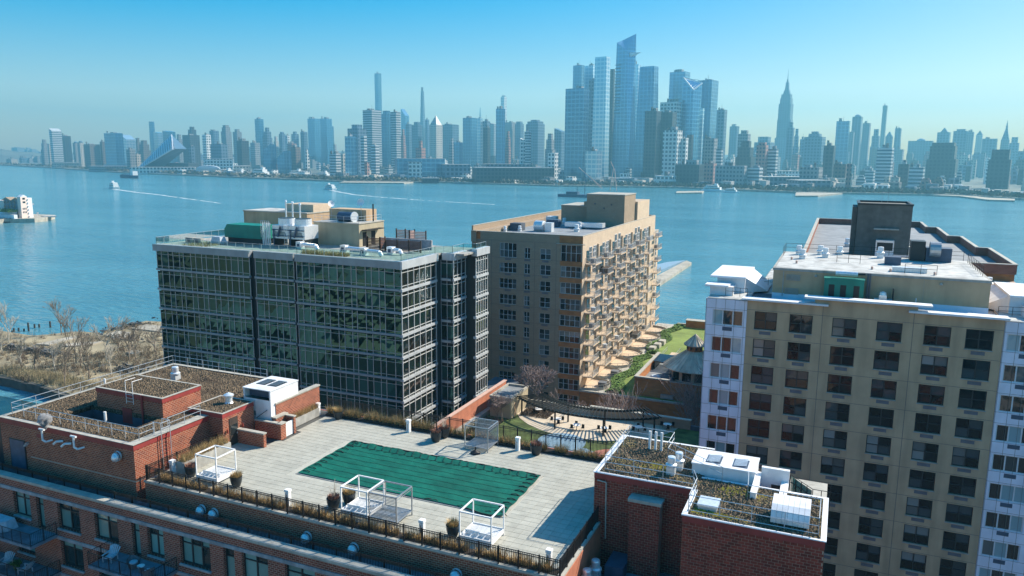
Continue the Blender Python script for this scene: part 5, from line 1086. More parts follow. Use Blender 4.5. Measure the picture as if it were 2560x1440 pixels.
for k in range(7):
    yc = 130.0 + 8.2 * k; n = 12; pts = []
    for i in range(n + 1): a = -PI / 2 + PI * i / n; pts.append((-40.9 + 4.3 * math.cos(a), yc + 3.7 * math.sin(a)))
    m = MB(); 
    o = m.prism(pts, 18.62, 18.72).build('patio', 'cream_masonry', PO)
    m = MB()
    for (x0, y0), (x1, y1) in zip(pts, pts[1:]): m.face(((x0, y0, 18.7), (x1, y1, 18.7), (x1, y1, 19.15), (x0, y0, 19.15))); m.bar((x0, y0, 19.55), (x1, y1, 19.55), .05, .05); m.bar((x0, y0, 19.15), (x0, y0, 19.55), .05, .05)
    m.build('curved_rail', 'coping_stone', o)
    if k in (0, 1): MB().box(-38.6, -37.2, yc - .6, yc + .8, 18.7, 19.5).build('garden_furniture', 'weave', PO)
m = MB()
def hedge(x0, x1, y0, y1, z, h, n):
    for _ in range(n):
        t_ = random.random(); y = y0 + (y1 - y0) * t_; xm = (x0 + x1) / 2 + 0.8 * math.sin(y * .45); w = (x1 - x0) / 2
        x = xm + random.uniform(-w, w); hh = h * (1 - .5 * abs(x - xm) / w) * random.uniform(.6, 1.1); a = random.uniform(0, 2 * PI); r = random.uniform(.12, .3)
        m.face(((x + r * math.cos(a), y + r * math.sin(a), z + hh * random.uniform(.5, 1)), (x + r * math.cos(a + 2.1), y + r * math.sin(a + 2.1), z + hh), (x + r * math.cos(a + 4.2), y + r * math.sin(a + 4.2), z + hh * random.uniform(.6, 1))))
hedge(-36.9, -34.5, 126.8, 154.6, 18.62, .75, 8000); hedge(-37.0, -34.6, 156.8, 187, 18.62, .75, 5500)
o = m.build('hedge', 'hedge_leaf'); o['kind'] = 'stuff'; tag(o, 'wavy green hedge between the curved patios and the lawn', 'hedge')
for i in range(3):
    y = 158.5 + 3.4 * i; o = MB().box(-36.3 + .3 * i, -34.9 + .3 * i, y, y + 2.2, 18.7, 19.5).box(-36.2 + .3 * i, -35.0 + .3 * i, y + .1, y + 2.1, 19.5, 19.62).build('garden_box', 'coping_stone'); tag(o, ('nearest', 'middle', 'farthest')[i] + ' of three pale boxes in the hedge before the lawn', 'garden box', 'pale boxes in the hedge')
o = MB().box(-33.5, -27.5, 186.4, 188.3, 18.6, 20.3).build('brick_shed', 'brick_podium'); tag(o, 'low brick box at the far river edge of the lawn', 'shed'); MB().box(-33.6, -27.4, 186.3, 188.4, 20.3, 20.45).build('coping', 'coping_stone', o, (0, 0, 0))
# club house with two tiered conical roof
K = thing('club_house', 'brick club house with a two tiered conical metal roof beside the lawn', 'building', (-15, 133, 18.6))
m = MB(); m.box(-31.4, 6, 127.6, 128.0, 3 + 15.6, 21.9).box(-31.4, -31.0, 128, 146, 18.65, 21.9).box(-31.0, 6, 145.6, 146, 18.65, 21.6); m.build('wall', 'brick_podium', K)
MB().box(-31.5, -25.2, 127.5, 128.1, 21.9, 22.1).box(-25.2, 6, 127.5, 128.1, 21.75, 21.9).box(-31.5, -30.9, 128.1, 146, 21.9, 22.1).build('coping', 'coping_stone', K)
MB().box(-31, 6, 128, 145.6, 20.2, 20.35).build('terrace', 'grey_roof', K)
window_y(K, -22.4, -20.9, 18.9, 20.6, 127.52, 'dark_frame', 'room_glass', cols=1, rows=(.5,))
kx, ky = -22.6, 136.0
def octo(cx, cy, r, n=12, ph=.13): return [(cx + r * math.cos(2 * PI * k / n + ph), cy + r * math.sin(2 * PI * k / n + ph)) for k in range(n)]
MB().prism(octo(kx, ky, 4.3), 20.35, 22.85).build('drum', 'cream_masonry', K)
for k in range(12):
    a0 = 2 * PI * k / 12 + .13; a1 = 2 * PI * (k + 1) / 12 + .13; p = Vector((kx + 4.33 * math.cos(a0), ky + 4.33 * math.sin(a0), 0)); q_ = Vector((kx + 4.33 * math.cos(a1), ky + 4.33 * math.sin(a1), 0)); c0, c1 = p.lerp(q_, .15), p.lerp(q_, .85)
    if (c0.y + c1.y) / 2 < ky + 1: MB().face(((c0.x, c0.y - .03, 20.9), (c1.x, c1.y - .03, 20.9), (c1.x, c1.y - .03, 22.6), (c0.x, c0.y - .03, 22.6))).build('window', 'room_glass', K)
def cone(r0, z0, r1, z1, nm, n=48):
    m = MB()
    for k in range(n):
        a0, a1 = 2 * PI * k / n, 2 * PI * (k + 1) / n
        m.face(((kx + r0 * math.cos(a0), ky + r0 * math.sin(a0), z0), (kx + r0 * math.cos(a1), ky + r0 * math.sin(a1), z0), (kx + r1 * math.cos(a1), ky + r1 * math.sin(a1), z1), (kx + r1 * math.cos(a0), ky + r1 * math.sin(a0), z1)))
        m.bar((kx + r0 * math.cos(a0), ky + r0 * math.sin(a0), z0 + .04), (kx + r1 * math.cos(a0), ky + r1 * math.sin(a0), z1 + .04), .06, .08)
    m.prism(octo(kx, ky, r0, n, 0), z0 - .12, z0 - .01); m.build(nm, 'standing_seam', K)
cone(5.5, 22.9, 1.4, 25.7, 'lower_roof', 40); MB().prism(octo(kx, ky, 1.35, 8), 25.2, 26.9).build('lantern', 'brick_podium', K); cone(2.0, 26.85, .02, 28.7, 'upper_roof', 20)
for k in range(4): a = -PI / 2 + (k - 1.5) * .7; MB().bar((kx + 1.36 * math.cos(a), ky + 1.36 * math.sin(a), 26.0), (kx + 1.4 * math.cos(a), ky + 1.4 * math.sin(a), 26.5), .3, .3).build('lantern_vent', 'dark_frame', K)
t = thing('ramp', 'pale ramp with railings running up to the conical roof from the lawn', 'ramp', (-27, 146, 18.6)); MB().box(-30.5, -27.9, 146.1, 155, 18.6, 20.0).build('slab', 'cream_masonry', t); m = MB(); railing(m, [(-31.4, 146.2, 20), (-31.4, 155, 20)], 1.1, step=1); railing(m, [(-28.7, 146.2, 20), (-28.7, 155, 20)], 1.1, step=1); m.build('pipe_railing', 'pipe_rail', t)
t = thing('solar_rack', 'dark slatted rack at the left of the conical roof', 'rack', (-28, 143, 20.4))
for i in range(7): MB().box(-30.8, -26.6, 139.2 + i * .85, 139.75 + i * .85, 22.0, 22.08).build('slat', 'solar', t)
for x in (-30.6, -26.8): MB().box(x, x + .12, 139.2, 144.9, 20.35, 21.99).build('leg', 'dark_frame', t)
o = MB().box(-26.6, -24.4, 127.0, 127.45, 18.8, 19.5).build('vent_box', 'grey_metal'); tag(o, 'small grey vent box low on the brick wall under the conical roof', 'vent')
t = thing('covered_patio_set', 'pale and dark covered furniture behind the brick parapet by the conical roof', 'furniture cover', (-28, 132, 20.4)); MB().lathe(-28.6, 131.5, [(1.2, 20.35), (1.15, 21.0), (.7, 21.5), (0, 21.6)], 14).build('cover', 'furniture_cover', t, smooth=True); MB().lathe(-26.6, 132.3, [(1.4, 20.35), (1.3, 21.2), (.8, 21.7), (0, 21.8)], 14).build('dark_cover', 'dark_roof', t, smooth=True)

# ================================================================ garden court between the blocks
GZD = 21.0
plain('court_grass', (0.085, 0.12, 0.035), 0.95, var=.45, scale=.7, bump=.5)
GP = thing('court_podium', 'low podium of the garden court between the pool building and the balcony tower', 'building', (-28, 95, 3))
MB().box(-47.5, -8, 70, 107.9, 3, 20.9).build('podium_wall', 'concrete', GP)
gl_ = MB().box(-47.4, -8, 70, 107.5, 20.9, 20.96).build('lawn', 'court_grass'); gl_['kind'] = 'structure'
def arc(cx, cy, r, a0, a1, n=14): return [(cx + r * math.cos(a0 + (a1 - a0) * i / n), cy + r * math.sin(a0 + (a1 - a0) * i / n)) for i in range(n + 1)]
pl = MB().prism(arc(-32.5, 110.5, 13.2, PI * 1.03, PI * 1.97), 20.96, 21.0).build('paving', 'sand_path'); pl['kind'] = 'structure'
pl = MB().prism(arc(-33.4, 95.2, 3.4, 0, 2 * PI * .96), 21.0, 21.012).prism(arc(-31, 89, 5.5, 0, 2 * PI * .96), 21.0, 21.008).build('play_paving', 'play_blue'); pl['kind'] = 'structure'
pl = MB().prism(arc(-25.2, 92.4, 3.3, 0, 2 * PI * .96), 21.012, 21.02).build('play_paving', 'play_red'); pl['kind'] = 'structure'
MB().box(-45, -33.2, 107.5, 107.95, 20.5, 22.1).build('end_wall', 'coping_stone', GP); MB().box(-33.1, -18, 107.5, 107.95, 20.5, 22.3).build('end_wall', 'tan_masonry', GP); MB().box(-33.2, -17.9, 107.4, 108.05, 22.3, 22.45).build('cap_stone', 'coping_stone', GP); MB().box(-17.9, -8, 107.5, 107.9, 20.5, 21.6).build('end_wall', 'dark_roof', GP)
# pergola, bowed towards the pool building
t = thing('pergola', 'curved black pergola with thin slats over cafe tables in the garden court', 'pergola', (-32.5, 100, 21))
def pa(f, r): a = PI * (1.27 + .46 * f); return (-32.4 + r * math.cos(a), 115.5 + r * math.sin(a))
for i in range(4):
    for r in (16.2, 12.6): x, y = pa(.03 + .94 * i / 3, r); MB().box(x - .1, x + .1, y - .1, y + .1, 21, 23.5).build('post', 'black_metal', t)
for r in (16.2, 12.6):
    pts = [(*pa(k / 14, r), 23.6) for k in range(15)]; m = MB()
    for a, b in zip(pts, pts[1:]): m.bar(a, b, .12, .3)
    m.build('beam', 'black_metal', t)
for k in range(38): a, b = pa(k / 37, 16.9), pa(k / 37, 12.0); MB().bar((*a, 23.84), (*b, 23.84), .06, .16).build('slat', 'dark_frame', t)
for i, (f, r) in enumerate(((.04, 13.4), (.3, 14.2), (.47, 14.8), (.66, 14.8), (.9, 14.2), (1.12, 14.5))):
    x, y = pa(f, r); lb = 'round white cafe table ' + ('at the left end under the pergola', 'second from the left under the pergola', 'near the middle of the pergola', 'right of the middle under the pergola', 'at the right end of the pergola', 'in the shade outside the pergola')[i]
    q = thing('cafe_table', lb, 'table', (x, y, 21), 'cafe tables of the garden court'); MB().cyl(x, y, 21.7, 21.76, .62, n=16).build('top', 'white_paint', q); MB().tube((x, y, 21), (x, y, 21.7), .05, 6).build('stem', 'black_metal', q)
    for s in range(3): a = 2 * PI * s / 3 + i; cx_, cy_ = x + .95 * math.cos(a), y + .95 * math.sin(a); MB().box(cx_ - .2, cx_ + .2, cy_ - .2, cy_ + .2, 21.4, 21.45).box(cx_ - .2, cx_ + .2, cy_ + .16, cy_ + .2, 21.45, 21.9).box(cx_ - .18, cx_ - .15, cy_ - .18, cy_ - .15, 21, 21.4).box(cx_ + .15, cx_ + .18, cy_ + .15, cy_ + .18, 21, 21.4).build('seat', 'black_metal', q)
# small beige flat roofed pavilion and the orange parapet
t = thing('garden_pavilion', 'small beige flat roofed pavilion at the left of the garden court', 'building', (-45, 104, 21)); MB().box(-46.9, -43.5, 100.8, 107.6, 21, 23.95).build('wall', 'buff_stucco', t); MB().box(-47.0, -43.4, 100.7, 101.0, 23.95, 24.3).box(-47.0, -43.4, 107.4, 107.7, 23.95, 24.3).box(-47.0, -46.7, 101, 107.4, 23.95, 24.3).box(-43.7, -43.4, 101, 107.4, 23.95, 24.3).build('parapet', 'coping_stone', t); MB().box(-46.7, -43.7, 101, 107.4, 23.96, 24.0).build('roof', 'grey_roof', t); MB().box(-43.5, -43.45, 102, 102.9, 21, 23.1).build('door', 'tan_stucco', t)
m = MB(); m.box(-48.6, -48.25, 80, 109.8, 3, 23.9); m.build('orange_parapet_wall', 'orange_wall', GP); MB().box(-48.7, -48.15, 79.9, 109.9, 23.9, 24.05).build('cap_stone', 'salmon', GP)
MB().box(-48.24, -47.5, 80, 109.8, 20.9, 21.6).build('pale_ledge', 'coping_stone', GP)
MB().box(-50.3, -48.7, 107.5, 112, 3, 22.4).build('ramp_slab', 'coping_stone', GP); MB().box(-53.5, -48.7, 110.5, 117, 3, 22.0).build('link_roof', 'dark_roof', GP)

# ================================================================ tan brick tower on the right
TX0, TX1, TY, TZ = -8.45, 14.65, 82.0, 45.4
R = thing('tan_tower', 'tan slab apartment tower with paired dark windows and white bays at its corners', 'building', (3, 95, 3))
cols = [(-7.65, -5.42), (-4.2, -1.98), (-.12, 2.15), (3.94, 6.2), (8.1, 10.38), (11.6, 13.88)]
holes = []
for k in range(14):
    for a, b in cols: holes.append((a, b, 42.3 - 2.94 * k, 44.22 - 2.94 * k))
m = MB(); wall_y(m, TX0, TX1, 3, TZ + .0, TY, holes, .22, 0, 0); m.box(-1.9, 7.4, TY, TY + .4, TZ, TZ + .62, 0); m.box(TX0 + .1, TX1 - .1, TY + .5, TY + .6, 3, TZ - .4, 1, skip='')
m.box(TX0, TX1, TY + .6, 110, 3, TZ - .45, 0, skip='f')
m.build('wall', ['tan_stucco', 'black_metal'], R)
for h_ in holes: window_y(R, *h_, TY + .13, 'dark_frame', 'room_glass', cols=2, rows=(.5,), fw=.085); MB().box((h_[0] + h_[1]) / 2 - .58, (h_[0] + h_[1]) / 2 + .58, TY - .012, TY - .001, h_[2] - .52, h_[2] - .17).build('grille', 'grille', R); MB().box(h_[0] - .06, h_[1] + .06, TY - .07, TY + .12, h_[2] - .09, h_[2] - .003).build('sill', 'concrete', R)
m = MB()
for k in range(15): m.box(TX0, TX1, TY - .004, TY - .0008, 44.32 - 2.94 * k, 44.36 - 2.94 * k)
for x in (-1.1, 7.1): m.box(x, x + .05, TY - .005, TY - .0008, 3, 45.3)
m.build('joint_lines', 'panel_joint', R, kind='stuff')
def bay_block(x0, x1, wcols, wx0, wx1, nm):
    holes = [(wx0, wx1, 42.4 - 2.94 * k, 44.08 - 2.94 * k) for k in range(14)]
    m = MB(); wall_y(m, x0, x1, 3, 45.2, TY - .02, holes, .2, 0, 0); m.box(x0, x1, TY + .4, 100, 3, 45.15, 0, skip='f'); m.box(x0 + .1, x1 - .05, TY + .3, TY + .35, 3, 45, 1, skip='').box(x0, x0 + .02, TY - .02, TY + .4, 3, 45.2); m.build(nm, ['bay_panel', 'black_metal'], R)
    for h_ in holes: window_y(R, *h_, TY + .09, 'white_vinyl', 'bay_glass', cols=wcols, rows=(.97,), fw=.1); MB().box((wx0 + wx1) / 2 - .5, (wx0 + wx1) / 2 + .5, TY - .032, TY - .021, h_[2] - .56, h_[2] - .14).build('louvre', 'blue_louvre', R)
    m = MB()
    for k in range(15): 
        for dz in (0.12, -1.75): m.box(x0, x1, TY - .026, TY - .0205, 44.08 - 2.94 * k + dz, 44.08 - 2.94 * k + dz + .03)
    x = x0 + .05
    while x < x1: m.box(x, x + .03, TY - .027, TY - .0205, 3, 45.2); x += .98
    m.build('panel_joints', 'panel_joint', R, kind='stuff')
bay_block(-12.7, TX0 - .01, 3, -11.95, -8.8, 'white_bay'); bay_block(TX1 + .01, 19.0, 3, 14.95, 18.1, 'white_bay')
# white cornice shelves and pale roof
MB().box(-9.0, -.6, TY - .45, TY + 1.0, TZ - .02, TZ + .16).build('cornice', 'white_cornice', R); MB().box(-2.9, 8.6, TY - .5, TY + .9, TZ + .62, TZ + .82).build('cornice', 'white_cornice', R); MB().box(6.6, 14.95, TY - .5, TY + 1.0, TZ + .0, TZ + .19).build('cornice', 'white_cornice', R)
MB().box(TX0 + .1, TX1 - .1, TY + 1.05, 110, TZ - .45, TZ - .35).build('roof', 'pale_roof', R)
MB().box(-12.6, TX0, TY + .4, 100, 45.15, 45.25).box(TX1, 18.9, TY + .4, 100, 45.15, 45.25).build('roof', 'pale_roof', R)
MB().box(-8.4, -5.2, 83.2, 88.5, TZ - .35, TZ - .33).build('roof_membrane', 'dark_roof', R)
# swept white parapet fins at both corners
def fin(x0, s):
    m = MB()
    def P(x, y, z): m.v.append((x0 + s * x, y, z)); return len(m.v) - 1
    m.box(min(x0, x0 + s * 3.0), max(x0, x0 + s * 3.0), 86.5, 95, 45.2, 46.9).box(min(x0 - s * .4, x0 + s * 2.0), max(x0 - s * .4, x0 + s * 2.0), 84.2, 86.5, 45.2, 46.2)
    m.box(min(x0 - s * .7, x0 + s * 3.1), max(x0 - s * .7, x0 + s * 3.1), 86.0, 95.1, 46.9, 47.1).box(min(x0 - s * .9, x0 + s * 1.6), max(x0 - s * .9, x0 + s * 1.6), 83.8, 86.0, 46.2, 46.4)
    a, b, c, d, e, f = P(3.0, 87, 46.9), P(3.0, 95, 46.9), P(5.2, 95, 45.25), P(5.2, 89, 45.25), P(3.0, 87, 45.25), P(3, 95, 45.25)
    for q in ((a, b, c, d), (a, d, e), (b, f, c)): m.f.append(q); m.m.append(0)
    m.build('parapet_fin', 'white_cornice', R)
fin(-12.3, 1); fin(18.6, -1)
m = MB(); railing(m, [(-11.0, 84.0, 45.3), (-8.6, 82.8, 45.5)], .9, step=1.0); railing(m, [(-8.5, 92.5, 45.3), (-6.2, 92.5, 45.3)], .9, step=1.0); railing(m, [(14.2, 83.2, 45.5), (19, 84.5, 45.4)], .9, step=1.2); m.build('pipe_railing', 'black_metal', R)
# long tan bulkhead
UX0, UX1, UY, UZ = -6.35, 13.75, 85.6, 48.45
MB().box(UX0, UX1, UY, 101.3, TZ - .35, UZ - .25).build('bulkhead', 'tan_stucco', R); MB().box(UX0 - .08, UX1 + .08, UY - .08, 101.4, UZ - .25, UZ).build('bulkhead_edge', 'concrete', R); MB().box(UX0 + .2, UX1 - .2, UY + .2, 101.2, UZ, UZ + .02).build('bulkhead_roof', 'pale_roof', R)
MB().box(UX0, UX1, UY - .1, UY - .02, TZ - .3, TZ + .35).build('base_flashing', 'bay_panel', R)
for (x0, x1, z0, z1) in ((-5.0, -3.6, 47.2, 47.85), (-5.1, -3.7, 45.7, 46.4)):
    for k in range(6): MB().box(x0, x1, UY - .12, UY - .085, z0 + k * (z1 - z0) / 6, z0 + (k + .6) * (z1 - z0) / 6).build('louvre_blade', 'concrete', R)
MB().box(-5.35, -5.25, UY - .1, UY - .08, 45.4, 48.1).box(8.0, 8.02, UY - .1, UY - .08, 45.4, 48.1).build('joint_strip', 'concrete', R)
for x in (-2.1, 9.5): MB().cyl(x, UY - .18, 47.75, 47.95, .16, .1, 8).build('wall_lamp', 'coping_stone', R)
t = thing('generator', 'bright green generator with three dark doors on the right tan tower', 'generator', (.8, 84.5, 45.1)); MB().box(-1.2, 2.55, 83.9, 85.3, 45.3, 47.85).build('housing', 'green_unit', t)
MB().box(-1.25, 2.6, 83.85, 85.35, 47.85, 47.95).build('lid', 'green_unit', t)
for x in (-.75, .35, 1.6): MB().box(x, x + .55, 83.88, 83.899, 45.9, 47.3).build('door', 'black_metal', t)
MB().tube((-.2, 84.6, 48.4), (1.9, 84.6, 48.4), .22, 10).build('silencer', 'galvanised', t); MB().tube((1.9, 84.6, 48.4), (2.6, 84.4, 48.5), .1, 8).build('exhaust', 'black_metal', t); MB().tube((2.9, 85.2, 45.2), (2.9, 85.2, 48.5), .1, 6).tube((3.1, 85.2, 45.2), (3.1, 85.2, 48.5), .08, 6).build('pipes', 'grille', t)
t = thing('hooded_vent', 'silver hooded vent with side wings before the tan bulkhead', 'vent', (4.4, 84.6, 45.1)); MB().box(3.6, 5.3, 84.3, 85.4, 45.1, 46.0).build('base', 'white_metal', t); MB().box(4.0, 4.7, 84.2, 85.0, 46.0, 46.5).lathe(4.35, 84.6, [(.35, 46.5), (.3, 46.75), (0, 46.85)], 10).build('hood', 'galvanised', t); MB().box(5.25, 5.32, 84.3, 85.4, 46.0, 47.1).build('wing', 'black_metal', t)
o = MB().box(6.3, 7.3, 84.0, 84.9, 45.1, 45.75).cyl(7.35, 84.5, 45.1, 46.4, .04, n=6).build('condenser', 'white_metal'); tag(o, 'small white condenser between the hooded vent and the roof edge', 'air conditioner')
GR = 'white roof fans of the right tan tower'
sp = [((758, 690), .4, 'white roof fan in the cluster left of the green generator, tallest'), ((790, 720), .2, 'low white roof fan in the front of the cluster left of the green generator'), ((828, 690), .4, 'white roof fan at the right of the cluster by the green generator'), ((1930, 810), .3, 'white roof fan at the right end of the front cornice')]
for (a, b), h, lb in sp: p_ = at_z(1700 + a / 2.88, 480 + b / 2.88 + 5, TZ - .35); curb_fan(p_.x, p_.y, TZ - .35, h, lb, GR, .95, hm='white_paint')
for (a, b), h, lb in [((855, 440), .3, 'rear roof fan at the left of the tan bulkhead roof'), ((880, 470), .3, 'front roof fan at the left of the tan bulkhead roof'), ((1010, 440), .3, 'left one of the second pair of fans on the tan bulkhead'), ((1045, 460), .3, 'right one of the second pair of fans on the tan bulkhead'), ((1150, 440), .2, 'single roof fan in the middle of the tan bulkhead roof'), ((1440, 465), .5, 'tall silver roof fan right of the middle of the tan bulkhead')]:
    p_ = at_z(1700 + a / 2.88, 480 + b / 2.88 + 4, UZ); curb_fan(p_.x, p_.y, UZ, h, lb, GR, 1.05, hm='white_paint')
for (a, b), lb in [((2150, 680), 'white roof fan on the right white bay, rear left'), ((2220, 685), 'white roof fan on the right white bay, rear right'), ((2285, 800), 'tall white roof fan on the right white bay, front left'), ((2370, 805), 'white roof fan on the right white bay, front right')]:
    p_ = at_z(1700 + a / 2.88, 480 + b / 2.88, 45.2); curb_fan(p_.x, p_.y, 45.2, .35, lb, GR, 1.05, hm='white_paint')
t = thing('roof_blower', 'big dark blower scroll at the right of the tan bulkhead roof', 'blower', (9.8, 94, UZ)); p_ = at_z(1700 + 1815 / 2.88, 480 + 505 / 2.88, UZ); x, y = p_.x, p_.y
MB().box(x - 2.3, x - .8, y, y + 2, UZ + .05, UZ + 2.3).build('plenum', 'dark_frame', t); MB().box(x - .7, x + 1.9, y, y + 1.8, UZ + .05, UZ + 1.6).build('fan_box', 'blue_louvre', t); MB().tube((x - .4, y - .2, UZ + 1.5), (x + .7, y - .2, UZ + 1.5), .85, 16).build('scroll', 'grey_metal', t)
o = MB().box(5.2, 8.4, 88.0, 89.0, UZ + .03, UZ + .5).build('flat_unit', 'galvanised'); tag(o, 'long flat silver box on the tan bulkhead before the blower', 'duct'); o = MB().box(4.7, 6.3, 93.5, 94.8, UZ + .03, UZ + .9).build('flat_unit', 'blue_louvre'); tag(o, 'blue topped box behind the tall silver roof fan', 'cooling unit')
m = MB(); railing(m, [(-6.2, 97, UZ), (-6.2, 101, UZ), (13.2, 101, UZ)], 1.1, step=1.9); railing(m, [(13.4, 88.5, UZ), (13.4, 99, UZ)], 1.1, step=1.2); railing(m, [(-.2, 93.0, UZ), (2.2, 93.0, UZ)], 1.0, step=1.1); railing(m, [(6.3, 87.2, UZ), (9.2, 87.2, UZ)], 1.0, step=1.3); m.build('pipe_railing', 'black_metal', R)
for i, (x, y) in enumerate(((-5, 93), (3.3, 88.6), (5.0, 87.6), (9.0, 87), (-4.3, 90))): MB().lathe(x, y, [(.12, UZ), (.1, UZ + .25), (.16, UZ + .3), (0, UZ + .38)], 8).build('roof_vent', 'salmon', R)

# ================================================================ waterfront tower behind the tan tower
V = thing('stepped_tower', 'stepped grey roofed tower with a tall blank lift block behind the tan tower', 'building', (8, 140, 3))
VZ = 46.2
out = [at_z(1700 + a / 2.88, 480 + b / 2.88, VZ + .9) for a, b in ((985, 210), (905, 405), (2110, 462), (1895, 368), (1930, 335), (1790, 275), (1740, 262), (1650, 225), (1555, 215))]
poly = [(p.x, p.y) for p in (out[1], out[2])] + [(20.4, 132), (18.9, 132), (18.9, 150), (17.0, 150), (17.0, 168), (15.2, 168), (15.2, 181), (out[0].x, 181)]
poly[0] = (out[1].x, 112); poly[1] = (20.4, 112)
m = MB().prism(poly, 3, VZ - .3, 0, top=1); m.build('wall', ['brick_podium', 'grey_roof'], V)
m = MB(); n_ = len(poly)
for i in range(n_):
    a, b = Vector((*poly[i], 0)), Vector((*poly[(i + 1) % n_], 0)); m2 = MB().bar((a.x, a.y, VZ + .25), (b.x, b.y, VZ + .25), .35, 1.2).build('parapet', 'brick_facade', V); MB().bar((a.x, a.y, VZ + .9), (b.x, b.y, VZ + .9), .5, .1).build('coping', 'coping_stone', V)
MB().box(1.95, 8.9, 119.6, 128, VZ - .3, 53.6).build('lift_block', 'lift_dark', V); MB().box(1.85, 9.0, 119.5, 119.9, 53.6, 53.85).box(1.85, 9.0, 127.7, 128.1, 53.6, 53.85).box(1.85, 2.25, 119.9, 127.7, 53.6, 53.85).box(8.6, 9, 119.9, 127.7, 53.6, 53.85).build('coping', 'dark_frame', V); MB().box(1.3, 1.9, 120.6, 127, VZ - .3, 53.2).build('side_duct', 'lift_dark', V)
MB().box(4.2, 7.4, 118.9, 119.55, 50.2, 50.4).build('ledge', 'concrete', V); MB().box(4.6, 6.9, 118.2, 119.5, VZ - .3, VZ + 2.6).build('louvre_box', 'galvanised', V); MB().box(4.75, 6.75, 118.15, 118.19, VZ + 1.2, VZ + 2.3).build('louvre_panel', 'dark_frame', V)
MB().box(20.45, 21.4, 112, 118, 42.6, 42.8).build('balcony_slab', 'coping_stone', V)
m = MB(); railing(m, [(5.1, 124, 53.8), (5.9, 124, 53.8)], 1.5, rails=(1,), step=.8); m.build('antenna_frame', 'grey_metal', V)
for (a, b), s, lb in [((1205, 385), 1.3, 'tall silver fan left of the boxes on the far stepped roof'), ((1270, 400), .8, 'small silver fan left of the round duct on the far stepped roof'), ((1310, 400), .8, 'second small silver fan left of the round duct on the far stepped roof'), ((1636, 405), .9, 'silver fan alone at the right of the far stepped roof')]:
    p_ = at_z(1700 + a / 2.88, 480 + b / 2.88 + 3, VZ - .3); curb_fan(p_.x, p_.y, VZ - .3, .3, lb, 'fans on the far stepped roof', s)
o = MB().box(6.6, 8.9, 112.6, 114.4, VZ - .3, VZ + 1.1).build('rooftop_unit', 'blue_louvre'); tag(o, 'dark blue box unit before the tall lift block', 'cooling unit'); o = MB().tube((3.6, 112.8, VZ + .2), (6.0, 112.8, VZ + .2), .45, 12).build('roof_duct', 'white_metal'); tag(o, 'white rounded duct lying before the tall lift block', 'duct')
MB().box(-3, 20.4, 101.6, 111.8, 3, 45.0).build('connecting_wing', 'brick_facade', V)

# ================================================================ Manhattan across the river
facade('far_blue_glass', (0.20, 0.44, 0.66), (0.05, 0.19, 0.36), 11, 10, .8, .75, .18, .8, metal=.75)
facade('far_pale_glass', (0.72, 0.90, 1.0), (0.30, 0.54, 0.74), 11, 10, .8, .7, .18, .8, metal=.6)
facade('far_banded', (0.62, 0.65, 0.66), (0.05, 0.09, 0.14), 40, 7, 1.1, .5, .4, .5)
facade('far_dark', (0.06, 0.075, 0.09), (0.015, 0.025, 0.04), 8, 8, .6, .6, .4, .5)
facade('far_grey', (0.34, 0.35, 0.36), (0.05, 0.07, 0.09), 7, 8, .55, .5, .7)
facade('far_brown', (0.20, 0.15, 0.125), (0.04, 0.045, 0.055), 7, 8, .55, .5, .8)
facade('far_pink', (0.46, 0.25, 0.21), (0.07, 0.07, 0.09), 7, 8, .55, .5, .8)
facade('far_cream', (0.64, 0.57, 0.48), (0.10, 0.11, 0.13), 8, 8, .5, .45, .8)
facade('far_white_grid', (0.90, 0.89, 0.85), (0.05, 0.09, 0.12), 9, 9, .6, .55, .6)
facade('far_slate', (0.17, 0.25, 0.34), (0.03, 0.07, 0.12), 10, 10, .6, .6, .3)
facade('far_roofs', (0.30, 0.29, 0.28), (0.10, 0.11, 0.12), 10, 6, .6, .5, .8)
MR = math.radians(-13.2)     # the far street grid follows the far shoreline
mu = Vector((math.cos(MR), math.sin(MR))); mv = Vector((-math.sin(MR), math.cos(MR)))
SH = [(-400, 4700), (0, 4057), (130, 3358), (300, 2560), (560, 2075), (870, 1716), (1115, 1687), (1400, 1537), (1700, 1541), (1990, 1420), (2400, 1472), (2560, 1400), (2960, 1400)]
def shore(x):
    for (a, b), (c, d) in zip(SH, SH[1:]):
        if a <= x <= c: return b + (d - b) * (x - a) / (c - a)
    return SH[-1][1] if x > 0 else SH[0][1]
HZ = 389.0
land = []
for x, d in SH: r = ray(x, 420); h = math.hypot(r.x, r.y); land.append((r.x / h * (d + 6), r.y / h * (d + 6)))
far = []
for x in (2960, 2000, 1280, 600, 0, -400): r = ray(x, 420); h = math.hypot(r.x, r.y); far.append((r.x / h * 5700, r.y / h * 5700))
plain('far_land', (0.13, 0.14, 0.12), 0.9, var=0.4, scale=0.01)
poly_sheet('far_land', land + far, 2.6, 'far_land', 4)
m = MB()
for a, b in zip(land, land[1:]):
    L_ = math.hypot(b[0] - a[0], b[1] - a[1]); k = max(1, int(L_ / 120))
    for i in range(k):
        p = [Vector((a[0] + (b[0] - a[0]) * q / k, a[1] + (b[1] - a[1]) * q / k, 0)) for q in (i, i + 1)]; m.bar((p[0].x, p[0].y, 1.6), (p[1].x, p[1].y, 1.6), 5, 3.6)
m.build('far_quay', 'pier_concrete')['kind'] = 'structure'
m = MB(); rd_ = random.Random(3); pts = []
for i in range(91):
    r = ray(-450 + i * 3450 / 90, 420); h = math.hypot(r.x, r.y); pts.append((r.x / h, r.y / h, 34 + 16 * math.sin(i * .23) + rd_.uniform(-6, 9)))
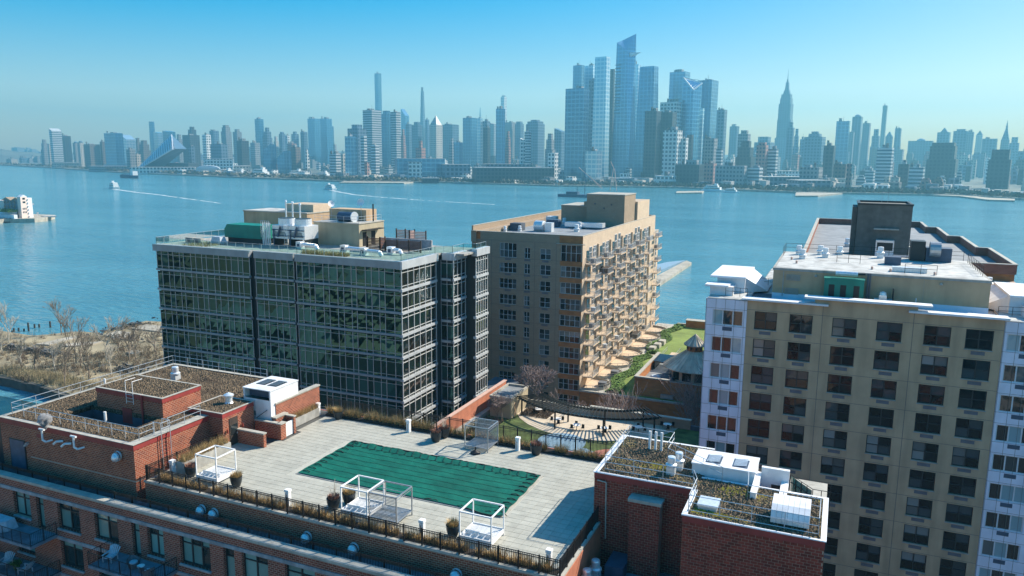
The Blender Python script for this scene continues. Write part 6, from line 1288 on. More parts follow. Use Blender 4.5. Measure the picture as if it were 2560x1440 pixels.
for (a0, b0, h0), (a1, b1, h1) in zip(pts, pts[1:]):
    m.face(((a0 * 5350, b0 * 5350, 2.6), (a1 * 5350, b1 * 5350, 2.6), (a1 * 5500, b1 * 5500, h1 * .8), (a0 * 5500, b0 * 5500, h0 * .8))); m.face(((a0 * 5500, b0 * 5500, h0 * .8), (a1 * 5500, b1 * 5500, h1 * .8), (a1 * 5650, b1 * 5650, h1 * 1.6), (a0 * 5650, b0 * 5650, h0 * 1.6))); m.face(((a0 * 5650, b0 * 5650, h0 * 1.6), (a1 * 5650, b1 * 5650, h1 * 1.6), (a1 * 5700, b1 * 5700, 2.6), (a0 * 5700, b0 * 5700, 2.6)))
m.build('far_hills', 'far_land')['kind'] = 'structure'
def place(xl, xr, yt, fac, k=1.0, rot=0.0):
    """where a far building stands and how big it is: (centre, width, depth, height)"""
    xm = (xl + xr) / 2; d = shore(xm) * fac; r = ray(xm, yt); a = math.atan2(r.y, r.x) - (MR + rot)
    top = at_d(xm, yt, d); z = (M3 @ (top - Vector((0, 0, CAM_H)))).z
    Wd = (xr - xl) * z / F_PX; sa, ca = abs(math.sin(a)), abs(math.cos(a)); w = Wd / (sa + k * ca); return top, w, w * k, top.z
def far_tower(nm, lb, cat, xl, xr, yt, fac, mat, shape='box', k=.8, grp=None, rot=0.0, **o):
    c, w, dp, h = place(xl, xr, yt, fac, k, rot); h -= 2.6
    u, v = w / 2, dp / 2; base = [(-u, -v), (u, -v), (u, v), (-u, v)]; m = MB(); parts = []
    if shape == 'box':
        m.prism(base, 0, h); rr = random.Random(int(xl * 7 + yt))
        if w > 14: a_ = rr.uniform(-.7, 0); parts.append(('roof_plant', MB().box(u * a_, u * (a_ + rr.uniform(.4, .9)), -v * .4, v * .5, h + .01, h + rr.uniform(3, 9)), 'far_grey'))
        if w > 20: b__ = rr.uniform(-.8, .6); parts.append(('water_tank', MB().cyl(u * b__, -v * .6, h + .01, h + rr.uniform(5, 11), 2.6, 2.2, 8), 'far_brown' if mat != BG else 'far_grey'))
        if h > 120 and w > 25 and rr.random() < .6: parts.append(('podium', MB().box(-u * 1.25, u * 1.15, -v * 1.3, v * 1.1, 0, h * rr.uniform(.12, .25)), mat))
        if h > 90 and rr.random() < .35: parts.append(('antenna', MB().cyl(0, 0, h, h + rr.uniform(10, 22), .5, .3, 5), 'far_dark'))
    elif shape == 'taper': m.prism(base, 0, h, scale=o.get('s', .7))
    elif shape == 'step':
        st = o.get('st', [(1, .62), (.78, .85), (.5, 1.0)]); z = 0
        for s_, hh in st: m.prism([(x * s_, y * s_) for x, y in base], z, h * hh, bottom=False); z = h * hh
    elif shape == 'slant':
        s_ = o.get('s', .85); i = len(m.v); m.v += [(x, y, 0) for x, y in base] + [(-u, -v, h * (1 if s_ > 0 else -s_)), (u, -v, h * (s_ if s_ > 0 else 1)), (u, v, h * (s_ if s_ > 0 else 1)), (-u, v, h * (1 if s_ > 0 else -s_))]
        for q in ((0, 1, 5, 4), (1, 2, 6, 5), (2, 3, 7, 6), (3, 0, 4, 7), (4, 5, 6, 7)): m.f.append(q); m.m.append(0)
    elif shape in ('pyr', 'dome'):
        b_ = o.get('b', .75); m.prism(base, 0, h * b_)
        if shape == 'pyr': q = MB().prism([(x * o.get('c', .9), y * o.get('c', .9)) for x, y in base], h * b_ + .01, h, scale=.04); parts.append(('pyramid_crown', q, o.get('cm', 'far_slate')))
        else:
            r = min(u, v) * .9; parts.append(('dome', MB().lathe(0, 0, [(r, h * b_), (r * .9, h * (b_ + (1 - b_) * .5)), (r * .5, h * (b_ + (1 - b_) * .85)), (0, h)], 14), o.get('cm', 'far_slate')))
    elif shape == 'round':
        r = min(u, v); m.prism([(x * .9, y * .9) for x, y in base], 0, h * .96); m.cyl(0, 0, 0, h, r * 1.15, n=18)
    me = m.mesh(nm, mat)
    t = put(nm, me, None, (c.x, c.y, 2.6), MR + rot); tag(t, lb, cat, grp)
    for pn, q, pm in parts: ob = bpy.data.objects.new(pn, q.mesh(pn, pm)); C.objects.link(ob); ob.parent = t
    return t, w, dp, h
def local(t, q, nm, mat, **kw): ob = bpy.data.objects.new(nm, q.mesh(nm, mat)); C.objects.link(ob); ob.parent = t; return ob
BG, PG, BN, DK, GY_, BR, PK, CR, WG, SL = 'far_blue_glass', 'far_pale_glass', 'far_banded', 'far_dark', 'far_grey', 'far_brown', 'far_pink', 'far_cream', 'far_white_grid', 'far_slate'
TW = [
 # name label xl xr ytop depth material shape options
 ('slim block left of the tallest tower at the far left', 101, 119, 349, 1.12, GY_, 'step', {}), ('low pale block touching the tallest tower at the far left', 119, 128, 360, 1.1, CR, 'box', {}),
 ('tallest tower at the far left, dark front and striped pale side', 124, 151, 321, 1.06, BN, 'slant', dict(s=.93, k=1.6)), ('dark rounded slab right of the tallest far left tower', 155, 175, 340, 1.12, DK, 'box', dict(k=1.2)),
 ('left one of a dome topped pair near the far left', 182, 195, 353, 1.2, GY_, 'dome', dict(b=.93)), ('right one of a dome topped pair near the far left', 194, 208, 352, 1.2, CR, 'dome', dict(b=.93)),
 ('broad low block right of the dome topped pair', 211, 247, 361, 1.2, BR, 'box', {}), ('narrow block left of the wide glass slab', 250, 262, 354, 1.25, BR, 'box', {}),
 ('wide dark glass slab with ribbed front near the far left', 262, 304, 333, 1.12, BG, 'box', dict(k=.35)), ('white slab with a sloping top behind the wide glass slab', 303, 336, 337, 1.25, PG, 'slant', dict(s=.86, k=.9)),
 ('small grey block in front of the sloping white slab', 316, 337, 373, 1.08, GY_, 'box', {}), ('blank beige block by the foot of the leaning pyramid', 336, 351, 386, 1.1, CR, 'box', {}),
 ('brown block with water tanks left of the thin glass tower', 335, 352, 345, 1.5, BR, 'step', {}), ('broad brown block behind the leaning pyramid', 345, 374, 351, 1.45, BR, 'step', {}),
 ('thin tall glass tower above the leaning pyramid', 371, 386, 304, 1.55, BG, 'taper', dict(s=.8)), ('pale glass tower right of the thin tall one', 384, 409, 330, 1.5, PG, 'slant', dict(s=.97)),
 ('glass tower with a notched sloping top behind the pyramid tip', 407, 437, 327, 1.45, BG, 'slant', dict(s=.97)), ('grey pair of shafts right of the pyramid', 437, 457, 336, 1.5, GY_, 'step', {}),
 ('broad dark shouldered tower right of the pyramid', 457, 497, 338, 1.35, DK, 'box', {}), ('upper shaft with a stepped cap above the broad shouldered tower', 470, 489, 317, 1.45, DK, 'step', dict(st=[(1, .93), (.6, 1)])),
 ('low dark block at the foot of the broad shouldered tower', 471, 486, 366, 1.2, SL, 'box', {}), ('bright white gridded tower left of centre', 506, 526, 337, 1.35, WG, 'box', {}),
 ('wide ribbed blue slab right of the white gridded tower', 527, 567, 361, 1.3, SL, 'box', dict(k=.4)), ('flat topped blue tower behind the ribbed slab', 524, 546, 327, 1.7, SL, 'box', {}),
 ('stepped blue tower with pale edges, tallest of its cluster', 552, 577, 313, 1.6, GY_, 'step', dict(st=[(1, .85), (.8, .95), (.6, 1)])), ('square capped tower right of the stepped blue one', 582, 603, 323, 1.7, GY_, 'step', dict(st=[(1, .93), (.55, 1)])),
 ('dark slab with a brownish side left of the rounded glass tower', 592, 621, 352, 1.3, DK, 'box', dict(k=1)), ('low grey slab just left of the rounded glass tower', 626, 649, 357, 1.6, GY_, 'box', {}),
 ('tall rounded glass tower left of centre', 637, 658, 298, 1.7, BG, 'box', {}), ('jagged tower leaning against the rounded glass tower', 656, 679, 319, 1.65, SL, 'step', dict(st=[(1, .75), (.8, .9), (.45, 1)])),
 ('dark humped glass hall below the rounded tower', 657, 689, 361, 1.25, BG, 'slant', dict(s=-.82, k=.6)), ('second dark humped hall right of the first', 692, 727, 377, 1.22, BG, 'slant', dict(s=-.7, k=.6)),
 ('cream tower with a small cap right of the humped halls', 682, 697, 341, 1.75, CR, 'step', {}), ('blue tower with a cut crown right of the cream one', 697, 713, 330, 1.7, SL, 'step', dict(st=[(1, .95), (.6, 1)])),
 ('white open frame tower between two blue ones', 713, 724, 339, 1.75, WG, 'box', {}), ('pinkish slab below the white open frame tower', 719, 741, 359, 1.5, PK, 'box', {}),
 ('crowned blue tower left of the twin towers', 728, 746, 329, 1.8, SL, 'step', dict(st=[(1, .93), (.5, 1)])), ('dark block under the crowned blue tower', 727, 751, 368, 1.3, BR, 'box', {}),
 ('blue tower with tanks just left of the twin towers', 751, 768, 330, 1.75, SL, 'box', {}), ('left one of the dark glass twin towers', 769, 799, 297, 1.9, BG, 'box', dict(k=.7)), ('right one of the dark glass twin towers', 800, 829, 297, 1.9, BG, 'box', dict(k=.7)),
 ('lower shoulder joined to the right twin tower', 826, 834, 316, 1.92, BG, 'box', {}), ('white art deco block below the twin towers', 761, 773, 374, 1.25, WG, 'step', {}),
 ('small grey block right of the twin towers', 833, 841, 361, 1.8, GY_, 'box', {}), ('ribbed blue block right of the twin towers by the river', 824, 854, 386, 1.15, BN, 'box', {}), ('thin white slab beside the ribbed blue block', 852, 862, 384, 1.15, CR, 'box', {}),
 ('dark blue slab left of the leftmost banded cluster', 862, 890, 341, 1.2, BG, 'box', {}), ('blue tower with a white gridded top and a flat cap', 869, 916, 318, 1.3, SL, 'step', dict(st=[(1, .97), (.55, 1.05)])),
 ('white banded shaft in front of the gridded top tower', 901, 917, 340, 1.12, BN, 'box', {}), ('white banded block in front of the twin banded towers', 927, 948, 363, 1.1, BN, 'box', {}), ('small pink brick block by the river', 911, 923, 406, 1.06, PK, 'box', {}),
 ('broad banded tower with a pale right side under the needle', 907, 953, 276, 1.45, BN, 'box', dict(k=1)), ('tall dark banded tower right of the needle', 953, 979, 277, 1.4, BG, 'step', dict(st=[(1, .95), (.7, 1)])), ('tall pale banded tower right of the dark one', 976, 1001, 280, 1.38, BN, 'box', {}),
 ('glass tower with a swept sloping crown left of the tapering tower', 1002, 1022, 272, 2.2, BG, 'slant', dict(s=.88)), ('pink deco tower below the swept crown', 1000, 1015, 323, 1.6, PK, 'step', {}), ('grey slab left of the tapering tower', 1014, 1029, 310, 1.9, SL, 'box', {}),
 ('blue and buff tower left of the tapering tower', 1029, 1056, 305, 1.8, SL, 'step', dict(st=[(1, .94), (.6, 1)])), ('narrow slab right of the tapering tower', 1063, 1073, 299, 2.1, SL, 'box', {}), 
 ('tower with a copper pyramid crown', 1073, 1106, 289, 1.8, CR, 'pyr', dict(b=.83, k=1)), ('pink gridded block with a small tower on top', 1039, 1064, 352, 1.3, PK, 'step', dict(st=[(1, .8), (.4, 1)])),
 ('wide flat tower right of the copper pyramid', 1100, 1147, 312, 1.9, SL, 'box', dict(k=.6)), ('darker block before the wide flat tower', 1121, 1138, 346, 1.4, GY_, 'step', {}), ('dark slab right of it before the wide flat tower', 1134, 1157, 356, 1.3, BG, 'box', {}),
 ('tall plain blue slab in the middle of the skyline', 1157, 1192, 295, 1.55, BG, 'box', {}), ('pale slab joined to the plain blue slab', 1191, 1208, 296, 1.6, PG, 'box', {}), ('blue block stepping down from the pale slab', 1206, 1225, 303, 1.6, SL, 'box', {}),
 ('pointed glass spire peeping over the pale slab', 1193, 1208, 269, 3.2, BG, 'taper', dict(s=.1)), ('dark slab below the pale slab', 1208, 1226, 319, 1.4, DK, 'box', {}), ('slab with a white flashing top left of the dark shaft', 1223, 1242, 307, 2.2, GY_, 'slant', dict(s=.97)),
 ('thin pale gridded needle behind the dark shaft', 1252, 1267, 242, 2.9, WG, 'box', dict(k=1)), ('dark blue shaft in front of the pale needle', 1240, 1263, 272, 1.35, BG, 'box', {}), ('broad grey block right of the dark shaft', 1262, 1290, 306, 2.0, GY_, 'box', {}),
 ('blue tower with pinnacles right of the broad grey block', 1287, 1310, 304, 2.0, SL, 'step', dict(st=[(1, .95), (.7, 1)])), ('pinkish tower in front of the broad grey block', 1263, 1278, 328, 1.5, PK, 'step', {}), ('slender bright white gridded slab with a slanted top', 1299, 1313, 346, 1.2, WG, 'slant', dict(s=.96)),
 ('striped pale slab right of the slender white one', 1311, 1328, 329, 1.3, BN, 'box', {}), ('broad blue tower with a ragged crown left of the glass cluster', 1315, 1362, 300, 1.8, SL, 'step', dict(st=[(1, .92), (.85, .97), (.5, 1)])), ('grey block between the ragged crown and the glass cluster', 1363, 1389, 334, 1.6, GY_, 'step', {}),
 ('blue block with a white sail shaped top', 1386, 1413, 321, 1.8, SL, 'slant', dict(s=.93)), ('white gridded block left of the glass cluster by the river', 1370, 1396, 382, 1.12, WG, 'box', {}),
 # the glass cluster
 ('dark glass tower at the left front of the glass cluster', 1414, 1474, 222, 1.22, BG, 'box', dict(k=.5)), ('flat topped blue tower behind the left front tower', 1433, 1462, 164, 1.6, BG, 'box', dict(k=.6)), ('pale glass back of the flat topped blue tower', 1460, 1491, 165, 1.62, PG, 'box', dict(k=.6)), ('narrow blue slab tucked left of the tall pale tower', 1473, 1492, 199, 1.4, SL, 'box', {}),
 ('tall pale gridded glass tower left of the tallest', 1484, 1530, 143, 1.3, PG, 'taper', dict(s=.82, k=.6)), ('thin dark slab between the two tallest glass towers', 1526, 1538, 173, 1.45, DK, 'box', {}),
 ('bright glass tower leaning on the right of the tallest', 1570, 1604, 162, 1.5, PG, 'box', dict(k=.6)), ('tall glass tower flaring towards its foot, right of the tallest', 1592, 1654, 167, 1.38, BG, 'taper', dict(s=.74, k=.6)),
 ('dark banded slab in front of the flaring tower', 1613, 1653, 278, 1.2, DK, 'box', {}), ('white framed glass tower with a square grid', 1651, 1702, 256, 1.3, WG, 'box', dict(k=.6)), ('dark block in front of the white framed tower', 1653, 1692, 281, 1.22, DK, 'box', {}), ('bright white apartment tower at the front of the glass cluster', 1659, 1706, 326, 1.15, WG, 'box', dict(k=.8)),
 ('lower white gridded block joined to the bright white tower', 1700, 1721, 345, 1.16, WG, 'box', {}), ('broad flat topped blue tower at the right of the glass cluster', 1675, 1725, 181, 1.55, BG, 'box', dict(k=.7)),
 ('tall blue tower with a pale right face, right of the sloping crown', 1745, 1796, 202, 1.5, BG, 'box', dict(k=1.1)), ('thin white slab before the tall blue tower', 1750, 1761, 271, 1.3, PG, 'box', {}), ('grey blue tower stepping down right of the glass cluster', 1791, 1818, 275, 1.6, SL, 'box', dict(k=.8)),
 ('pale slab alone right of the glass cluster', 1825, 1848, 316, 2.2, SL, 'box', {}), ('dark slab below the right end of the glass cluster', 1718, 1734, 337, 1.2, DK, 'box', {}), ('gridded dark block below the tall blue tower', 1760, 1794, 346, 1.25, GY_, 'box', {}), ('white banded block right of the gridded dark block', 1791, 1808, 372, 1.2, BN, 'box', {}),
 ('block with a framed rooftop left of the great spired tower', 1847, 1877, 326, 1.5, GY_, 'step', dict(st=[(1, .93), (.6, 1)])), ('broad dark loft block with roof clutter', 1842, 1890, 353, 1.3, DK, 'step', {}), ('long low ridge block just left of the great spired tower', 1881, 1942, 342, 2.0, SL, 'step', {}),
 ('pink brick tower with a rounded top', 1893, 1921, 356, 1.2, PK, 'step', dict(st=[(1, .94), (.7, 1)])), ('white banded block right of the pink brick tower', 1921, 1946, 372, 1.22, BN, 'box', {}), ('long dark office block on the river right of the glass cluster', 1790, 1870, 414, 1.08, GY_, 'box', dict(k=.4)), ('white striped end block of the long office block', 1868, 1907, 418, 1.1, BN, 'box', {}),
 ('reddish roofed block left of the long office block', 1760, 1792, 408, 1.12, PK, 'box', {}), ('wide dark riverside block below the bright white tower', 1689, 1760, 411, 1.07, DK, 'box', dict(k=.5)), ('grey glass box at the foot of the tall pale tower', 1464, 1506, 378, 1.1, PG, 'box', {}), ('low white gridded podium below the dark banded slab', 1638, 1690, 439, 1.05, WG, 'box', dict(k=.5)),
 # right of the spired tower
 ('tower hugging the right flank of the great spired tower', 1969, 1987, 306, 2.0, SL, 'step', dict(st=[(1, .9), (.6, 1)])), ('lower tower right of the great spired tower', 1986, 2000, 322, 2.0, SL, 'step', {}), ('small slab left of the broad stepped hulk', 2001, 2014, 348, 2.0, SL, 'box', {}), ('broad stepped hulk right of the great spired tower', 2013, 2064, 329, 1.9, SL, 'step', dict(st=[(1, .88), (.6, .95), (.35, 1)])),
 ('slim dark tower with a balconied right edge', 2061, 2089, 364, 1.25, DK, 'box', {}), ('tall plain blue slab right of the broad hulk', 2093, 2125, 303, 1.7, BG, 'box', dict(k=.4)), ('tall tower with a rounded top right of the plain slab', 2133, 2157, 286, 2.2, SL, 'dome', dict(b=.96)), ('grey shelf block between the two tall towers', 2122, 2136, 330, 2.1, GY_, 'box', {}),
 ('pin striped tower left of the thin leaning needle', 2158, 2177, 308, 2.1, GY_, 'box', {}), ('stepped block left of the thin needle', 2180, 2203, 323, 2.2, SL, 'step', {}), ('thin tall needle tower right of centre right', 2208, 2219, 264, 2.7, DK, 'box', dict(k=1)), ('stepped pointed tower right of the thin needle', 2216, 2233, 328, 2.3, SL, 'pyr', dict(b=.88)),
 ('plain slim slab right of the pointed tower', 2239, 2254, 321, 2.3, SL, 'box', {}), ('white framed block with dark glass in front of the thin needle', 2196, 2234, 370, 1.25, BN, 'box', {}), ('domed ridge block among the hazy right roofs', 2275, 2332, 346, 2.4, SL, 'dome', dict(b=.93, k=.4)),
 ('tower with a tall golden pyramid roof', 2347, 2377, 319, 2.3, SL, 'pyr', dict(b=.9, c=.6)), ('big dark stepped hulk in front of the golden pyramid', 2326, 2396, 357, 1.35, DK, 'step', dict(st=[(1, .62), (.86, .92), (.76, 1)])), ('tall blue block right of the dark stepped hulk', 2387, 2421, 323, 2.2, SL, 'step', dict(st=[(1, .96), (.6, 1)])),
 ('narrow block right of the tall blue block', 2419, 2435, 330, 2.2, GY_, 'box', {}), ('slender crowned shaft alone on the right skyline', 2443, 2458, 326, 2.5, CR, 'pyr', dict(b=.9)), ('squared blue block right of the slender crowned shaft', 2459, 2492, 347, 2.3, SL, 'box', {}),
 ('dark stepped block in front of the clock tower', 2479, 2529, 374, 1.3, DK, 'step', dict(st=[(1, .75), (.8, 1)])), ('grey block right of the clock tower', 2524, 2552, 343, 2.4, SL, 'step', {}), ('low hazy block at the right edge', 2550, 2590, 378, 2.0, SL, 'box', {}),
 ('dark loft block right of the white waterfront shed', 2002, 2056, 418, 1.15, GY_, 'box', {}), ('arched brick block behind the pale pier shed', 2086, 2120, 410, 1.2, BR, 'box', {}), ('dark slab with a red stripe right of the framed block', 2248, 2274, 410, 1.2, DK, 'box', {}), ('white banded block left of the dark stepped hulk', 2276, 2311, 418, 1.15, BN, 'box', {}),
]
for lb, xl, xr, yt, fac, mat, shp, o in TW:
    o = dict(o); k = o.pop('k', .8); far_tower('skyscraper' if yt < 345 else 'city_block', lb, 'skyscraper' if yt < 345 else 'city building', xl, xr, yt, fac, mat, shp, k, **o)

# landmark silhouettes -------------------------------------------------
# needle tower with a square shaft
far_tower('needle_tower', 'very tall thin blue needle, highest on the left half of the skyline', 'skyscraper', 936, 953, 184, 2.3, BG, 'box', .9)
t, w, d, h = far_tower('tapering_tower', 'thin tower tapering step by step to a narrow top', 'skyscraper', 1052, 1064, 320, 2.5, DK, 'box', .8); 
c, w, dp, h = place(1051, 1066, 330, 2.5, .8); top = at_d(1054, 218, shore(1058) * 2.5).z - 2.6
local(t, MB().prism([(-w / 2, -dp / 2), (w / 2, -dp / 2), (w / 2, dp / 2), (-w / 2, dp / 2)], h - 30, top - 20, scale=.5), 'tapering_shaft', SL).location.x = -w * .12
local(t, MB().box(-w * .3, -w * .02, -dp * .2, dp * .2, top - 20, top), 'crown', DK)
# spired art deco tower
D = 2.45; t, w, d, h = far_tower('spired_tower', 'great art deco tower with stepped shoulders and a tall spire', 'skyscraper', 1948, 1983, 260, D, SL, 'box', .75)
def hz(y): return at_d(1967, y, shore(1967) * D).z - 2.6
for nm_, s0, s1, ya, yb in (('shoulder', .86, .86, 262, 246), ('shoulder', .74, .74, 246, 236), ('crown', .52, .40, 236, 226), ('mast_base', .32, .22, 226, 206), ('mast', .13, .10, 206, 198)):
    local(t, MB().prism([(x * w / 2 * s0, y * d / 2 * s0) for x, y in ((-1, -1), (1, -1), (1, 1), (-1, 1))], hz(ya), hz(yb), scale=s1 / s0), nm_, SL)
local(t, MB().cyl(0, 0, hz(198), hz(186), w * .035, w * .02, 8).cyl(0, 0, hz(186), hz(171), w * .018, w * .006, 6), 'spire', SL)
for s in (-1, 1): local(t, MB().box(-w * .5 - 3 if s < 0 else w * .5, -w * .5 if s < 0 else w * .5 + 3, -d * .4, d * .4, 0, hz(300)), 'wing', SL)
local(t, MB().box(-w * .62, w * .62, -d * .6, d * .6, 0, hz(345)), 'base', SL)
# clock tower with lantern
D = 2.35; t, w, d, h = far_tower('clock_tower', 'pale tower with a steep pointed roof and lantern near the right edge', 'skyscraper', 2504, 2523, 350, D, GY_, 'box', 1.0)
def hz(y): return at_d(2514, y, shore(2514) * D).z - 2.6
local(t, MB().prism([(x * w / 2 * .92, y * w / 2 * .92) for x, y in ((-1, -1), (1, -1), (1, 1), (-1, 1))], hz(350), hz(322), scale=.25), 'steep_roof', SL); local(t, MB().cyl(0, 0, hz(322), hz(314), w * .13, n=8).cyl(0, 0, hz(314), hz(300), w * .09, .3, 8), 'lantern', SL)
# tallest tower of the glass cluster: chamfered prism with a jutting deck
D = 1.42; c, w, dp, h0 = place(1538, 1594, 150, D, .75)
def hz(y): return at_d(1566, y, shore(1566) * D).z
t = thing('wedge_tower', 'tallest glass tower, cut to a sharp wedge top with a jutting triangular deck', 'skyscraper', (c.x, c.y, 2.6), rz=MR)
u, v = w / 2, dp / 2; zl, zr, zs = hz(103) - 2.6, hz(84) - 2.6, hz(150) - 2.6
m = MB(); B0 = [(-u * 1.02, -v), (u * 1.0, -v), (u * 1.12, v), (-u * 1.02, v)]; m.v = [(x * 1.0, y, 0) for x, y in B0] + [(-u * .88, -v * .9, zl - 4), (u * .35, -v * .9, zl - 26), (u * .80, v * .8, zr), (-u * .85, v * .8, zl + 6)]
for q in ((0, 1, 5, 4), (1, 2, 6, 5), (2, 3, 7, 6), (3, 0, 4, 7), (4, 5, 7), (5, 6, 7)): m.f.append(q); m.m.append(0)
local(t, m, 'shaft', BG)
zd = hz(134) - 2.6; q = MB(); q.v = [(u * .55, -v * .5, zd), (u * .62, v * .5, zd), (u * 1.75, v * .1, zd + 1), (u * .6, -v * .45, zd - 9), (u * .66, v * .4, zd - 9)]; q.f = [(0, 2, 1), (0, 3, 2), (3, 4, 2), (4, 1, 2), (0, 1, 4, 3)]; q.m = [0] * 5; local(t, q, 'jutting_deck', 'white_cornice')
for i in range(16):
    f = .45 + .5 * i / 16; z = zs * (.55 + .43 * i / 16)
    xx = u * (1.0 - .5 * z / zl) ; local(t, MB().box(-u * .96, -u * .2, -v * .985 - 1.2, -v * .985 + .2, z, z + 1.4), 'floor_line', DK)
# sloping crown tower of the cluster
D = 1.32; c, w, dp, h0 = place(1703, 1755, 216, D, .8)
def hz(y): return at_d(1729, y, shore(1729) * D).z
t = thing('slope_crown_tower', 'glass tower with a slanting lattice crown rising to the left', 'skyscraper', (c.x, c.y, 2.6), rz=MR); u, v = w / 2, dp / 2; za, zb = hz(197) - 2.6, hz(222) - 2.6
m = MB(); m.v = [(-u * 1.0, -v, 0), (u * .7, -v, 0), (u * .95, v, 0), (-u, v, 0), (-u * .75, -v * .9, za), (u * .55, -v * .9, zb - 6), (u * 1.0, v * .9, zb + 12), (-u * .75, v * .9, za)]
for q in ((0, 1, 5, 4), (1, 2, 6, 5), (2, 3, 7, 6), (3, 0, 4, 7), (4, 5, 6, 7)): m.f.append(q); m.m.append(0)
local(t, m, 'shaft', BG); q = MB()
for i in range(7): f = i / 6; q.bar((-u * .75 + (u * 1.3) * f, -v * .9, za + (zb - 6 - za) * f + 1), (-u * .75 + (u * 1.75) * f, v * .9, za + (zb + 12 - za) * f + 1), 1.6, 1.6)
q.bar((-u * .75, -v * .9, za + 2), (u * .55, -v * .9, zb - 4), 3, 3).bar((-u * .75, v * .9, za + 2), (u, v * .9, zb + 14), 3, 3).bar((u * .55, -v * .9, zb - 4), (u, v * .9, zb + 14), 3, 3); local(t, q, 'lattice_crown', 'white_cornice'); local(t, MB().bar((-u * .7, -v, za + 1), (u * 1.3, -v * 1.1, za - 6), .8, .8), 'roof_boom', DK)
# leaning pyramid
D = 1.06; A = at_d(336, 418, shore(336) * D); Bp = at_d(440, 410, shore(440) * 1.08); P = at_d(429, 337, shore(429) * 1.16); Q = at_d(438, 372, shore(438) * 1.1)
t = thing('leaning_pyramid', 'white lattice pyramid sweeping up to a sharp peak on the waterfront', 'building', (P.x, P.y, 3))
bk = Vector((A.x + (P.x - A.x) * .2, A.y + 45, 3)); A.z = 3; Bp.z = 3; q = MB()
q.v = [tuple(A), tuple(Q), tuple(P), tuple(bk), (Q.x + 4, Q.y + 40, Q.z), (A.x + 30, A.y + 60, 3)]; q.f = [(0, 1, 2), (1, 4, 2), (4, 5, 0, 2), (0, 5, 4, 1)]; q.m = [0] * 4; q.build('slope', SL, t); MB().box(A.x + 30, Q.x, A.y + 60, A.y + 100, 3, 30).build('rear_block', DK, t)
m = MB()
for i in range(1, 18):
    f = i / 18; e0 = A.lerp(P, f); e1 = Vector((A.x + (Q.x - A.x) * f, A.y + (Q.y - A.y) * f, 3 + (Q.z - 3) * f)); m.bar(e0, e1 - Vector((0, 6, 0)), 2.4, 2.0)
m.bar(A, P, 2.5, 2.5).bar(A, Q - Vector((0, 8, 0)), 3.5, 3.5).bar(Q - Vector((0, 8, 0)), P, 2.5, 2.5); m.build('lattice', 'white_cornice', t, kind='stuff')
# waterfront: piers, sheds, green banks
def far_shed(lb, nm, xl, xr, yt, yb, mat, cat='pier shed', roof='pale_roof', dpt=45, grp=None):
    a, b = at_z(xl, yb, 2.0), at_z(xr, yb, 2.0); mid = (a + b) / 2; zt = at_d(mid_px(xl, xr), yt, math.hypot(mid.x, mid.y)).z
    L_ = (b - a).length; ang = math.atan2(b.y - a.y, b.x - a.x); t = put(nm, MB().box(-L_ / 2, L_ / 2, 0, dpt, 0, zt - .8).mesh(nm, mat), None, (mid.x, mid.y, .8), ang); tag(t, lb, cat, grp)
    local(t, MB().box(-L_ / 2 - 1, L_ / 2 + 1, -1, dpt + 1, zt - .79, zt + .2), 'roof', roof); return t, L_, zt
def mid_px(a, b): return (a + b) / 2
far_shed('long cream pier shed at the far left of the far shore', 'pier_shed', 130, 201, 407, 420, CR)
far_shed('long low white pier terminal with a row of dark openings', 'pier_terminal', 325, 489, 419, 434, WG); far_shed('grey pier shed between the cream shed and the white terminal', 'pier_shed', 222, 320, 416, 428, GY_)
t, L_, zt = far_shed('white hooped pier hall left of the excursion boats', 'pier_hall', 490, 550, 423, 437, 'white_cornice')
q = MB(); n = 10
for i in range(n): a0, a1 = PI * i / n, PI * (i + 1) / n; q.face(((L_ / 2 * math.cos(a0), -2, zt + 9 * math.sin(a0)), (L_ / 2 * math.cos(a1), -2, zt + 9 * math.sin(a1)), (L_ / 2 * math.cos(a1), 46, zt + 9 * math.sin(a1)), (L_ / 2 * math.cos(a0), 46, zt + 9 * math.sin(a0)))); 
q.face([(L_ / 2 * math.cos(PI * i / n), -2, zt + 9 * math.sin(PI * i / n)) for i in range(n + 1)]); local(t, q, 'vault', 'white_cornice')
far_shed('white columned block behind the hooped pier hall', 'waterfront_block', 515, 583, 398, 432, WG, 'city building'); far_shed('pale block right of the hooped hall', 'waterfront_block', 585, 626, 415, 438, CR, 'city building')
far_shed('broad low plant block with a white framed front', 'waterfront_block', 993, 1113, 397, 450, BG, 'city building'); far_shed('white framed doorway hall on the broad low plant', 'waterfront_block', 1023, 1055, 406, 452, WG, 'city building', dpt=10); far_shed('dark low hall right of the white framed doorway', 'waterfront_block', 1113, 1176, 412, 452, SL, 'city building'); far_shed('long dark convention hall left of the glass cluster', 'waterfront_block', 1190, 1385, 420, 458, DK, 'city building'); far_shed('upper deck of the long dark convention hall', 'waterfront_block', 1215, 1330, 411, 450, SL, 'city building')
far_shed('dark floating shed at the pier end below the skyline centre', 'pier_shed', 1057, 1097, 446, 456, DK, dpt=20); far_shed('low bright riverside podium below the glass cluster', 'waterfront_block', 1540, 1640, 447, 460, GY_, 'city building')
far_shed('white riverside shed right of the long office block', 'waterfront_block', 1953, 2000, 428, 455, WG, 'city building'); far_shed('long dark pier shed with a white roof on the right', 'pier_shed', 1896, 2031, 443, 468, SL); far_shed('dark sheds behind the right hand pier', 'pier_shed', 1997, 2078, 452, 475, SL); far_shed('pale pier shed with many windows on the right', 'pier_shed', 2087, 2128, 447, 470, CR)
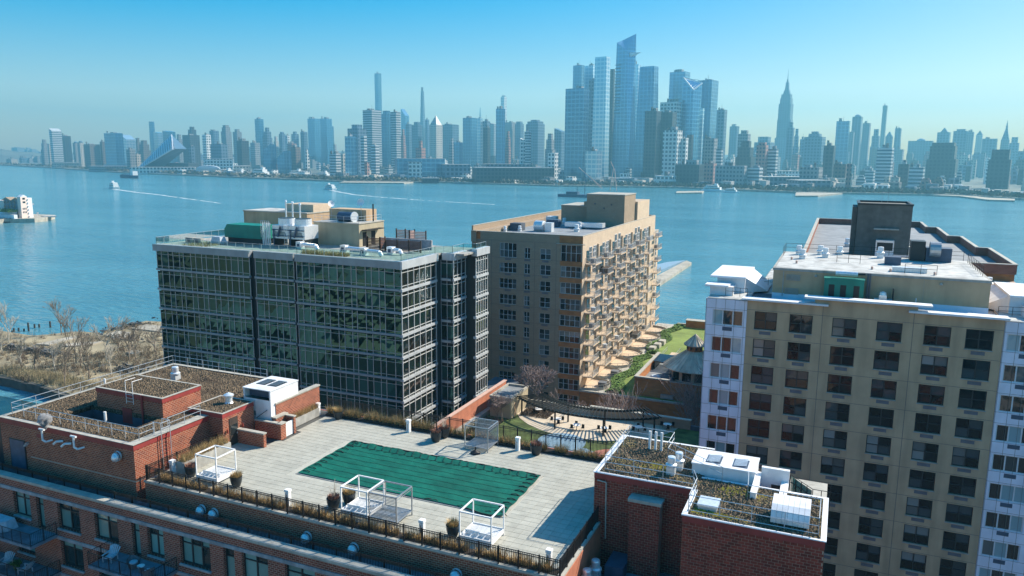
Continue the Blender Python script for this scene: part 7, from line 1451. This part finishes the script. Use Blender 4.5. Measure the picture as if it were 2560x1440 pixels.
# fill: the many low blocks between, too alike to tell one from another
GRP = [(0, 130, 'low hazy block at the far left end of the skyline', 368, 398, 30), (130, 500, 'low hazy block in the crowd left of the white gridded tower', 368, 412, 40), (500, 860, 'low hazy block in the crowd below the twin towers', 368, 426, 52), (860, 1420, 'low hazy block in the crowd left of the glass cluster', 350, 430, 56), (1420, 1940, 'low hazy block in the crowd around the glass cluster', 360, 436, 48), (1940, 2590, 'low hazy block in the crowd on the right of the skyline', 356, 446, 100)]
rs = random.getstate(); random.seed(11)
CN = {SL: 'slate blue', GY_: 'grey', BR: 'brown', CR: 'cream', DK: 'dark', BN: 'banded', WG: 'white', PK: 'pinkish', 'far_roofs': 'dull'}
NEAR = [(20, 'shore at the left edge'), (75, 'bare far left shore'), (137, 'striped tower at far left'), (165, 'dark rounded slab'), (200, 'dome topped pair'), (240, 'broad brown block'), (283, 'wide dark glass slab'), (320, 'sloping white slab'), (379, 'thin glass tower over the pyramid'), (429, 'white leaning pyramid'), (477, 'dark shouldered tower'), (516, 'white gridded tower'), (565, 'stepped blue tower'), (605, 'slab with a brownish side'), (648, 'rounded glass tower'), (705, 'dark humped halls'), (737, 'crowned blue tower'), (785, 'left twin tower'), (815, 'right twin tower'), (850, 'ribbed riverside block'), (890, 'flat capped gridded tower'), (944, 'very tall blue needle'), (988, 'banded pair beside the needle'), (1020, 'swept sloping crown'), (1057, 'thin tapering tower'), (1090, 'copper pyramid crown'), (1125, 'wide flat tower'), (1175, 'plain blue slab'), (1215, 'pale joined slab'), (1250, 'dark blue shaft'), (1300, 'slender bright white slab'), (1340, 'ragged crown'), (1383, 'white riverside grid block'), (1443, 'left front glass tower'), (1506, 'tall pale glass tower'), (1566, 'tallest wedge topped tower'), (1625, 'flaring glass tower'), (1680, 'bright white apartment tower'), (1729, 'slanting lattice crown'), (1770, 'tall blue tower with pale face'), (1805, 'grey blue stepped tower'), (1860, 'framed rooftop block'), (1907, 'pink brick tower'), (1966, 'great spired tower'), (2040, 'broad stepped hulk'), (2075, 'slim balconied tower'), (2108, 'tall plain right hand slab'), (2145, 'rounded top tower'), (2190, 'stepped block by the thin needle'), (2213, 'thin leaning needle'), (2246, 'plain slim slab'), (2305, 'domed ridge block'), (2362, 'golden pyramid roof'), (2404, 'tall blue block on the right'), (2450, 'slender crowned shaft'), (2480, 'squared blue block'), (2513, 'tower with the lantern'), (2560, 'right edge of the photo')]
for a, b, lb, y0, y1, n in GRP:
    for i in range(n):
        f = random.random(); x = a + (b - a) * (i + random.random()) / n; wd = random.uniform(10, 30); yt = y0 + (y1 - y0) * f ** .8
        mt = random.choice([SL, SL, GY_, GY_, BR, CR, CR, DK, BN, WG, PK, 'far_roofs']); sh = random.choice(['box', 'box', 'step']); mid_ = min(NEAR, key=lambda q: abs(q[0] - x)); side = 'left of' if x < mid_[0] - 5 else 'right of' if x > mid_[0] + 5 else 'directly below'
        l2 = '%s %s %sblock %s the %s' % ('small narrow' if wd < 15 else 'broad low' if wd > 24 else 'low', CN[mt], 'stepped ' if sh == 'step' else '', side, mid_[1])
        far_tower('brick_apartment_house' if mt in (CR, PK, BR) else 'office_block', l2, 'city building', x - wd / 2, x + wd / 2, yt, 1.12 + 1.5 * (1 - f) * random.uniform(.7, 1.1), mt, sh, random.uniform(.5, 1.2), grp='low city blocks filling the skyline')
# small waterfront clutter: low roofs right behind the quay
for a, b, n in ((330, 1000, 60), (1000, 1700, 40), (1700, 2580, 50)):
    for i in range(n):
        x = a + (b - a) * (i + random.random()) / n; wd = random.uniform(8, 26); sh = shore(x); yb = at_z
        base_y = 720 - 0; r = ray(x, 440); p = r / math.hypot(r.x, r.y) * (sh * random.uniform(1.02, 1.12)); w_ = wd * sh / F_PX * 1.1; hh = random.uniform(5, 16)
        mt = random.choice([WG, CR, SL, GY_, 'far_roofs', 'pale_roof']); CN['pale_roof'] = 'bright'
        t = put('waterfront_shed', MB().box(-w_ / 2, w_ / 2, -8, 8, 0, hh).mesh('waterfront_shed', mt), None, (p.x, p.y, 2.6), MR + random.uniform(-.1, .1)); mid_ = min(NEAR, key=lambda q: abs(q[0] - x)); gl2 = '%s%s quayside shed below the ' % ('tall ' if hh > 11 else '', CN[mt]) + mid_[1]; tag(t, gl2, 'shed', 'small sheds close behind the far quay')
random.setstate(rs)
plain('far_tree', (0.17, 0.16, 0.12), 0.95, var=0.4, scale=0.05, island=0.5)
m = MB()
for _ in range(5200):
    x = random.uniform(-60, 2650); sh = shore(x) * random.uniform(1.005, 1.035); r = ray(x, 440); p = r / math.hypot(r.x, r.y) * sh; s = random.uniform(2.5, 6); z = 2.6 + random.uniform(0, 5) * (1 if x > 1000 else 1.4)
    a = random.uniform(0, 3); m.face(((p.x + s * math.cos(a), p.y + s * math.sin(a), z), (p.x - s * math.cos(a), p.y - s * math.sin(a), z + 1), (p.x, p.y, z + s)))
o = m.build('riverside_trees', 'far_tree'); o['kind'] = 'stuff'; tag(o, 'hazy bare trees lining the far bank', 'trees')
# jutting piers of the far shore
def far_pier(lb, pts, z=2.4, mat='pier_concrete'):
    P_ = [at_z(x, y, z) for x, y in pts]; m = MB().prism([(p.x, p.y) for p in P_], -1, z); o = m.build('pier', mat); tag(o, lb, 'pier'); return o
far_pier('long pale pier with parked craft left of the centre', [(848, 456), (1010, 457), (1060, 452), (1000, 449), (880, 449)]); far_pier('pier jutting out on the right in front of the dark sheds', [(1988, 489), (2045, 489), (2110, 482), (2105, 477), (1990, 481)]); far_pier('thin curved breakwater near the right edge', [(2330, 487), (2400, 490), (2470, 499), (2537, 501), (2537, 497), (2470, 494), (2400, 486)])
far_pier('short low pier among the tour boats right of the crane barge', [(1690, 482), (1755, 481), (1760, 477), (1692, 478)])
t = thing('brick_stack', 'thin pale red chimney by the far right piers', 'chimney', tuple(at_d(2124, 440, 1500).xy) + (2.6,)); p = at_d(2124, 409, 1500); MB().box(p.x - 4, p.x + 4, p.y - 4, p.y + 4, 2.6, p.z).build('stack', 'far_pink', t)

# ================================================================ boats, wakes, crane barge, pier hotel, jetty, piles
def boat(lb, px, py, L_, kind, ang, wake=None):
    L_ *= 1.25
    p = at_z(px, py, 0); t = thing('ferry' if kind != 'barge' else 'barge', lb, 'boat', (0, 0, 0)); w = L_ * .26
    hull = [(-L_ / 2, -w / 2), (L_ * .25, -w / 2), (L_ / 2, 0), (L_ * .25, w / 2), (-L_ / 2, w / 2)]
    MB().prism(hull, .2, L_ * .09, scale=1.03).build('hull', 'boat_white' if kind != 'blue' else 'boat_blue', t)
    if kind == 'blue': MB().box(-L_ * .48, L_ * .1, -w * .4, w * .4, L_ * .092, L_ * .11).build('deck', 'boat_blue', t); MB().box(L_ * .12, L_ * .32, -w * .3, w * .3, L_ * .092, L_ * .22).build('wheelhouse', 'boat_white', t)
    else:
        MB().box(-L_ * .42, L_ * .28, -w * .42, w * .42, L_ * .092, L_ * .19).build('lower_cabin', 'boat_white', t); MB().box(-L_ * .40, L_ * .27, -w * .425, w * .425, L_ * .12, L_ * .155).build('window_band', 'side_glass', t)
        MB().box(-L_ * .34, L_ * .18, -w * .38, w * .38, L_ * .195, L_ * .27).build('upper_cabin', 'boat_white', t); MB().box(-L_ * .30, L_ * .16, -w * .385, w * .385, L_ * .215, L_ * .245).build('window_band', 'side_glass', t); MB().box(L_ * .02, L_ * .14, -w * .2, w * .2, L_ * .275, L_ * .34).build('wheelhouse', 'boat_white', t)
    t.location = (p.x, p.y, 0); t.rotation_euler.z = ang; return p
pa_ = boat('small white ferry heading left with a bright wake, left of the glass building', 284, 471, 30, 'ferry', 2.7); pb_ = boat('white ferry heading left with a long wake, above the glass building', 824, 474, 26, 'ferry', 2.75); boat('long low dark blue workboat with a white wheelhouse', 328, 445, 60, 'blue', -.3)
boat('white excursion boat moored at the far quay, left one', 570, 441, 52, 'ferry', -.24); boat('white excursion boat moored at the far quay, right of the first', 603, 440, 46, 'ferry', -.24); boat('large white yacht shaped boat at the far quay', 655, 443, 60, 'ferry', -.24); boat('grey and white boat moored below the art deco block', 745, 442, 50, 'ferry', -.24); boat('white boat moored at the left of the long pale pier', 812, 443, 40, 'ferry', -.24); boat('covered white tour boat at the piers right of the crane barge', 1785, 479, 34, 'ferry', -.2); boat('red hulled small ship with a mast among the tour boats', 1830, 482, 22, 'ferry', -.2)
def wake(lb, pts, w0, w1):
    m = MB(); P_ = [at_z(x, y, .06) for x, y in pts]; S_ = []
    for a, b in zip(P_, P_[1:]):
        for k in range(14): S_.append(a.lerp(b, k / 14))
    n = len(S_)
    for i in range(n - 1):
        if i > n * .5 and random.random() < .12: continue
        wa, wb = w0 + (w1 - w0) * i / n, w0 + (w1 - w0) * (i + 1) / n; ja, jb = random.uniform(-.3, .3) * wa, random.uniform(-.3, .3) * wb
        m.face(((S_[i].x, S_[i].y - wa + ja, .06), (S_[i + 1].x, S_[i + 1].y - wb + jb, .06), (S_[i + 1].x, S_[i + 1].y + wb * .6 + jb, .06), (S_[i].x, S_[i].y + wa * .6 + ja, .06)))
    o = m.build('wake', 'foam'); o['kind'] = 'stuff'; tag(o, lb, 'wake')
wake('foamy wake trailing the small ferry on the left', [(286, 472.5), (310, 476), (345, 481), (400, 487), (470, 497), (560, 509)], 7.0, 2.6); wake('long white wake trailing the ferry in the middle', [(828, 475), (850, 480), (890, 487), (960, 493.5), (1080, 502), (1250, 512)], 7.5, 2.6)
p = at_z(1432, 493, 0); t = thing('crane_barge', 'crane barge with a slanting boom behind the balcony tower', 'barge', (p.x, p.y, 0))
MB().box(p.x - 24, p.x + 26, p.y, p.y + 22, -.5, 4.0).build('hull', 'boat_blue', t); MB().box(p.x - 12, p.x + 6, p.y + 3, p.y + 14, 4.0, 8).build('deck_house', 'boat_blue', t); a = p.x + 16
for q, r in (((a, 4), (a, 44)), ((a - 12, 4), (a - 12, 16))): MB().tube((q[0], p.y + 8, q[1]), (r[0], p.y + 8, r[1]), .5, 5).build('mast', 'boat_blue', t)
MB().path([(a + 27, p.y + 8, 13), (a - 10, p.y + 8, 44)], .45, 5).path([(a + 27, p.y + 8, 15), (a - 10, p.y + 8, 44)], .3, 4).build('boom', 'salmon', t)
p = at_z(1508, 483, 0); t = thing('dock_crane', 'pale lattice dock crane rising behind the balcony tower roof', 'crane', (p.x, p.y + 60, 0)); m = MB(); m.tube((p.x - 6, p.y + 60, 2), (p.x - 1, p.y + 60, 40), .8, 4).tube((p.x + 6, p.y + 60, 2), (p.x + 1, p.y + 60, 40), .8, 4).tube((p.x - 5, p.y + 60, 8), (p.x + 3, p.y + 60, 22), .6, 4).tube((p.x, p.y + 60, 40), (p.x - 6, p.y + 60, 52), .6, 4); m.build('lattice_tower', 'salmon', t)
# jetty behind the balcony tower
P_ = [at_z(x, y, 1.5) for x, y in ((1640, 702), (1650, 708), (1729, 656), (1716, 651), (1640, 690))]; o = MB().prism([(p.x, p.y) for p in P_], -1, 1.5).build('jetty', 'pier_concrete'); tag(o, 'bare concrete jetty running out behind the balcony tower', 'jetty')
P_ = [at_z(x, y, 1.2) for x, y in ((1640, 680), (1690, 660), (1712, 651), (1670, 655), (1640, 662))]; o = MB().prism([(p.x, p.y) for p in P_], -1, 1.3).build('jetty_float', 'play_blue'); tag(o, 'green float alongside the concrete jetty', 'float')
# piles
for i, (a, b) in enumerate(((245, 230), (296, 205), (335, 200), (430, 200), (120, 235), (160, 230), (205, 232), (105, 245))):
    p = at_z(a / 3.412, 760 + b / 3.412, 0); h = (2.9, 1.4, 1.2, 2.2, 1.2, 1.1, .9, .8)[i]; o = MB().cyl(p.x, p.y, -1, h, .32, .28, 7).build('timber_pile', 'pile_wood'); tag(o, 'old timber pile standing in the water: ' + ('tallest of the row', 'second right of the tallest', 'third right of the tallest', 'alone at the right end', 'left part of the row, leaning group', 'just left of the tallest', 'short one beside the tallest', 'leftmost stump')[i], 'pile', 'old timber piles off the scrub shore')
# pier hotel at the far left
H_ = thing('pier_hotel', 'pale stepped apartment block with gabled roofs on a pier at the left edge', 'building', (-665, 440, 0))
p0 = at_z(0, 559, 0); p1 = at_z(87, 556, 0)
m = MB().prism([(-760, 418), (p0.x, p0.y), (p1.x - 16, 425), (p1.x, p1.y), (p1.x - 2, p1.y + 12), (-660, 475), (-760, 465)], -1, 3.4); m.build('pier_deck', 'pier_concrete', H_)
MB().prism([(-655, 458), (-647, 455), (-640, 462), (-650, 468)], 3.0, 3.9).build('pier_apron', 'pale_roof', H_)
def blk(px0, px1, pyt, Y, dp, zb, mat, nm='block'):
    a, b = at_y(px0, pyt, Y), at_y(px1, pyt, Y); MB().box(a.x, b.x, Y, Y + dp, zb, a.z).build(nm, mat, H_); return a.x, b.x, a.z
plain('hotel_pink', (0.78, 0.62, 0.54), 0.8, var=.06)
a = at_y(42, 492, 437); x0, x1, zt = a.x, a.x + 4.2, a.z; MB().box(x0, x1, 437, 443, 3.4, zt).build('block', 'hotel_pink', H_)
MB().face(((x1 + .05, 437, zt), (x1 + .05, 443, zt), (x1 + .05, 440, zt + 1.8))).face(((x0, 437, zt), (x1 + .05, 437, zt), (x1 + .05, 440, zt + 1.8), (x0, 440, zt + 1.8))).face(((x0, 443, zt), (x0, 440, zt + 1.8), (x1 + .05, 440, zt + 1.8), (x1 + .05, 443, zt))).build('gable', 'white_cornice', H_)
for zz, n in ((zt - 2.4, 1), (zt - 5.4, 1), (zt - 11, 3), (zt - 14, 3)):
    for i in range(n): ym = 440 + (i - (n - 1) / 2) * 1.3; hw = 1.1 if n == 1 else .32; MB().box(x1 + .01, x1 + .12, ym - hw, ym + hw, zz, zz + 1.5).build('window', 'side_glass', H_)
for k in range(6): MB().box(x1 - 1.0, x1 + .9, 443.05, 444.6, 4.2 + k * 2.9, 5.2 + k * 2.9).build('balcony', 'white_cornice', H_)
MB().box(x0 - .5, x1 - 1.1, 443.1, 448, 3.4, zt - 1.2).build('block', 'white_cornice', H_)
a = at_y(9, 500, 440); zt = a.z; MB().box(a.x, x0 - .05, 440, 446, 3.4, zt).build('block', 'grey_roof', H_)
xs_ = [a.x - 3, a.x + (x0 - a.x) * .42, x0]
for A_, B_ in zip(xs_, xs_[1:]):
    xm = (A_ + B_) / 2; MB().face(((A_, 439.8, zt), (B_, 439.8, zt), (xm, 439.8, zt + 2.6))).face(((A_, 439.8, zt), (xm, 439.8, zt + 2.6), (xm, 447, zt + 2.6), (A_, 447, zt))).face(((B_, 439.8, zt), (B_, 447, zt), (xm, 447, zt + 2.6), (xm, 439.8, zt + 2.6))).build('gable_roof', 'tan_masonry', H_)
blk(-60, 10, 498, 441, 6, 3.4, 'hotel_pink'); blk(-60, 30, 521, 434, 4, 3.4, 'white_cornice', 'terrace'); blk(-60, 34, 532, 430, 3, 3.4, 'white_cornice', 'terrace'); blk(-60, 20, 541, 427, 2.5, 3.4, 'grey_roof', 'terrace')
for k in range(8): a = at_y(12 + (k % 4) * 8, 506 if k < 4 else 516, 439.9); MB().box(a.x - 1.1, a.x + 1.1, 439.85, 439.97, a.z - 1.2, a.z + 1.2).build('window', 'side_glass', H_)
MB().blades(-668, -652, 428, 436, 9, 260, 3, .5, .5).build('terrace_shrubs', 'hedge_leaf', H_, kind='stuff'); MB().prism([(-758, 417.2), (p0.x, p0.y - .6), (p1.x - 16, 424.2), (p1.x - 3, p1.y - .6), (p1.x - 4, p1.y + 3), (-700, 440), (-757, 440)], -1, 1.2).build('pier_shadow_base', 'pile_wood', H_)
for k in range(6): a = at_y(6 + k * 6, 527, 433.9); MB().box(a.x - 1.0, a.x + 1.0, 433.8, 433.95, a.z - 1.0, a.z + .8).build('window', 'side_glass', H_)
for i, (x, y) in enumerate(((70, 508), (80, 508), (92, 530))): a = at_y(x, y, 455); o = MB().tube((a.x, 455, 3.4), (a.x, 455, a.z), .15, 5).box(a.x, a.x + 2.2, 454.95, 455.02, a.z - 1.6, a.z - .2).build('flagpole', 'white_cornice'); tag(o, ('left', 'middle', 'short right')[i] + ' flagpole at the tip of the hotel pier', 'flagpole', 'flagpoles on the hotel pier')

# ================================================================ overgrown pier: bare trees, brush, rubble
def bare_tree(x, y, h, z, nm, lb, mat='bark', spread=.55, seed=1, depth=5, grp=None, trunk=.16, twig=None, rmin=.035):
    rs = random.Random(seed); t = thing(nm, lb, 'tree', (x, y, z), grp); trn, cr = MB(), MB()
    def grow(p, d, l, r, k):
        q = p + d * l; (trn if k >= depth - 1 else cr).tube(p, q, max(r, rmin), 4 if k > 1 else 3, r1=max(r * .66, rmin * .8))
        if k == 0: return
        for i in range(3):
            a = rs.uniform(0, 2 * PI); s = rs.uniform(.35, 1) * spread; nd = (d + Vector((math.cos(a) * s, math.sin(a) * s, rs.uniform(-.1, .25)))).normalized(); grow(q if i < 2 else p.lerp(q, .6), nd, l * rs.uniform(.6, .85), r * .6, k - 1)
    grow(Vector((x, y, z - .2)), Vector((rs.uniform(-.08, .08), rs.uniform(-.08, .08), 1)).normalized(), h * .30, trunk, depth)
    trn.build('trunk', mat, t); cr.build('crown', twig or mat, t, kind='stuff'); return t
TR = [((75, 330), 13, 'pale leafless tree at the left edge of the overgrown pier', 'pale_bark'), ((525, 260), 13, 'slim leafless tree standing alone by the water on the overgrown pier', 'bark'), ((650, 500), 19, 'tallest leafless tree in the middle of the overgrown pier', 'bark'), ((550, 700), 14, 'dark leafless tree by the sea wall of the overgrown pier', 'bark'), ((905, 480), 15, 'thin leafless sapling right of the tallest tree', 'pale_bark'), ((1105, 490), 11, 'leafless tree near the rubble heap, left one', 'bark'), ((1160, 490), 12, 'leafless tree near the rubble heap, right one', 'bark'), ((760, 640), 13, 'leafless tree behind the left roof railing', 'bark'), ((20, 420), 10, 'leafless tree low at the left edge of the scrub', 'pale_bark'), ((950, 610), 9, 'small leafless tree left of the rubble heap', 'pale_bark'), ((300, 560), 8, 'small leafless tree in the reeds at the left', 'bark'), ((470, 560), 9, 'small leafless tree left of the tallest tree', 'pale_bark'), ((1330, 420), 9, 'leafless tree beside the glass building', 'bark'), ((690, 540), 12, 'leafless tree just right of the tallest one', 'bark'), ((180, 520), 9, 'leafless tree in the brush at the left', 'pale_bark'), ((1010, 420), 8, 'low leafless tree above the rubble heap', 'bark')]
for i, ((a, b), h, lb, mt) in enumerate(TR):
    p = at_z(a / 3.412, 760 + b / 3.412, 2.3); bare_tree(p.x, p.y, h * .95, 2.3, 'bare_tree', lb, mt, .6, 20 + i, 5, None, .2)
plain('brush_twig', (0.50, 0.41, 0.28), 0.95, var=.35, scale=.15, island=.6); plain('brush_dark', (0.25, 0.19, 0.14), 0.95, var=.35, scale=.2, island=.6)
mA, mB_, mC = MB(), MB(), MB(); rb = random.Random(5)
def inside(x, y):
    n = len(pier_pts); c = False; j = n - 1
    for i in range(n):
        xi, yi = pier_pts[i]; xj, yj = pier_pts[j]
        if (yi > y) != (yj > y) and x < (xj - xi) * (y - yi) / (yj - yi) + xi: c = not c
        j = i
    return c
def vn(x, y): return math.sin(x * .21 + 1.3) * math.cos(y * .27) + .6 * math.sin(x * .07 - y * .11)
for _ in range(4600):
    x, y = rb.uniform(-262, -112), rb.uniform(119, 190)
    if not inside(x, y) or not inside(x, y + 2) : continue
    if 148 < y < 160 and -232 < x < -196 and rb.random() < .93: continue
    if vn(x, y) < -.55 and rb.random() < .7: continue
    big = rb.random(); mm = mA if big < .62 else mB_; hh = rb.uniform(.9, 2.6); r = hh * rb.uniform(.5, .9)
    if y > 163: hh *= .5
    for k in range(26):
        a = rb.uniform(0, 2 * PI); q = r * rb.random() ** .5; w = .035; l = Vector((math.cos(a) * q, math.sin(a) * q, hh * (1 - .45 * (q / r) ** 2) * rb.uniform(.6, 1.1))); s = Vector((x + l.x * .25, y + l.y * .25, 2.2)); e = Vector((x + l.x, y + l.y, 2.2 + l.z)); b = rb.uniform(0, PI)
        mm.face((s + Vector((-w * math.cos(b), -w * math.sin(b), 0)), s + Vector((w * math.cos(b), w * math.sin(b), 0)), e))
        if k % 3 == 0: u_ = rb.uniform(.1, .22); mm.face((e, e + Vector((u_, rb.uniform(-.1, .1), -u_)), e + Vector((-u_ * .4, .1, -u_ * 1.4))))
for _ in range(9000):
    x, y = rb.gauss(-187, 9), rb.gauss(126.8, 1.6)
    if not inside(x, y): continue
    h = rb.uniform(.8, 2.1); b = rb.uniform(0, PI); w = .04; mC.face(((x - w * math.cos(b), y - w * math.sin(b), 2.2), (x + w * math.cos(b), y + w * math.sin(b), 2.2), (x + rb.uniform(-.4, .4), y + rb.uniform(-.2, .2), 2.2 + h)))
for mm, nm_, mt, lb in ((mA, 'brush', 'brush_twig', 'pale brown brush covering the overgrown pier'), (mB_, 'brush', 'brush_dark', 'darker leafless thicket on the overgrown pier'), (mC, 'reeds', 'reed_grass', 'straw coloured reeds by the sea wall')): o = mm.build(nm_, mt); o['kind'] = 'stuff'; tag(o, lb, 'brush')
m = MB()
for cx_, cy_, sx, sy, n in ((-173.5, 141.5, 4.0, 2.2, 120), (-212, 143.8, 9, 1.5, 170), (-222, 143.6, 4, 1.2, 60), (-170, 167, 8, 5, 120), (-160, 178, 10, 4, 120), (-205, 166, 8, 1, 60), (-218, 178, 2.5, 8, 90)):
    for _ in range(n):
        x, y = rb.gauss(cx_, sx * .6), rb.gauss(cy_, sy * .6); s = rb.uniform(.3, 1.1); z = 2.2 + rb.uniform(-.2, .9) * s; v = [Vector((x, y, z)) + Vector((rb.uniform(-s, s), rb.uniform(-s, s), rb.uniform(-.2, .9) * s)) for _ in range(5)]
        for q in ((0, 1, 2), (1, 2, 3), (2, 3, 4), (0, 3, 4), (0, 1, 4), (0, 2, 4)): m.face([v[k] for k in q])
o = m.build('rubble', 'rock'); o['kind'] = 'stuff'; tag(o, 'dark broken stone and rubble on the overgrown pier', 'rubble')
for i, (pts, lb) in enumerate((([(300, 340), (640, 268), (700, 275), (420, 345)], 'long bare concrete strip by the water on the overgrown pier'), ([(500, 348), (600, 333), (880, 315), (790, 340), (600, 358)], 'pale broken slab in the middle of the overgrown pier'), ([(350, 385), (440, 378), (545, 405), (450, 420)], 'tilted pale slab above the dark rubble'), ([(890, 262), (1000, 228), (1120, 240), (1050, 300)], 'broken deck slab jutting into the river'), ([(1110, 205), (1250, 172), (1385, 185), (1385, 235), (1200, 215)], 'weedy slab at the river end of the overgrown pier'), ([(1080, 400), (1220, 388), (1230, 405), (1100, 430)], 'pale slab in the brush near the glass building'))):
    P_ = [at_z(a / 3.412, 760 + b / 3.412, 2.6) for a, b in pts]; o = MB().prism([(p.x, p.y) for p in P_][::-1], 1.2, 2.55 + i * .01).build('concrete_slab', 'pier_concrete'); tag(o, lb, 'slab')
o = MB().box(-158, -140, 128, 133, 2.3, 7.0).build('white_tent_roof', 'white_cornice') if False else None
# trees of the garden court and the street behind it
p = at_z(1337, 1032, 21); bare_tree(p.x, p.y, 8.6, 21, 'bare_tree', 'pale purple leafless tree in the garden court before the balcony tower', 'bark', .95, 3, 7, None, .16, 'purple_twig', .026)
p = at_z(1254, 1052, 21); bare_tree(p.x, p.y, 5.0, 21, 'bare_tree', 'dense dark purple shrub tree before the beige pavilion', 'bark', 1.0, 5, 6, None, .09, 'purple_twig', .02); bare_tree(p.x - .9, p.y + .6, 3.6, 21, 'bare_tree', 'small dark purple shrub left of the dense one by the pavilion', 'bark', 1.0, 8, 6, None, .08, 'purple_twig', .02)
for i, (x, y, h, lb) in enumerate(((-38.5, 112, 20, 'reddish leafless street tree just left of the pergola top'), (-32.5, 113, 20, 'leafless street tree behind the middle of the pergola'), (-30.5, 114, 21, 'leafless street tree behind the right half of the pergola'), (-18.5, 117, 22, 'dark leafless street tree in shade below the conical roof'), (-15.5, 115, 22, 'dark leafless street tree by the white bays of the tan tower'))): bare_tree(x, y, h, 3, 'street_tree', lb, 'bark', .6, 40 + i, 6, None, .2, 'purple_twig', .028)
m = MB().blades(-47, -44, 93, 100, 20.96, 1500, .5, .05, .4).blades(-43, -38.5, 103, 106.5, 20.96, 1500, .5, .05, .4); o = m.build('court_shrubs', 'brush_dark'); o['kind'] = 'stuff'; tag(o, 'dark low planting around the garden court', 'shrubs')
# unseen blocks added behind and left of the viewpoint for the glass facades to mirror
for i, (x0, x1, y0, y1, h, mt) in enumerate(((-205, -168, 30, 62, 26, 'cream_masonry'), (-160, -128, 8, 22, 16, 'pale_roof'), (-205, -175, -35, 8, 34, 'tan_masonry'), (-150, -100, -25, -6, 24, 'cream_masonry'), (-260, -225, -20, 50, 30, 'coping_stone'), (-150, -95, -70, -40, 26, 'tan_masonry'), (-85, -30, -75, -40, 34, 'cream_masonry'), (-18, 26, -70, -42, 30, 'brick_facade'), (36, 90, -75, -38, 38, 'lintel_stone'), (-330, -280, 0, 60, 30, 'cream_masonry'))):
    t = thing('street_block', ('cream corner', 'low pale flat roofed', 'tan', 'cream', 'stone coloured', 'tan brick', 'wide cream', 'dark brick', 'tall grey', 'far cream')[i] + ' apartment block outside the photo, behind or left of the viewpoint', 'building', ((x0 + x1) / 2, (y0 + y1) / 2, 3)); MB().box(x0, x1, y0, y1, 3, h).build('wall', mt, t); MB().box(x0 - .3, x1 + .3, y0 - .3, y1 + .3, h, h + .6).build('cornice', 'coping_stone', t)
    for k in range(int((h - 6) / 3.2)):
        MB().box(x0 + 2, x1 - 2, y1 + .01, y1 + .08, 6 + 3.2 * k, 7.8 + 3.2 * k).build('window_band', 'side_glass', t)

# ================================================================ haze over the river
hz_m, n, b = nodes('haze'); n.nodes.remove(b); vs = N(n, 'ShaderNodeVolumePrincipled'); vs.inputs['Density'].default_value = HAZE; vs.inputs['Color'].default_value = HAZE_COL; vs.inputs['Anisotropy'].default_value = 0.25
L(n, vs.outputs[0], n.nodes['Material Output'].inputs['Volume'])
hb = MB().box(-6400, 3400, -440, 6200, -6.5, 430).build('haze', 'haze'); hb['kind'] = 'stuff'; tag(hb, 'pale blue haze hanging over river and city', 'haze')
